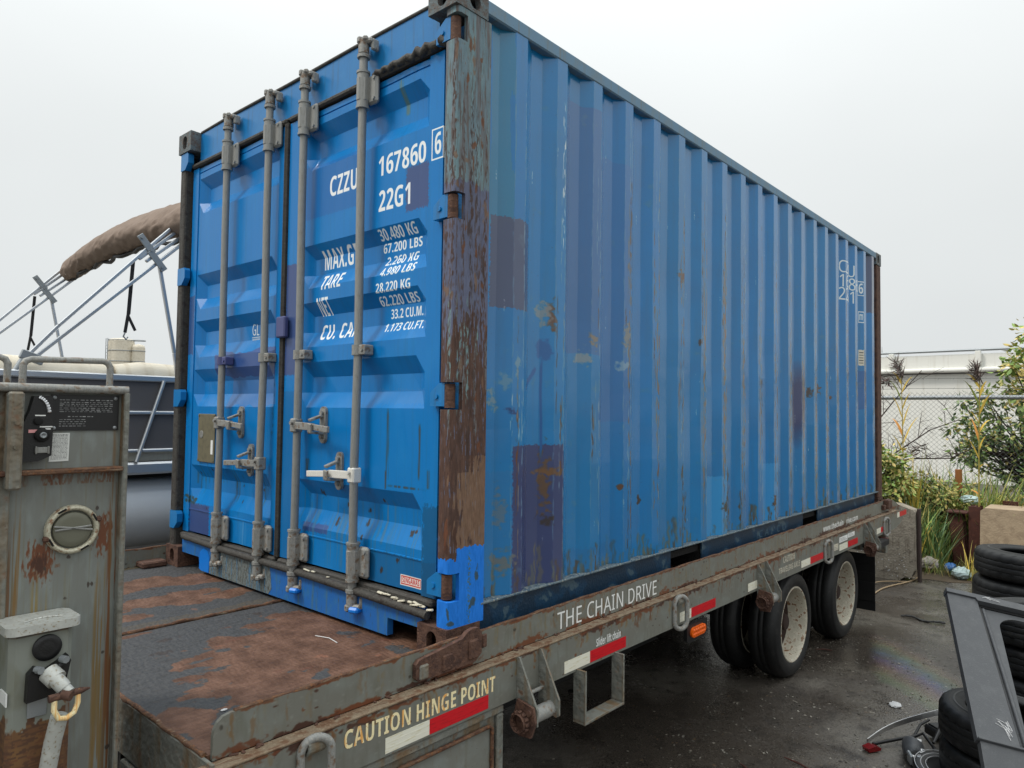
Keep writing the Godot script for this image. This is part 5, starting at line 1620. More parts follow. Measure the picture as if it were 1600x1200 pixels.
	cv.tube([Vector3(-1.262, 1.352, 0.0), Vector3(-1.264, 1.318, 0.006), Vector3(-1.255, 1.298, 0.008), Vector3(-1.238, 1.294, 0.008), Vector3(-1.222, 1.302, 0.006), Vector3(-1.214, 1.322, 0.004), Vector3(-1.213, 1.354, 0.0)], 0.0065, 8)
	part("shackle", cv, M.letter_cream, sbo)
	var pn := B.new()
	pn.tube([Vector3(-1.275, 1.346, 0.002), Vector3(-1.208, 1.348, 0.002), Vector3(-1.188, 1.349, 0.002)], [0.009, 0.008, 0.002], 10)
	pn.tube([Vector3(-1.246, 1.35, 0.0), Vector3(-1.232, 1.345, 0.016)], 0.012, 12)
	part("pin", pn, M.rust, sbo)
	var tb := B.new()
	tb.tube([Vector3(-1.247, 1.296, -0.012), Vector3(-1.254, 1.23, -0.03), Vector3(-1.264, 1.12, -0.045), Vector3(-1.27, 0.9, -0.05)], 0.019, 14)
	part("conduit", tb, M.lid, sbo)
	var mp := B.new()
	mp.box(Vector3(-1.279, 1.309, -0.068), Vector3(0.040, 0.042, 0.004), 0.001)
	part("metal_plate", mp, M.galv, sbo)
	var tg := B.new()
	tg.box(Vector3(-1.3395, 1.34, -0.10), Vector3(0.003, 0.03, 0.05), 0.0)
	part("tag", tg, M.letter_white, sbo)

func boat() -> void:
	var t := thing("pontoon_boat", "grey pontoon boat with cream seats and a folded brown canopy, behind the container", "boat", Vector3.ZERO)
	for z in [-3.86, -5.9]:
		var b := B.new()
		var p := []
		var r := []
		for e in [[-3.6, 0.02], [-3.5, 0.12], [-3.3, 0.2], [-3.0, 0.26], [-2.6, 0.275], [3.4, 0.275], [3.5, 0.2]]:
			p.append(Vector3(e[0], 1.24, z)); r.append(e[1])
		b.tube(p, r, 32)
		part("pontoon", b, M.hull, t)
		var k := B.new()
		k.span(Vector3(-2.8, 0.94, z - 0.01), Vector3(3.2, 0.985, z + 0.01), 0.0)
		part("keel", k, M.hull, t)
	var d := B.new()
	d.span(Vector3(-3.4, 1.5, -6.15), Vector3(3.5, 1.555, -3.66), 0.006)
	part("deck", d, M.black_matt, t)
	for z in [-3.605, -6.195]:
		var s := B.new()
		s.span(Vector3(-3.45, 1.535, z - 0.04), Vector3(3.55, 1.625, z + 0.04), 0.015)
		part("deck_trim", s, M.aluminium, t)
		var f := B.new()
		f.span(Vector3(-3.3, 1.72, z - 0.006), Vector3(3.4, 2.225, z + 0.006), 0.002)
		part("fence_panel", f, M.vinyl, t)
		for e in [[2.245, 0.024], [1.99, 0.014], [1.71, 0.013]]:
			var r := B.new()
			r.span(Vector3(-3.35, e[0] - e[1], z - 0.02), Vector3(3.45, e[0] + e[1], z + 0.03), 0.008)
			part("rail", r, M.aluminium, t)
		for x in [-2.6, -1.1, 1.9, 3.3]:
			var r := B.new()
			r.span(Vector3(x - 0.014, 1.62, z - 0.012), Vector3(x + 0.014, 2.24, z + 0.026), 0.004)
			part("fence_post", r, M.aluminium, t)
		var dg := B.new()
		dg.tube([Vector3(0.42, 2.23, z + 0.034), Vector3(0.24, 1.63, z + 0.034)], 0.014, 10)
		part("brace", dg, M.aluminium, t)
		for e in [[-3.2, -1.6], [-1.58, 0.10], [0.12, 1.7], [1.72, 3.3]]:
			var c := B.new()
			var zz: float = z - 0.16 if z > -5 else z + 0.16
			var p := []
			var r := []
			for k in 9:
				var u := k / 8.0
				p.append(Vector3(lerpf(e[0], e[1], u), 2.245 + 0.006 * sin(k * 1.7), zz))
				r.append(0.125 if k > 0 and k < 8 else 0.10)
			c.tube(p, r, 20)
			c.span(Vector3(e[0] + 0.02, 1.6, zz - 0.1), Vector3(e[1] - 0.02, 2.24, zz + 0.1), 0.03)
			part("seat_back", c, M.cream, t)
	var con := B.new()
	con.span(Vector3(1.2, 1.556, -5.2), Vector3(1.9, 2.3, -4.6), 0.06)
	part("console", con, M.vinyl, t)
	# folded canopy frame: two bundles of square tube, one on each side
	for z in [-3.6, -6.2]:
		var fr := Node3D.new()
		fr.name = "canopy_frame"
		t.add_child(fr, true)
		for e in [[[-0.46, 2.36], [-0.28, 2.585], [0.30, 3.245], [0.62, 3.60]], [[-0.40, 2.37], [0.62, 3.39]], [[0.22, 3.13], [0.66, 3.56]], [[0.27, 3.12], [0.68, 3.50]]]:
			var b := B.new()
			for i in e.size() - 1:
				b.bar(Vector3(e[i][0], e[i][1], z), Vector3(e[i + 1][0], e[i + 1][1], z), 0.024, 0.024, Vector3.UP, 0.004)
			part("frame_tube", b, M.aluminium, fr)
		var l := B.new()
		l.bar(Vector3(0.37, 3.1, z), Vector3(0.50, 2.45, z), 0.026, 0.026, Vector3(1, 0, 0), 0.004)
		l.bar(Vector3(0.50, 2.45, z), Vector3(0.53, 2.25, z), 0.026, 0.026, Vector3(1, 0, 0), 0.004)
		part("frame_leg", l, M.aluminium, fr)
		var g := B.new()
		g.bar(Vector3(0.215, 3.31, z + 0.016), Vector3(0.315, 3.19, z + 0.016), 0.05, 0.012, Vector3(0.7, 0.7, 0))
		g.bar(Vector3(0.29, 3.20, z + 0.02), Vector3(0.40, 3.07, z + 0.02), 0.05, 0.012, Vector3(0.7, 0.7, 0))
		for q in [[0.23, 3.29], [0.30, 3.205], [0.38, 3.09]]:
			g.tube([Vector3(q[0], q[1], z + 0.02), Vector3(q[0], q[1], z + 0.034)], 0.01, 8)
		part("frame_clamp", g, M.galv, fr)
		var fo := B.new()
		fo.box(Vector3(-0.43, 2.355, z + 0.004), Vector3(0.14, 0.06, 0.034), 0.004, Basis(Vector3(0, 0, 1), -0.35))
		fo.tube([Vector3(-0.47, 2.36, z), Vector3(-0.52, 2.26, z)], 0.02, 10)
		part("frame_foot", fo, M.galv, fr)
		var st := B.new()
		var sx := 0.20 if z > -5 else 0.24
		st.bar(Vector3(sx, 3.12, z - 0.05), Vector3(sx - 0.02, 2.72, z - 0.05), 0.026, 0.005, Vector3(1, 0, 0), 0.0)
		st.bar(Vector3(sx - 0.02, 2.73, z - 0.05), Vector3(sx - 0.04, 2.58, z - 0.05), 0.022, 0.006, Vector3(1, 0, 0), 0.0)
		st.bar(Vector3(sx - 0.02, 2.70, z - 0.048), Vector3(sx + 0.03, 2.60, z - 0.048), 0.02, 0.005, Vector3(1, 0, 0), 0.0)
		part("strap", st, M.webbing, fr)
		var hk := B.new()
		hk.tube([Vector3(sx - 0.04, 2.58, z - 0.05), Vector3(sx - 0.05, 2.55, z - 0.05), Vector3(sx - 0.03, 2.53, z - 0.05), Vector3(sx - 0.02, 2.55, z - 0.05)], 0.006, 6)
		part("hook", hk, M.galv, fr)
	# the rolled canopy across the beam
	var c := B.new()
	var fn := FastNoiseLite.new()
	fn.seed = 44; fn.frequency = 1.4
	var pts := []
	var nn := []
	var rows := 60
	var cols := 40
	for i in rows + 1:
		var u := float(i) / rows
		var z := lerpf(-3.42, -6.25, u)
		var o := Vector3(0.58 - 0.05 * sin(u * PI), 3.50 + 0.06 * sin(u * PI) - 0.05 * u, z)
		for k in cols:
			var th := TAU * k / cols
			var under := maxf(0.0, -sin(th))
			var fold := 0.007 * sin(z * 30.0 + th * 1.2 + 5.0 * fn.get_noise_2d(z * 1.5, th)) * (0.4 + absf(fn.get_noise_2d(z * 2.0, 7.0)) * 2.0) + 0.014 * fn.get_noise_3d(z * 0.9, cos(th) * 0.7, sin(th) * 0.7)
			var rx := 0.175 + fold + 0.012 * fn.get_noise_1d(z * 1.1)
			var ry := 0.105 + fold + under * 0.025 * fn.get_noise_1d(z * 1.7 + 9.0)
			var sq := pow(absf(cos(th)), 0.75) * signf(cos(th))
			var sv := pow(absf(sin(th)), 0.75) * signf(sin(th))
			if i < 2 or i > rows - 2:
				rx *= 0.8; ry *= 0.7
			var dd := Vector3(sq * rx, sv * ry, 0)
			dd = dd.rotated(Vector3(0, 0, 1), 0.8)
			pts.append(o + dd)
	for i in rows + 1:
		for k in cols:
			var a: Vector3 = pts[i * cols + (k + 1) % cols] - pts[i * cols + (k + cols - 1) % cols]
			var b2: Vector3 = pts[mini(i + 1, rows) * cols + k] - pts[maxi(i - 1, 0) * cols + k]
			var n := a.cross(b2).normalized()
			var cen := Vector3(0.5, 3.5, pts[i * cols + k].z)
			if n.dot(pts[i * cols + k] - cen) < 0:
				n = -n
			nn.append(n)
	c.strip(pts, nn, cols, true)
	part("rolled_canopy", c, M.canvas, t)
	var pip := B.new()
	var pp := []
	for i in 40:
		var u := i / 39.0
		pp.append(Vector3(0.50 + 0.02 * sin(i * 0.9), 3.315 + 0.05 * sin(u * PI) + 0.012 * sin(i * 1.3), lerpf(-3.5, -6.15, u)))
	pip.tube(pp, 0.018, 6)
	part("canopy_zip", pip, M.black, t)
	# the boat trailer it stands on
	var bt := B.new()
	for z in [-4.3, -5.5]:
		bt.span(Vector3(-3.5, 0.62, z - 0.05), Vector3(3.6, 0.72, z + 0.05), 0.005)
	for x in [-2.5, -0.5, 1.0, 2.5]:
		bt.span(Vector3(x - 0.04, 0.721, -6.1), Vector3(x + 0.04, 0.80, -3.7), 0.004)
		for z in [-3.86, -5.9]:
			bt.span(Vector3(x - 0.08, 0.801, z - 0.12), Vector3(x + 0.08, 0.965, z + 0.12), 0.02)
	part("boat_cradle", bt, M.undercarriage, t)
	for x in [0.6, 1.4]:
		for z in [-3.9, -5.85]:
			var w := B.new()
			w.lathe([Vector2(0.15, -0.1), Vector2(0.27, -0.1), Vector2(0.31, -0.06), Vector2(0.31, 0.06), Vector2(0.27, 0.1), Vector2(0.15, 0.1)], Vector3(x, 0.31, z), Vector3(0, 0, 1), 32)
			part("cradle_wheel", w, M.rubber, t)

func silos() -> void:
	for e in [[20.9, -62.7, 1.0, 7.8, "wider cream storage silo far behind the boat, ladder on its left side"], [21.9, -61.7, 0.52, 7.3, "narrow cream storage silo with hoops, far behind the boat beside a wider one"]]:
		var t := thing("storage_silo", e[4], "silo", Vector3(e[0], 0, e[1]), "cream silos behind the boat")
		var b := B.new()
		var r: float = e[2]
		var h: float = e[3]
		b.lathe([Vector2(r, 0), Vector2(r, h - 0.25), Vector2(r * 0.86, h), Vector2(0, h + 0.12)], Vector3.ZERO, Vector3.UP, 24)
		part("silo_body", b, M.cream, t)
		for k in 9:
			var q := B.new()
			q.lathe([Vector2(r, -0.03), Vector2(r + 0.03, -0.03), Vector2(r + 0.03, 0.03), Vector2(r, 0.03)], Vector3(0, 0.9 * k + 0.5, 0), Vector3.UP, 24)
			part("hoop", q, M.galv, t)
		if r > 0.8:
			var l := B.new()
			for z in [-0.2, 0.2]:
				l.tube([Vector3(-r - 0.15, 0, z), Vector3(-r - 0.15, h, z)], 0.03, 6)
			for k in 24:
				l.tube([Vector3(-r - 0.15, 0.3 * k + 0.3, -0.2), Vector3(-r - 0.15, 0.3 * k + 0.3, 0.2)], 0.02, 5)
			part("ladder", l, M.galv, t)

func building() -> void:
	var t := thing("white_warehouse", "long white warehouse wall with a pipe along its roof edge, behind the chain link fence", "building", Vector3.ZERO)
	var b := B.new()
	b.span(Vector3(24, 0, -17), Vector3(34, 3.42, 16), 0.01)
	part("wall", b, M.white_wall, t)
	var f := B.new()
	f.span(Vector3(23.82, 3.5, -17.1), Vector3(34, 4.02, 16.1), 0.02)
	part("fascia", f, M.white_wall, t)
	var g := B.new()
	g.tube([Vector3(23.78, 3.52, -17.1), Vector3(23.78, 3.52, 16.1)], 0.075, 12)
	part("gutter", g, M.white_wall, t)
	var sd := B.new()
	sd.span(Vector3(23.90, 3.42, -17.0), Vector3(33, 3.5, 16.0), 0.0)
	part("soffit", sd, M.vinyl, t)
	var p := B.new()
	p.tube([Vector3(23.78, 4.11, -17), Vector3(23.78, 4.13, -2), Vector3(23.78, 4.12, 16)], 0.042, 10)
	part("roof_pipe", p, M.galv, t)
	for k in 12:
		var q := B.new()
		var z := -13.6 + k * 2.4
		q.span(Vector3(23.66, 3.66, z - 0.075), Vector3(23.815, 4.09, z + 0.075), 0.01)
		part("bracket", q, M.white_wall, t)
	for k in 6:
		var q := B.new()
		q.tube([Vector3(23.8, 4.12, -13.9 + k * 4.8), Vector3(23.8, 4.36, -13.9 + k * 4.8)], [0.014, 0.004], 5)
		part("roof_spike", q, M.galv, t)

func fence() -> void:
	var t := thing("chain_link_fence", "chain link fence with barbed wire along its top, in front of the white warehouse", "fence", Vector3.ZERO)
	var X := 10.5
	var r := B.new()
	r.tube([Vector3(X, 2.33, -6), Vector3(X, 2.335, -0.4), Vector3(X, 2.34, 6)], 0.032, 12)
	part("top_rail", r, M.galv, t)
	for z in [-5.6, -2.6, 3.4, 6.0]:
		var p := B.new()
		p.tube([Vector3(X + 0.05, 0, z), Vector3(X + 0.05, 2.36, z)], 0.035, 12)
		p.tube([Vector3(X + 0.05, 2.36, z), Vector3(X + 0.05, 2.62, z)], 0.012, 6)
		part("fence_post", p, M.galv, t)
	for y in [2.47, 2.62]:
		var w := B.new()
		var a := []
		for i in 40:
			a.append(Vector3(X, y + 0.008 * sin(i * 0.8), -6 + i * 0.31))
		w.tube(a, 0.0035, 5)
		for i in 60:
			var z := -5.9 + i * 0.2
			w.tube([Vector3(X - 0.015, y - 0.012, z), Vector3(X + 0.015, y + 0.014, z + 0.012)], 0.0025, 4)
		part("barbed_wire", w, M.wire, t)
	var m := B.new()
	var pitch := 0.072
	for k in 170:
		var z := -5.9 + k * pitch
		var a := []
		for j in 33:
			a.append(Vector3(X - 0.036 + (0.004 if j % 2 == 0 else -0.004), 0.12 + j * 0.0715, z + (0.0 if j % 2 == 0 else pitch)))
		m.tube(a, 0.0026, 3, false, false)
		var b := []
		for j in 33:
			b.append(Vector3(X - 0.036 - (0.004 if j % 2 == 0 else -0.004), 0.12 + j * 0.0715, z + (pitch if j % 2 == 0 else 0.0)))
		b.append(Vector3(X - 0.036, 2.425, z + pitch * 0.7))
		m.tube(b, 0.0026, 3, false, false)
	var o := part("wire_mesh", m, M.wire, t)
	o.set_meta("kind", "stuff")

# ---------------------------------------------------------------- plants
func leaf_mesh(L: float, w: float, bend: float, m: Material) -> ArrayMesh:
	var b := B.new()
	var n := 3
	for i in n:
		var a := float(i) / n
		var c := float(i + 1) / n
		var wa := w * sin(PI * (0.12 + 0.88 * a)) * 0.5
		var wc := w * sin(PI * minf(0.12 + 0.88 * c, 1.0)) * 0.5
		var pa := Vector3(0, -bend * a * a, L * a)
		var pc := Vector3(0, -bend * c * c, L * c)
		for s in [-1.0, 1.0]:
			b.quad(pa, pc, pc + Vector3(s * wc, wc * 0.25, 0), pa + Vector3(s * wa, wa * 0.25, 0), Vector3.UP)
	return b.mesh(m)

func spread(called: String, mesh: Mesh, xf: Array, cols: Array, par: Node, stuff := true) -> MultiMeshInstance3D:
	var mm := MultiMesh.new()
	mm.transform_format = MultiMesh.TRANSFORM_3D
	mm.use_colors = true
	mm.mesh = mesh
	mm.instance_count = xf.size()
	for i in xf.size():
		mm.set_instance_transform(i, xf[i])
		mm.set_instance_color(i, cols[i])
	var o := MultiMeshInstance3D.new()
	o.name = called; o.multimesh = mm
	par.add_child(o, true)
	if stuff:
		o.set_meta("kind", "stuff")
	return o

func foliage(rough := 0.6) -> StandardMaterial3D:
	var m := mat(Color.WHITE, rough)
	m.vertex_color_use_as_albedo = true
	m.backlight_enabled = true
	m.backlight = Color(0.2, 0.26, 0.08)
	return m

func turn(d: Vector3, roll: float, s: float) -> Basis:      # leaf pointing along d
	d = d.normalized()
	var x := d.cross(Vector3.UP if absf(d.y) < 0.95 else Vector3.RIGHT).normalized()
	var y := x.cross(d) * -1.0
	return (Basis(x, y, d) * Basis(Vector3(0, 0, 1), roll)).scaled_local(Vector3.ONE * s)

func greens(k: int) -> Color:
	var a := [[0.045, 0.085, 0.025], [0.06, 0.10, 0.03], [0.035, 0.07, 0.025], [0.085, 0.12, 0.035], [0.05, 0.09, 0.04]]
	var b := [[0.14, 0.17, 0.04], [0.10, 0.15, 0.035], [0.20, 0.19, 0.06], [0.28, 0.22, 0.07], [0.08, 0.13, 0.03]]
	var c: Array = (a if k == 0 or (k == 2 and rf(0, 1) < 0.55) else b)[rng.randi() % 5]
	var f := rf(1.45, 2.5)
	return Color(c[0] * f, c[1] * f, c[2] * f)

func bushy(label: String, called: String, at: Vector3, rad: Vector3, lo: float, count: int, size: float, kind: int, category := "bush") -> void:
	var t := thing(called, label, category, at)
	var tr := B.new()
	tr.tube([Vector3.ZERO, Vector3(0.04, lo * 0.6, 0.02), Vector3(-0.02, lo + rad.y * 0.5, 0.05), Vector3(0.03, lo + rad.y * 1.2, 0.0)], [0.06, 0.05, 0.035, 0.012], 8)
	part("trunk", tr, M.bark, t)
	var xf := []
	var cl := []
	var clumps := []
	for k in int(count / 45.0):
		var d := Vector3(rf(-1, 1), rf(-1, 1), rf(-1, 1))
		if d.length() > 1.0:
			d = d.normalized() * rf(0.6, 1.0)
		clumps.append(Vector3(0, lo + rad.y, 0) + d * rad)
	var br := B.new()
	for c: Vector3 in clumps:
		var s := Vector3(0, lo + rad.y * rf(0.1, 0.9), 0)
		br.tube([s, s.lerp(c, 0.55) + Vector3(0, -0.06, 0), c], [0.02, 0.012, 0.004], 5)
	var bo := part("branches", br, M.bark, t)
	bo.set_meta("kind", "stuff")
	for c: Vector3 in clumps:
		for i in 45:
			var d := Vector3(rf(-1, 1), rf(-1, 1), rf(-1, 1)) * rf(0.2, 1.0)
			var p: Vector3 = c + d * 0.2
			xf.append(Transform3D(turn(d + Vector3(0, -0.25, 0), rf(-0.9, 0.9), rf(0.7, 1.25)), p))
			cl.append(greens(kind))
	spread("crown", leaf_mesh(size, size * 0.5, size * 0.2, foliage()), xf, cl, t)

func reed(label: String, at: Vector3, h: float, sway: Vector3, plume: bool) -> void:
	var t := thing("tall_reed", label, "reed", at, "tall reeds by the fence")
	var st := B.new()
	var p := []
	var r := []
	for i in 12:
		var u := i / 11.0
		p.append(Vector3(0, h * u, 0) + sway * u * u)
		r.append(lerpf(0.012, 0.005, u))
	st.tube(p, r, 7)
	part("stem", st, M.reed_stem, t)
	for i in 16:
		var u := 0.25 + 0.047 * i
		var o: Vector3 = Vector3(0, h * u, 0) + sway * u * u
		var a := (PI * 0.5 if i % 2 == 0 else -PI * 0.5) + rf(-0.9, 0.9)
		var L := rf(0.30, 0.5)
		var b := B.new()
		var d := Vector3(cos(a) * 0.5, 0, sin(a))
		var up := rf(1.6, 2.6) if u > 0.55 else rf(0.7, 1.3)
		var wd := rf(0.011, 0.02)
		for k in 6:
			var q0 := k / 6.0
			var q1 := (k + 1) / 6.0
			var f := func(q: float) -> Vector3: return o + (d * q * 0.42 + Vector3(0, up * q * 0.6 - 0.55 * q * q, 0)) * L
			var side := Vector3(0.5, 0.15, -0.85 if i % 3 else 0.85) * wd
			var w0 := minf(q0 * 4.0 + 0.35, 1.0) * (1.0 - q0 * q0)
			var w1 := minf(q1 * 4.0 + 0.35, 1.0) * (1.0 - q1 * q1)
			b.quad(f.call(q0) - side * w0, f.call(q1) - side * w1, f.call(q1) + side * w1, f.call(q0) + side * w0, Vector3.UP)
		part("leaf", b, M.reed_yellow if u > 0.45 and i % 4 != 1 else (M.reed_orange if i % 3 == 0 else M.reed_green), t)
	if plume:
		var top: Vector3 = Vector3(0, h, 0) + sway
		var xf := []
		var cl := []
		for i in 110:
			var q := rf(-0.03, 0.22)
			var lean := Vector3(rf(-0.4, 0.4), rf(-0.8, 0.9), rf(-1.0, 0.35))
			xf.append(Transform3D(turn(lean, rf(-1, 1), rf(0.5, 1.1)), top + Vector3(rf(-0.02, 0.02), q, rf(-0.02, 0.02) - q * 0.25)))
			var f := rf(0.7, 1.4)
			cl.append(Color(0.12 * f, 0.09 * f, 0.08 * f))
		spread("plume", leaf_mesh(0.15, 0.016, 0.09, foliage(0.9)), xf, cl, t)

func bare_shrub() -> void:
	var t := thing("bare_shrub", "leafless dark twiggy shrub against the fence beside the container's far corner", "shrub", Vector3(9.9, 0, -0.75))
	var main := [[Vector3(0, 0, -0.3), Vector3(0.0, 1.2, -0.25), Vector3(0, 1.5, 0.0), Vector3(0.02, 1.85, 0.45), Vector3(0, 2.0, 0.8)], [Vector3(0, 0.9, -0.3), Vector3(0, 1.35, -0.42), Vector3(0.02, 1.9, -0.3), Vector3(0, 2.3, 0.0), Vector3(0, 2.72, 0.35)], [Vector3(0, 1.3, -0.2), Vector3(0, 1.42, 0.2), Vector3(0, 1.45, 0.7), Vector3(0, 1.62, 1.0)], [Vector3(0, 0.2, 0.0), Vector3(0, 0.8, 0.3), Vector3(0, 1.1, 0.45), Vector3(0.02, 1.0, 0.6)], [Vector3(0, 1.0, -0.3), Vector3(0, 1.5, -0.5), Vector3(0, 2.0, -0.45), Vector3(0, 2.35, -0.5)]]
	for m: Array in main:
		var b := B.new()
		var r := []
		for i in m.size():
			r.append(lerpf(0.016, 0.005, float(i) / (m.size() - 1)))
		b.tube(m, r, 6)
		for k in 16:
			var i := rng.randi() % (m.size() - 1)
			var p: Vector3 = (m[i] as Vector3).lerp(m[i + 1], rf(0, 1))
			var d := Vector3(rf(-0.3, 0.3), rf(-0.1, 0.9), rf(-0.8, 0.8)).normalized() * rf(0.15, 0.5)
			var q := p + d * 0.5 + Vector3(0, rf(-0.03, 0.05), 0)
			b.tube([p, q, p + d], [0.005, 0.004, 0.002], 4)
			for z in 2:
				var e := Vector3(rf(-0.2, 0.2), rf(-0.3, 0.6), rf(-0.6, 0.6)).normalized() * rf(0.08, 0.2)
				b.tube([q, q + e], [0.003, 0.0015], 4)
		part("branch", b, M.bark, t)
	var xf := []
	var cl := []
	for c in [Vector3(0, 1.55, 0.25), Vector3(0, 1.5, 0.75), Vector3(0, 2.55, -0.1), Vector3(0, 2.6, -0.22)]:
		for i in 26:
			var a := rf(0, TAU)
			xf.append(Transform3D(turn(Vector3(cos(a) * 0.5, rf(-0.7, 0.3), sin(a)), rf(-1, 1), rf(0.6, 1.2)), c + Vector3(rf(-0.05, 0.05), rf(-0.07, 0.07), rf(-0.1, 0.1))))
			var f := rf(0.7, 1.3)
			cl.append(Color(0.07 * f, 0.045 * f, 0.04 * f))
	spread("dead_leaves", leaf_mesh(0.13, 0.02, 0.05, foliage(0.9)), xf, cl, t)

func weeds() -> void:
	# grass and weeds nobody could count, in drifts between the blocks and the fence
	for band in [["weeds", 2300, 8.85, 10.3, -1.3, 0.0, 0.35, 0.85, 0], ["long_grass", 1600, 9.72, 10.3, 0.0, 2.4, 0.5, 1.15, 1], ["low_weeds", 450, 8.55, 9.3, -0.3, 0.4, 0.08, 0.26, 1], ["far_grass", 1500, 10.6, 13.5, -2.5, 2.5, 0.5, 1.2, 0]]:
		var xf := []
		var cl := []
		for i in band[1]:
			var p := Vector3(rf(band[2], band[3]), 0.0, rf(band[4], band[5]))
			var a := rf(0, TAU)
			var h: float = rf(band[6], band[7]) * (0.7 + 0.5 * absf(sin(p.z * 3.1 + p.x)))
			var d := Vector3(cos(a) * rf(0.1, 0.5), 1.0, sin(a) * rf(0.1, 0.5))
			xf.append(Transform3D(turn(d, rf(-3, 3), h), p))
			cl.append(greens(1 if rf(0, 1) < (0.35 if band[8] == 0 else 0.9) else 0))
		var o := spread(band[0], leaf_mesh(1.0, 0.022, 0.35, foliage()), xf, cl, self)
		o.set_meta("label", {"weeds": "green weeds growing between the concrete block and the fence", "long_grass": "yellow green long grass behind the right concrete block", "low_weeds": "short yellowing weeds in front of the rusty beams", "far_grass": "rough grass beyond the chain link fence"}[band[0]])
		o.set_meta("category", "grass")

func blade_clump(called: String, label: String, at: Vector3, n: int, L: float, droop: float, lean: Vector3, cols: Array) -> void:
	var t := thing(called, label, "grass clump", at)
	var mats := cols
	for i in n:
		var a := rf(0, TAU)
		var d := (Vector3(cos(a), 0, sin(a)) * rf(0.3, 1.0) + lean).normalized()
		var l := L * rf(0.6, 1.15)
		var b := B.new()
		var side := d.cross(Vector3.UP).normalized() * rf(0.006, 0.011)
		var f := func(q: float) -> Vector3: return d * l * q * 0.75 + Vector3(0, l * (q * 1.15 - droop * q * q), 0) + Vector3(0.03 * sin(i), 0, 0.03 * cos(i * 1.7))
		for k in 7:
			var q0 := k / 7.0
			var q1 := (k + 1) / 7.0
			b.quad(f.call(q0) - side * (1.0 - q0 * 0.95), f.call(q1) - side * (1.0 - q1 * 0.95), f.call(q1) + side * (1.0 - q1 * 0.95), f.call(q0) + side * (1.0 - q0 * 0.95), Vector3.UP)
		part("blade", b, mats[i % mats.size()], t)

# ---------------------------------------------------------------- things in the yard
func tyre_shape(o: Vector3, ax: Vector3, R: float, ri: float, w: float) -> B:
	var b := B.new()
	var pr := []
	var h := w * 0.5
	for e in [[0.0, -0.80], [0.06, -0.97], [0.30, -1.06], [0.62, -1.02], [0.66, -1.01], [0.82, -0.96], [0.93, -0.84], [0.985, -0.66], [1.0, -0.42], [0.965, -0.40], [0.965, -0.34], [1.0, -0.32], [1.0, -0.06], [0.965, -0.04], [0.965, 0.04], [1.0, 0.06], [1.0, 0.32], [0.965, 0.34], [0.965, 0.40], [1.0, 0.42], [0.985, 0.66], [0.93, 0.84], [0.82, 0.96], [0.66, 1.01], [0.62, 1.02], [0.30, 1.06], [0.06, 0.97], [0.0, 0.80], [0.10, 0.6], [0.70, 0.5], [0.88, 0.3], [0.90, 0.0], [0.88, -0.3], [0.70, -0.5], [0.10, -0.6], [0.0, -0.8]]:
		pr.append(Vector2(lerpf(ri, R, e[0]), e[1] * h))
	b.lathe(pr, o, ax, 84, 3, R * 0.035, [6, 7, 8, 19, 20, 21])
	return b

func tyre(label: String, o: Vector3, ax: Vector3, R: float, ri: float, w: float, group := "") -> void:
	var t := thing("loose_tyre", label, "tyre", o, group)
	part("tread", tyre_shape(Vector3.ZERO, ax.normalized(), R, ri, w), M.rubber, t)
	var k := B.new()
	for s in [1.0, -1.0]:
		k.lathe([Vector2(lerpf(ri, R, 0.40), s * w * 0.531), Vector2(lerpf(ri, R, 0.44), s * w * 0.54), Vector2(lerpf(ri, R, 0.48), s * w * 0.529)], Vector3.ZERO, ax.normalized(), 64)
	part("sidewall_rib", k, M.rubber_rib, t)

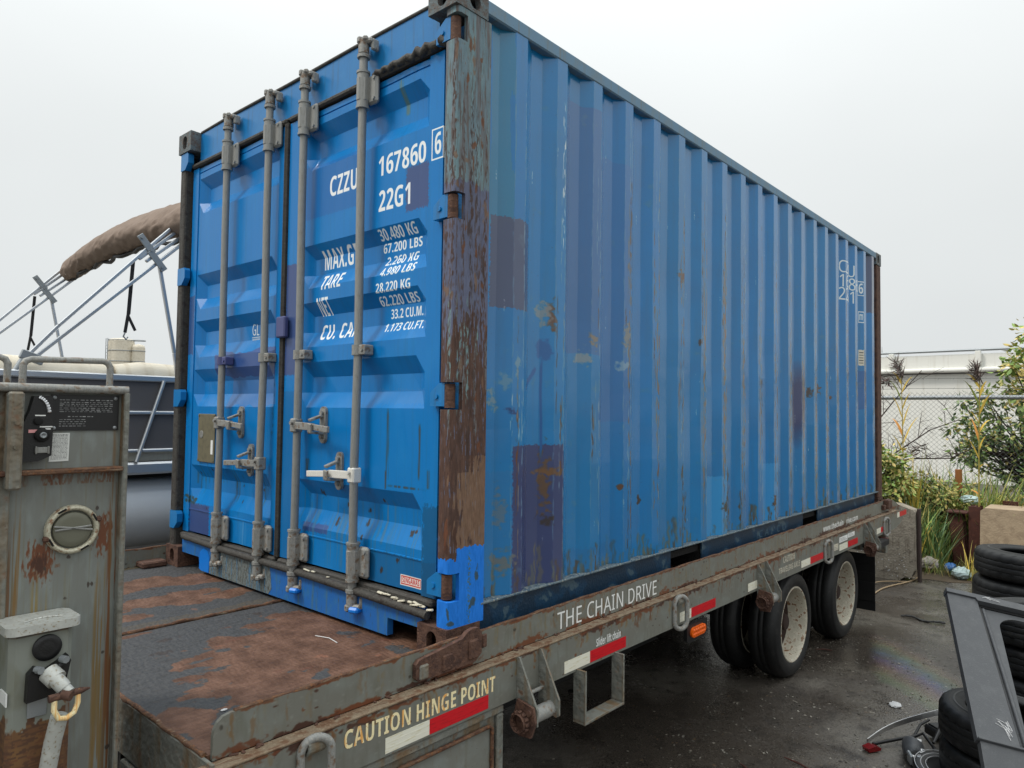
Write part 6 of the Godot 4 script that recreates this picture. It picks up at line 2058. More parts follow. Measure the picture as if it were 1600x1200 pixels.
func car_panel() -> void:
	var t := thing("car_door_frame", "dark grey car door frame with an empty window opening, leaning on old tyres", "car door", Vector3.ZERO)
	var L0 := Vector3(3.334, 0.960, 1.019)
	var L1 := Vector3(2.439, 0.425, 1.302)
	var R0 := Vector3(3.662, 0.904, 1.433)
	var e2 := (L1 - L0).normalized()
	var e1 := (R0 - L0)
	e1 = (e1 - e2 * e1.dot(e2) * 0.6).normalized()
	var n := e1.cross(e2).normalized()
	if n.y < 0:
		n = -n
	var len2 := (L1 - L0).length()
	var P := func(a: float, b: float, c := 0.0) -> Vector3: return L0 + e1 * a + e2 * b + n * c
	var dep := -n * 0.035
	var b := B.new()
	b.prism(PackedVector2Array([Vector2(0.0, 0.035), Vector2(0.17, 0.035), Vector2(0.20, len2), Vector2(0.0, len2)]), L0, e1, e2, dep)
	part("door_post", b, M.panel_grey, t)
	var tb := B.new()
	tb.prism(PackedVector2Array([Vector2(-0.004, 0.0), Vector2(1.4, 0.0), Vector2(1.4, 0.055), Vector2(0.17, 0.055), Vector2(0.16, 0.034), Vector2(-0.004, 0.034)]), L0 + n * 0.012, e1, e2, -n * 0.05)
	part("top_bar", tb, M.panel_grey, t)
	var rec := B.new()        # recess round the opening
	rec.prism(PackedVector2Array([Vector2(0.165, 0.056), Vector2(1.4, 0.056), Vector2(1.4, 0.075), Vector2(0.195, 0.075), Vector2(0.215, len2), Vector2(0.196, len2)]), L0 - n * 0.02, e1, e2, -n * 0.01)
	part("window_seal", rec, M.black, t)
	var op := []
	for k in 10:
		var th := PI + PI * 0.5 * k / 9.0
		op.append(Vector2(0.40 + cos(th) * 0.12, 0.21 + sin(th) * 0.10))
	var poly := PackedVector2Array([Vector2(0.196, 0.076), Vector2(1.4, 0.076), Vector2(1.4, 0.11)])
	for k in range(9, -1, -1):
		poly.append(op[k])
	poly.append(Vector2(0.262, len2 * 0.85)); poly.append(Vector2(0.25, len2)); poly.append(Vector2(0.216, len2))
	var inn := B.new()
	inn.prism(poly, L0 - n * 0.028, e1, e2, -n * 0.012)
	part("inner_frame", inn, M.panel_grey, t)
	var ri := B.new()
	ri.tube([P.call(0.205, 0.09, -0.022), P.call(0.222, len2 * 0.5, -0.02), P.call(0.24, len2 - 0.01, -0.02)], 0.011, 8)
	part("window_channel", ri, M.panel_grey, t)
	var lo := B.new()
	lo.prism(PackedVector2Array([Vector2(0.012, 0.008), Vector2(0.9, 0.008), Vector2(0.9, 0.5), Vector2(0.02, 0.5)]), L1, e1, (e2 + Vector3(0, -0.35, 0)).normalized(), dep)
	part("lower_panel", lo, M.panel_grey, t)
	var sm := B.new()
	sm.bar(P.call(0.0, len2 + 0.003, 0.006), P.call(0.9, len2 + 0.003, 0.006), 0.02, 0.012, n)
	part("panel_seam", sm, M.panel_grey, t)
	for e in [[0.19, 0.018, 0.10, 0.03], [0.52, 0.02, 0.09, 0.014]]:      # scraped bare and white
		for k in 7:
			var s := B.new()
			var a: float = e[0] + rf(0, e[2])
			s.bar(P.call(a, e[1] + rf(-0.008, 0.012), 0.0128), P.call(a + rf(0.02, 0.05), e[1] + rf(-0.012, 0.014), 0.0128), rf(0.003, 0.008), 0.0015, n, 0.0)
			part("scrape", s, M.scuff, t)
	for k in 12:
		var s := B.new()
		var b0 := len2 - 0.12 + rf(-0.05, 0.04)
		s.bar(P.call(0.165 + rf(-0.06, 0.01), b0, 0.0012), P.call(0.168 + rf(-0.01, 0.02), b0 + rf(0.02, 0.07), 0.0012), rf(0.003, 0.009), 0.0015, n, 0.0)
		part("scrape", s, M.scuff, t)

func crumple(called: String, label: String, category: String, at: Vector3, r: Vector3, m: Material, sd: int, rough := 0.5) -> void:
	var b := B.new()
	var fn := FastNoiseLite.new()
	fn.seed = sd; fn.frequency = 1.6; fn.noise_type = FastNoiseLite.TYPE_CELLULAR
	var nu := 18
	var nv := 10
	var P := func(i: int, j: int) -> Vector3:
		var th := TAU * (i % nu) / nu
		var ph := PI * j / nv
		var d := Vector3(sin(ph) * cos(th), cos(ph), sin(ph) * sin(th))
		return at + d * r * (1.0 + rough * (fn.get_noise_3dv(d * 1.5) + 0.3))
	for i in nu:
		for j in nv:
			var q := [P.call(i, j), P.call(i + 1, j), P.call(i + 1, j + 1), P.call(i, j + 1)]
			var o: Vector3 = (q[0] + q[2]) * 0.5 - at
			b.quad(q[0], q[1], q[2], q[3], o)
	single(called, b, m, label, category)

func yard_things() -> void:
	# concrete blocks
	var b := B.new()
	b.prism(PackedVector2Array([Vector2(-2.4, 0.03), Vector2(-0.3, 0.0), Vector2(-0.24, 0.05), Vector2(-0.16, 0.06), Vector2(-0.13, 0.14), Vector2(-0.105, 0.16), Vector2(-0.11, 0.86), Vector2(-0.14, 0.885), Vector2(-0.3, 0.94), Vector2(-2.4, 0.96)]), Vector3(8.0, 0, 0), Vector3(0, 0, 1), Vector3.UP, Vector3(0.22, 0, 0))
	for i in 30:
		var z := rf(-0.9, -0.12)
		b.box(Vector3(7.999, rf(0.03, 0.42) , z), Vector3(0.012, rf(0.008, 0.025), rf(0.01, 0.03)), 0.003)
	single("concrete_block", b, M.concrete, "weathered concrete block with a chipped lower corner, behind the trailer's tail", "concrete block", "concrete blocks by the fence")
	var pk := B.new()
	for i in 45:
		pk.box(Vector3(7.996, rf(0.06, 0.45) * rf(0.5, 1.0), rf(-0.85, -0.14)), Vector3(0.006, rf(0.004, 0.012), rf(0.005, 0.016)), 0.001)
	var bo := get_node("concrete_block")
	part("paint_specks", pk, M.scuff, bo).set_meta("kind", "stuff")
	var e := B.new()
	e.span(Vector3(8.03, 0.0, -0.10), Vector3(8.13, 0.90, -0.07), 0.004)
	single("plank", e, M.bark, "dark weathered board standing against the end of the left concrete block", "board")
	b = B.new()
	b.prism(PackedVector2Array([Vector2(0.41, 0.0), Vector2(3.2, 0.0), Vector2(3.2, 0.9), Vector2(0.47, 0.88), Vector2(0.425, 0.84)]), Vector3(9.0, 0, 0), Vector3(0, 0, 1), Vector3.UP, Vector3(0.55, 0, 0))
	single("concrete_block", b, M.concrete_warm, "tan concrete block behind the stack of tyres", "concrete block", "concrete blocks by the fence")
	# rusty steel beams on end
	b = B.new()
	b.bar(Vector3(9.45, 0.0, 0.15), Vector3(9.45, 0.74, 0.09), 0.012, 0.2, Vector3(1, 0, 0), 0.002)
	for x in [9.37, 9.53]:
		b.bar(Vector3(x, 0.0, 0.15), Vector3(x, 0.74, 0.09), 0.012, 0.15, Vector3(1, 0, 0), 0.002)
	b.box(Vector3(9.45, 0.755, 0.11), Vector3(0.3, 0.022, 0.25), 0.003)
	single("steel_beam", b, M.beam_rust, "short red brown steel beam with a flat cap plate, left of the two upright beams", "steel beam", "rusty beams between the concrete blocks")
	b = B.new()
	b.span(Vector3(9.36, 0, 0.24), Vector3(9.38, 0.85, 0.385), 0.003)
	b.span(Vector3(9.3801, 0, 0.305), Vector3(9.53, 0.85, 0.32), 0.0)
	b.span(Vector3(9.5301, 0, 0.24), Vector3(9.55, 0.85, 0.385), 0.003)
	single("steel_beam", b, M.beam_rust, "taller dark red steel beam upright against the right concrete block", "steel beam", "rusty beams between the concrete blocks")
	b = B.new()
	b.span(Vector3(9.58, 0.0, 0.60), Vector3(9.60, 0.935, 0.77), 0.003)
	b.span(Vector3(9.6001, 0.0, 0.68), Vector3(9.72, 0.935, 0.695), 0.0)
	single("steel_beam", b, M.beam_rust, "red brown steel beam showing just above the tan concrete block", "steel beam", "rusty beams between the concrete blocks")
	b = B.new()
	b.tube([Vector3(10.2, 0, 0.02), Vector3(10.2, 1.28, 0.0)], 0.045, 10)
	single("wooden_post", b, M.post_wood, "short orange brown wooden post in front of the fence", "post")
	# tyres
	for k in 2:
		tyre(["bottom tyre of the big stack in front of the tan concrete block", "top tyre of the big stack in front of the tan concrete block"][k], Vector3(7.632, 0.152 + k * 0.30, 1.04 + k * 0.02), Vector3(0.02 * k, 1, 0.03 * k), 0.51, 0.27, 0.29, "old tyres stacked in the yard")
	for k in 3:
		tyre(["lowest tyre of the stack seen through the car door's window opening", "middle tyre of the stack seen through the car door's window opening", "uppermost tyre of the stack seen through the car door's window opening"][k], Vector3(4.56 + 0.03 * (k % 2), 0.115 + k * 0.222, 1.50 - 0.02 * k), Vector3(0.02, 1, -0.02), 0.46, 0.25, 0.21, "old tyres stacked in the yard")
	for k in 2:
		tyre(["lower tyre under the near end of the car door frame", "upper tyre under the near end of the car door frame, its open side facing up"][k], Vector3(2.95 - 0.01 * k, 0.115 + k * 0.215, 1.365), Vector3(-0.02, 1, 0.05), 0.32, 0.19, 0.20, "old tyres stacked in the yard")
	car_panel()
	# scrap on the ground beside the tyres
	var j := thing("metal_trim", "long bent bright metal trim strip lying on wet asphalt beside the tyres", "trim strip", Vector3.ZERO)
	b = B.new()
	var tp := []
	for i in 12:
		var u := i / 11.0
		tp.append(Vector3(lerpf(2.93, 3.62, u), 0.045 + 0.10 * u * u, lerpf(0.66, 1.03, u) - 0.09 * sin(u * PI)))
	for i in 11:
		b.bar(tp[i], tp[i + 1], 0.035, 0.006, Vector3(0.4, 1, 0.3), 0.001)
	part("strip", b, M.chrome_dull, j)
	b = B.new()
	b.prism(PackedVector2Array([Vector2(-0.02, 0), Vector2(0.06, 0.004), Vector2(0.065, 0.018), Vector2(0.02, 0.032), Vector2(-0.025, 0.02)]), Vector3(2.90, 0.012, 0.66), Vector3(0.7, 0, 0.5).normalized(), Vector3.UP, Vector3(-0.03, 0, 0.045))
	single("tail_light", b, M.red_lens, "small broken red tail light on the wet asphalt at the end of the metal trim", "tail light")
	b = B.new()
	b.tube([Vector3(2.95, 0.03, 0.69), Vector3(3.1, 0.045, 0.80), Vector3(3.17, 0.055, 0.865), Vector3(3.25, 0.06, 0.90), Vector3(3.13, 0.04, 0.98), Vector3(3.0, 0.03, 1.02)], 0.010, 8)
	b.tube([Vector3(3.17, 0.055, 0.865), Vector3(3.33, 0.08, 0.87), Vector3(3.42, 0.09, 0.90)], 0.008, 8)
	b.tube([Vector3(3.12, 0.07, 0.98), Vector3(3.3, 0.10, 0.985), Vector3(3.36, 0.10, 0.99)], [0.008, 0.014, 0.014], 8)
	single("black_cable", b, M.black, "black cable looped over the metal trim on the asphalt", "cable")
	var mh := thing("mirror_shell", "grey plastic car mirror shell lying among scrap at the photo's lower edge", "car mirror", Vector3(2.98, 0.0, 0.90))
	b = B.new()
	b.tube([Vector3(-0.10, 0.03, 0.02), Vector3(-0.06, 0.05, 0.015), Vector3(0.0, 0.065, 0.0), Vector3(0.07, 0.055, -0.03), Vector3(0.11, 0.04, -0.05)], [0.02, 0.052, 0.06, 0.045, 0.015], 16)
	part("shell", b, M.panel_grey, mh)
	b = B.new()
	b.bar(Vector3(-0.12, 0.06, 0.05), Vector3(0.09, 0.085, 0.015), 0.014, 0.03, Vector3.UP, 0.003)
	part("bright_edge", b, M.chrome_dull, mh)
	var mt := thing("engine_part", "jumble of black and silver engine brackets on the asphalt beside the mirror shell", "car part", Vector3(2.84, 0.0, 0.97))
	for k in 7:
		b = B.new()
		b.box(Vector3(rf(-0.05, 0.12), rf(0.025, 0.08), rf(-0.05, 0.08)), Vector3(rf(0.03, 0.08), rf(0.015, 0.04), rf(0.03, 0.07)), 0.006, Basis(Vector3(rf(-1, 1), rf(0.2, 1), rf(-1, 1)).normalized(), rf(0, 3)))
		part("bracket", b, [M.chrome_dull, M.black, M.galv][k % 3], mt)
	for k in 3:
		b = B.new()
		b.lathe([Vector2(0.02, 0), Vector2(0.02, 0.012), Vector2(0.012, 0.014), Vector2(0.01, 0.01), Vector2(0, 0.01)], Vector3(rf(-0.04, 0.1), 0.075, rf(-0.04, 0.07)), Vector3(rf(-0.3, 0.3), 1, rf(-0.3, 0.3)).normalized(), 16)
		part("boss", b, M.chrome_dull, mt)
	var sp := thing("speaker_ring", "round black speaker with bright rings lying beside the tyres at the photo's lower edge", "speaker", Vector3(2.80, 0.0, 1.10))
	b = B.new()
	b.lathe([Vector2(0.16, 0.0), Vector2(0.16, 0.03), Vector2(0.15, 0.04), Vector2(0.11, 0.045), Vector2(0.09, 0.03), Vector2(0.0, 0.012)], Vector3(0, 0.04, 0), Vector3(-0.15, 1, 0.1).normalized(), 40)
	part("speaker_body", b, M.black, sp)
	for r in [0.155, 0.125, 0.10]:
		b = B.new()
		b.lathe([Vector2(r - 0.003, 0.043), Vector2(r, 0.047), Vector2(r + 0.003, 0.043)], Vector3(0, 0.04, 0), Vector3(-0.15, 1, 0.1).normalized(), 40)
		part("ring", b, M.chrome_dull, sp)
	b = B.new()
	b.box(Vector3(3.42, 0.05, 1.0), Vector3(0.24, 0.06, 0.12), 0.012, Basis(Vector3.UP, -0.7))
	b.box(Vector3(3.42, 0.083, 1.0), Vector3(0.20, 0.012, 0.085), 0.004, Basis(Vector3.UP, -0.7))
	single("plastic_box", b, M.black, "shallow black plastic box on the asphalt against the tyres", "box")
	# litter
	b = B.new()
	var rp := []
	for i in 10:
		var u := i / 9.0
		rp.append(Vector3(6.22 + 0.03 * sin(u * 7.0), 0.018 + 0.008 * sin(u * 9.0), lerpf(0.12, 0.50, u)))
	for i in 9:
		b.bar(rp[i], rp[i + 1], 0.035 + 0.012 * sin(i * 1.8), 0.014, Vector3(1, 0, 0), 0.003)
	single("rubber_strip", b, M.black, "torn black rubber strip lying flat on the open wet asphalt", "rubber strip")
	b = B.new()
	var q := []
	for i in 24:
		var u := i / 23.0
		q.append(Vector3(lerpf(6.45, 8.25, u), 0.016, lerpf(-0.42, -0.16, u) + 0.03 * sin(u * 9.0)))
	b.tube(q, 0.009, 6)
	single("rope", b, M.rope, "thin pale rope lying across the asphalt towards the left concrete block", "rope")
	b = B.new()
	q = []
	for i in 16:
		var u := i / 15.0
		q.append(Vector3(lerpf(7.05, 7.95, u), 0.014 + 0.02 * sin(u * PI), -0.36 - 0.22 * sin(u * PI * 0.9) + 0.25 * u))
	b.tube(q, 0.006, 6)
	single("rope", b, M.rope, "short loop of pale cord by the foot of the left concrete block", "rope")
	crumple("plastic_bag", "crumpled pale plastic bag in the weeds in front of the tyre stack's rusty beam", "plastic bag", Vector3(8.62, 0.08, 0.27), Vector3(0.13, 0.09, 0.12), M.bag_clear, 3, 0.7)
	crumple("plastic_bag", "small bright blue plastic bag in the weeds left of the pale bag", "plastic bag", Vector3(8.8, 0.10, 0.12), Vector3(0.10, 0.07, 0.08), M.bag_blue, 4, 0.6)
	crumple("plastic_wrap", "grey crumpled plastic wrap among the weeds right of the left concrete block", "plastic wrap", Vector3(8.8, 0.12, -0.12), Vector3(0.12, 0.09, 0.13), M.bag_grey, 5, 0.8)
	crumple("plastic_wrap", "silvery plastic wrap caught in the grass above the rusty beams", "plastic wrap", Vector3(9.75, 0.90, 0.20), Vector3(0.08, 0.07, 0.14), M.bag_clear, 8, 0.9)
	crumple("paper_scrap", "flattened white paper scrap on the oily asphalt", "paper", Vector3(3.75, 0.012, 0.63), Vector3(0.06, 0.012, 0.045), M.scuff, 6, 0.8)
	crumple("paper_scrap", "white paper scrap beside the top corner of the car door frame", "paper", Vector3(7.6, 0.02, 0.40), Vector3(0.07, 0.03, 0.08), M.scuff, 7, 0.8)

func litter() -> void:
	var xf := []
	var cl := []
	for i in 420:
		var x := rf(1.6, 5.2)
		var z := rf(-0.35, 1.25)
		xf.append(Transform3D(Basis(Vector3(rf(-0.3, 0.3), 1, rf(-0.3, 0.3)).normalized(), rf(0, TAU)).scaled_local(Vector3(rf(0.4, 1.3), 1, rf(0.4, 1.4))), Vector3(x, 0.0065, z)))
		var f := rf(0.2, 0.8)
		cl.append(Color(0.42 * f, 0.39 * f, 0.33 * f))
	var b := B.new()
	b.prism(PackedVector2Array([Vector2(-0.007, -0.004), Vector2(0.002, -0.006), Vector2(0.008, 0.0), Vector2(0.003, 0.005), Vector2(-0.005, 0.004)]), Vector3.ZERO, Vector3(1, 0, 0), Vector3(0, 0, 1), Vector3(0, 0.003, 0))
	var m := mat(Color.WHITE, 0.8)
	m.vertex_color_use_as_albedo = true
	var o := spread("gravel_chips", b.mesh(m), xf, cl, self)
	o.set_meta("label", "pale stone chips and crumbs scattered over the wet asphalt beside the trailer")
	o.set_meta("category", "gravel")
	for k in 4:
		var s := B.new()
		var p: Vector3 = [Vector3(2.16, 0.012, 0.22), Vector3(2.42, 0.012, 0.42), Vector3(1.95, 0.012, 0.08), Vector3(4.6, 0.012, -0.12)][k]
		var d := Vector3(rf(-1, 1), 0, rf(-1, 1)).normalized() * rf(0.04, 0.09)
		s.tube([p - d, p + Vector3(0, 0.006, 0), p + d + Vector3(0, 0.003, 0)], [0.004, 0.006, 0.003], 6)
		single("twig", s, M.beam_rust, ["reddish twig on the asphalt at the photo's lower edge, right of the step loop", "reddish twig on the asphalt between the step loop and the broken tail light", "short dark twig on the asphalt nearest the hanging step", "small reddish twig on the asphalt just right of the front wheel"][k], "twig")
	crumple("paper_scrap", "tiny white paper scrap lying on the rusty deck", "paper", Vector3(-0.745, 1.104, -0.20), Vector3(0.012, 0.003, 0.006), M.scuff, 9, 0.5)
	var w := B.new()
	w.tube([Vector3(-0.15, 1.103, -0.62), Vector3(-0.13, 1.104, -0.55), Vector3(-0.14, 1.103, -0.48)], 0.002, 5)
	single("wire_piece", w, M.scuff, "thin pale piece of wire on the rusty deck in front of the door sill", "wire")

func extra_materials() -> void:
	var s := 512
	var n1 := nz(s, s, 0.012, 11, 1, 1, true)
	var n2 := nz(s, s, 0.05, 12, 1, 1, true)
	var n3 := nz(s, s, 0.2, 13, 1, 1, true)
	var v1 := nz(s, s, 0.04, 14, 1, 16, true)
	var v2 := nz(s, s, 0.12, 15, 1, 8, true)
	var h1 := nz(s, s, 0.06, 16, 8, 1, true)
	var c := Cv.new(s, s, 0, 1, 0, 1, rgb(96, 132, 158))
	c.layer(n1, 110, 200, rgb(108, 128, 140), 0.8)
	c.layer(v1, 150, 220, rgb(118, 112, 102), 0.6)
	c.layer(n3, 190, 240, rgb(86, 70, 58), 0.7)
	M.rail_top = mat(Color.WHITE, 0.6, 0.0, c.tex(), 0.7)
	c = Cv.new(s, s, 0, 1, 0, 1, rgb(96, 112, 120))
	c.layer(n1, 120, 180, rgb(60, 82, 100), 0.9)
	c.layer(n2, 150, 200, rgb(180, 176, 160), 0.8)
	c.layer(n3, 180, 230, rgb(66, 46, 36), 0.7)
	M.lip = mat(Color.WHITE, 0.75, 0.0, c.tex(), 0.45)
	c = Cv.new(s, s, 0, 1, 0, 1, rgb(24, 100, 176))
	c.layer(n1, 140, 220, rgb(48, 112, 164), 0.7)
	c.layer(v1, 160, 220, rgb(80, 110, 124), 0.6)
	c.layer(v2, 185, 230, rgb(70, 64, 54), 0.8)
	c.layer(n3, 216, 240, RUSTD, 0.8)
	M.sill = mat(Color.WHITE, 0.5, 0.0, c.tex(), 0.6)
	c = Cv.new(s, s, 0, 1, 0, 1, rgb(112, 122, 122))
	c.layer(v2, 120, 170, rgb(56, 58, 54), 0.9)
	c.layer(v1, 150, 190, rgb(62, 112, 150), 0.8)
	c.layer(n2, 165, 205, rgb(78, 62, 48), 0.8)
	M.peel = mat(Color.WHITE, 0.75, 0.0, c.tex(), 0.4)
	M.flake = mat(rgb(204, 198, 178), 0.8)
	c = Cv.new(s, s, 0, 1, 0, 1, rgb(222, 221, 214))
	c.layer(n3, 150, 200, rgb(120, 112, 100), 0.8)
	M.white_tape = mat(Color.WHITE, 0.6, 0.0, c.tex(), 0.15)
	c = Cv.new(s, s, 0, 1, 0, 1, rgb(120, 114, 92))
	c.layer(n1, 120, 220, rgb(104, 100, 82), 0.8)
	c.layer(v1, 160, 230, rgb(138, 130, 106), 0.5)
	M.plate = mat(Color.WHITE, 0.5, 0.3, c.tex(), 0.3)
	c = Cv.new(s, s, 0, 1, 0, 1, rgb(186, 182, 162))
	c.layer(n2, 130, 200, rgb(150, 144, 122), 0.8)
	c.layer(n1, 176, 220, RUST, 0.7)
	M.cap_ring = mat(Color.WHITE, 0.45, 0.2, c.tex(), 0.2)
	M.olive = mat(rgb(104, 104, 90), 0.45, 0.1)
	c = Cv.new(s, s, 0, 1, 0, 1, rgb(178, 180, 174))
	c.layer(n1, 120, 210, rgb(196, 197, 190), 0.7)
	c.layer(n2, 165, 215, rgb(122, 104, 76), 0.6)
	c.layer(n3, 226, 244, RUSTD, 0.7)
	M.lid = mat(Color.WHITE, 0.45, 0.1, c.tex(), 0.3)
	# the socket box: grey above, rust flaking off below (paint lost where water stood)
	var w := 256
	c = Cv.new(w, w, 0, 1, 0, 1, rgb(128, 132, 124))
	var m1 := nz(w, w, 0.03, 101, 1, 1)
	var m2 := nz(w, w, 0.06, 102, 6, 1)
	c.layer(m1, 120, 210, rgb(112, 112, 96), 0.7)
	c = Cv.new(w, w, 0, 1, 0.6, 1.5, rgb(128, 132, 124))
	c.layer(m1, 120, 210, rgb(112, 112, 96), 0.7)
	for j in w:
		var y := 1.5 - 0.9 * j / w
		for i in w:
			var o := j * w + i
			if y < 1.285 + (m1[o] / 255.0 - 0.5) * 0.16 + (m2[o] / 255.0 - 0.5) * 0.06:
				c.put(o, [RUST, rgb(124, 86, 44), RUSTD, rgb(110, 70, 38)][int(m2[(o * 3) % m2.size()] / 64.0)].lerp(rgb(96, 62, 38), m1[o] / 255.0), 0.9)
	M.box_paint = mat(Color.WHITE, 0.65, 0.0, c.tex(), 1.0)
	M.box_paint.uv1_scale = Vector3(2.0, 1.0 / 0.9, 2.0)
	M.box_paint.uv1_offset = Vector3(0, -1.5 / 0.9, 0)
	c = Cv.new(s, s, 0, 1, 0, 1, rgb(126, 110, 90))
	c.layer(n1, 110, 200, rgb(104, 74, 52), 0.9)
	c.layer(n2, 140, 210, rgb(148, 134, 112), 0.7)
	c.layer(h1, 165, 235, rgb(88, 54, 36), 0.8)
	c.layer(n3, 190, 240, rgb(56, 38, 30), 0.7)
	M.ledge_light = mat(Color.WHITE, 0.8, 0.0, c.tex(), 0.5, bump(0.05, 21, 5.0), 0.5)
	c = Cv.new(s, s, 0, 1, 0, 1, rgb(96, 108, 112))
	c.layer(n1, 110, 200, rgb(92, 82, 76), 0.8)
	c.layer(n2, 150, 210, rgb(84, 58, 46), 0.8)
	c.layer(n3, 180, 235, rgb(52, 44, 40), 0.7)
	M.casting_top = mat(Color.WHITE, 0.8, 0.0, c.tex(), 0.35, bump(0.05, 21, 5.0), 0.5)
	M.disc = mat(rgb(52, 36, 30), 0.9, 0.0, null, 0.3, bump(0.05, 21, 5.0), 0.5)
	c = Cv.new(s, s, 0, 1, 0, 1, rgb(166, 147, 122))
	c.layer(n1, 110, 220, rgb(142, 124, 102), 0.8)
	c.layer(n2, 160, 220, rgb(180, 164, 140), 0.5)
	c.layer(n3, 205, 235, rgb(92, 82, 70), 0.7)
	M.concrete_warm = mat(Color.WHITE, 0.92, 0.0, c.tex(), 0.9, bump(0.05, 21, 5.0), 0.3)
	M.rubber_rib = mat(rgb(62, 62, 62), 0.5)
	M.bark = mat(rgb(58, 46, 42), 0.9)
	M.post_wood = mat(rgb(150, 96, 52), 0.85)
	M.reed_stem = mat(rgb(148, 134, 62), 0.7)
	M.reed_yellow = mat(rgb(206, 176, 74), 0.7)
	M.reed_orange = mat(rgb(204, 142, 66), 0.7)
	M.reed_green = mat(rgb(122, 136, 58), 0.7)
	for k in ["reed_yellow", "reed_orange", "reed_green"]:
		M[k].backlight_enabled = true
		M[k].backlight = Color(0.25, 0.2, 0.06)
	M.chrome_dull = mat(rgb(190, 190, 190), 0.28, 0.85)
	M.rope = mat(rgb(164, 142, 112), 0.9)
	M.bag_clear = mat(rgb(176, 196, 196), 0.25)
	M.bag_blue = mat(rgb(40, 92, 150), 0.3)
	M.bag_grey = mat(rgb(142, 136, 130), 0.4)

func sky_picture() -> ImageTexture:
	var w := 512
	var h := 256
	var im := Image.create(w, h, false, Image.FORMAT_RGBF)
	var fn := FastNoiseLite.new()
	fn.seed = 3; fn.frequency = 1.1; fn.fractal_octaves = 4
	for j in h:
		var el := PI * (0.5 - (j + 0.5) / h)
		for i in w:
			var az := TAU * (i + 0.5) / w
			var d := Vector3(cos(el) * sin(az), sin(el), cos(el) * cos(az))
			var s := maxf(d.y, 0.0)
			var L := SKY_LOW + (SKY_TOP - SKY_LOW) * pow(s, 2.8)
			L *= 1.0 + 0.05 * fn.get_noise_3d(d.x * 1.5, d.y * 3.0, d.z * 1.5)
			var t := Vector3(0.955, 0.995, 1.0) * L
			im.set_pixel(i, j, Color(t.x, t.y, t.z))
	return ImageTexture.create_from_image(im)

const SKY_LOW := 0.61
const SKY_TOP := 1.95

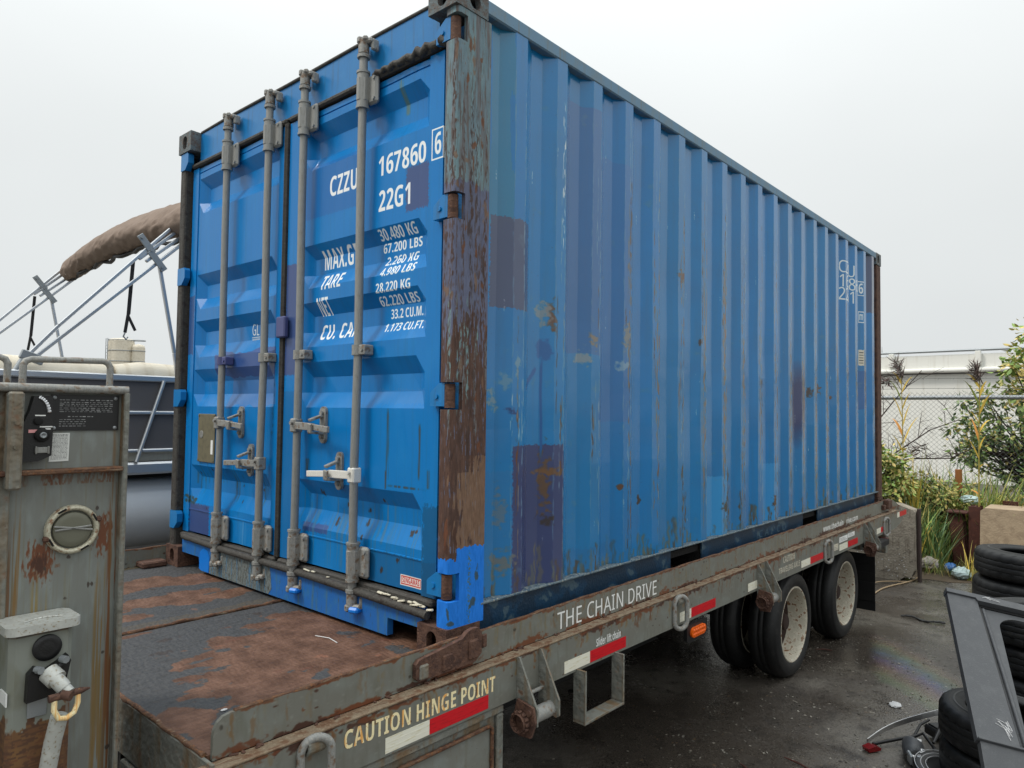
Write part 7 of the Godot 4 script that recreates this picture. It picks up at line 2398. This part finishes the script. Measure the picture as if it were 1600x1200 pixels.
func _ready() -> void:
	rng.seed = 20240
	# camera
	var cam := Camera3D.new()
	cam.name = "camera"
	cam.position = Vector3(-1.8158, 2.0318, 1.9125)
	cam.rotation_order = EULER_ORDER_YXZ
	cam.rotation = Vector3(0.0397981, -0.8472202, 0.0130293)
	cam.fov = 57.343
	cam.near = 0.05
	cam.far = 1500.0
	add_child(cam)
	cam.current = true
	# overcast sky
	var env := Environment.new()
	env.background_mode = Environment.BG_SKY
	var sky := Sky.new()
	var pm := PanoramaSkyMaterial.new()
	pm.panorama = sky_picture()
	sky.sky_material = pm
	env.sky = sky
	env.tonemap_mode = Environment.TONE_MAPPER_LINEAR
	env.tonemap_exposure = 1.3
	env.sdfgi_enabled = true; env.ssao_enabled = true; env.ssil_enabled = true
	var we := WorldEnvironment.new()
	we.name = "overcast_sky"
	we.environment = env
	add_child(we)
	var sun := DirectionalLight3D.new()
	sun.name = "veiled_sun"
	sun.light_energy = 0.42
	sun.light_color = Color(1.0, 0.97, 0.93)
	sun.light_angular_distance = 12.0
	sun.shadow_enabled = true
	add_child(sun)
	sun.look_at_from_position(Vector3.ZERO, -Vector3(-0.52, 0.76, -0.36), Vector3.UP)
	tiles()
	extra_materials()
	# ground
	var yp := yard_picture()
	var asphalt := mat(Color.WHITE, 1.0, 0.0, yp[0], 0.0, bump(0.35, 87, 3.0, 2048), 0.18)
	asphalt.roughness_texture = yp[1]
	asphalt.roughness_texture_channel = BaseMaterial3D.TEXTURE_CHANNEL_RED
	asphalt.metallic_specular = 0.5
	var g := B.new()
	var flat := func(b: B, x0: float, x1: float, z0: float, z1: float, y: float) -> void:
		b.quad(Vector3(x0, y, z0), Vector3(x1, y, z0), Vector3(x1, y, z1), Vector3(x0, y, z1), Vector3.UP, Vector2(0, 1), Vector2(1, 1), Vector2(1, 0), Vector2(0, 0))
	flat.call(g, -500, 500, -500, 500, 0.0)
	var far_ground := mat(rgb(88, 84, 78), 0.85, 0.0, null, 2.0, bump(0.14, 88, 4.0), 0.5)
	ground("ground", g, far_ground)
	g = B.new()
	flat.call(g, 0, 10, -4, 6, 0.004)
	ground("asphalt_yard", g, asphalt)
	g = B.new()       # bare earth along the fence
	var ex := []
	for i in 40:
		ex.append(8.35 + 0.12 * sin(i * 0.9) + 0.06 * sin(i * 2.3))
	for i in 39:
		var z0 := -4.0 + i * 0.2
		g.quad(Vector3(ex[i], 0.008, z0), Vector3(14, 0.02, z0), Vector3(14, 0.02, z0 + 0.2), Vector3(ex[i + 1], 0.008, z0 + 0.2), Vector3.UP)
	ground("earth_verge", g, mat(rgb(84, 72, 56), 0.95, 0.0, null, 0.8, bump(0.1, 89, 6.0), 0.8))
	building()
	silos()
	fence()
	trailer()
	container()
	cabinet()
	boat()
	yard_things()
	litter()
	# plants
	bushy("leafy dark green bush behind the fence in front of the white warehouse", "leafy_bush", Vector3(12.0, 0, 0.62), Vector3(0.8, 0.9, 1.12), 0.85, 5600, 0.085, 2)
	bushy("yellow green sapling rising at the right edge behind the fence", "sapling", Vector3(11.6, 0, 0.85), Vector3(0.5, 0.95, 0.5), 1.75, 1300, 0.10, 1, "tree")
	bushy("low bright green bush beside the container's far corner", "low_bush", Vector3(9.3, 0, -0.95), Vector3(0.4, 0.42, 0.55), 0.75, 2600, 0.07, 1)
	bushy("pale green bush low between the reeds in front of the fence", "low_bush", Vector3(9.9, 0, -0.15), Vector3(0.3, 0.4, 0.5), 0.35, 2200, 0.06, 1)
	reed("tall yellow leaved reed with a dark plume, nearest the container's far corner", Vector3(9.5, 0, -0.56), 2.62, Vector3(0, 0, -0.02), true)
	reed("tall yellow leaved reed in front of the leafy bush, right of the wooden post", Vector3(9.5, 0, 0.34), 2.55, Vector3(0, 0, 0.03), true)
	bare_shrub()
	weeds()
	var cols := [M.reed_green, M.reed_yellow, M.reed_green, M.reed_stem]
	blade_clump("arching_grass", "arching yellow green grass clump spilling over the tan concrete block", Vector3(9.75, 0.35, 0.75), 70, 1.05, 0.75, Vector3(0, 0, 0.5), cols)
	blade_clump("arching_grass", "arching pale grass clump behind the rusty beams, leaning right", Vector3(9.9, 0.45, 0.25), 46, 0.95, 0.6, Vector3(0, 0, 0.7), [M.reed_stem, M.reed_green, M.reed_yellow])
	blade_clump("small_weed", "small yellow bladed weed in front of the darker rusty beam", Vector3(8.6, 0.0, 0.36), 12, 0.42, 0.55, Vector3(0, 0.5, 0), [M.reed_yellow, M.reed_green, M.reed_stem])
	blade_clump("upright_grass", "upright bright green grass clump beside the first tall reed", Vector3(9.4, 0.5, -0.42), 36, 0.8, 0.35, Vector3(0, 1.2, 0), [M.reed_green, M.reed_yellow])
	blade_clump("stray_blades", "few long pale grass blades arching over the ground right of the left block", Vector3(8.75, 0.0, -0.25), 6, 0.9, 0.85, Vector3(0, 0.4, 0.4), [M.reed_stem, M.reed_yellow])
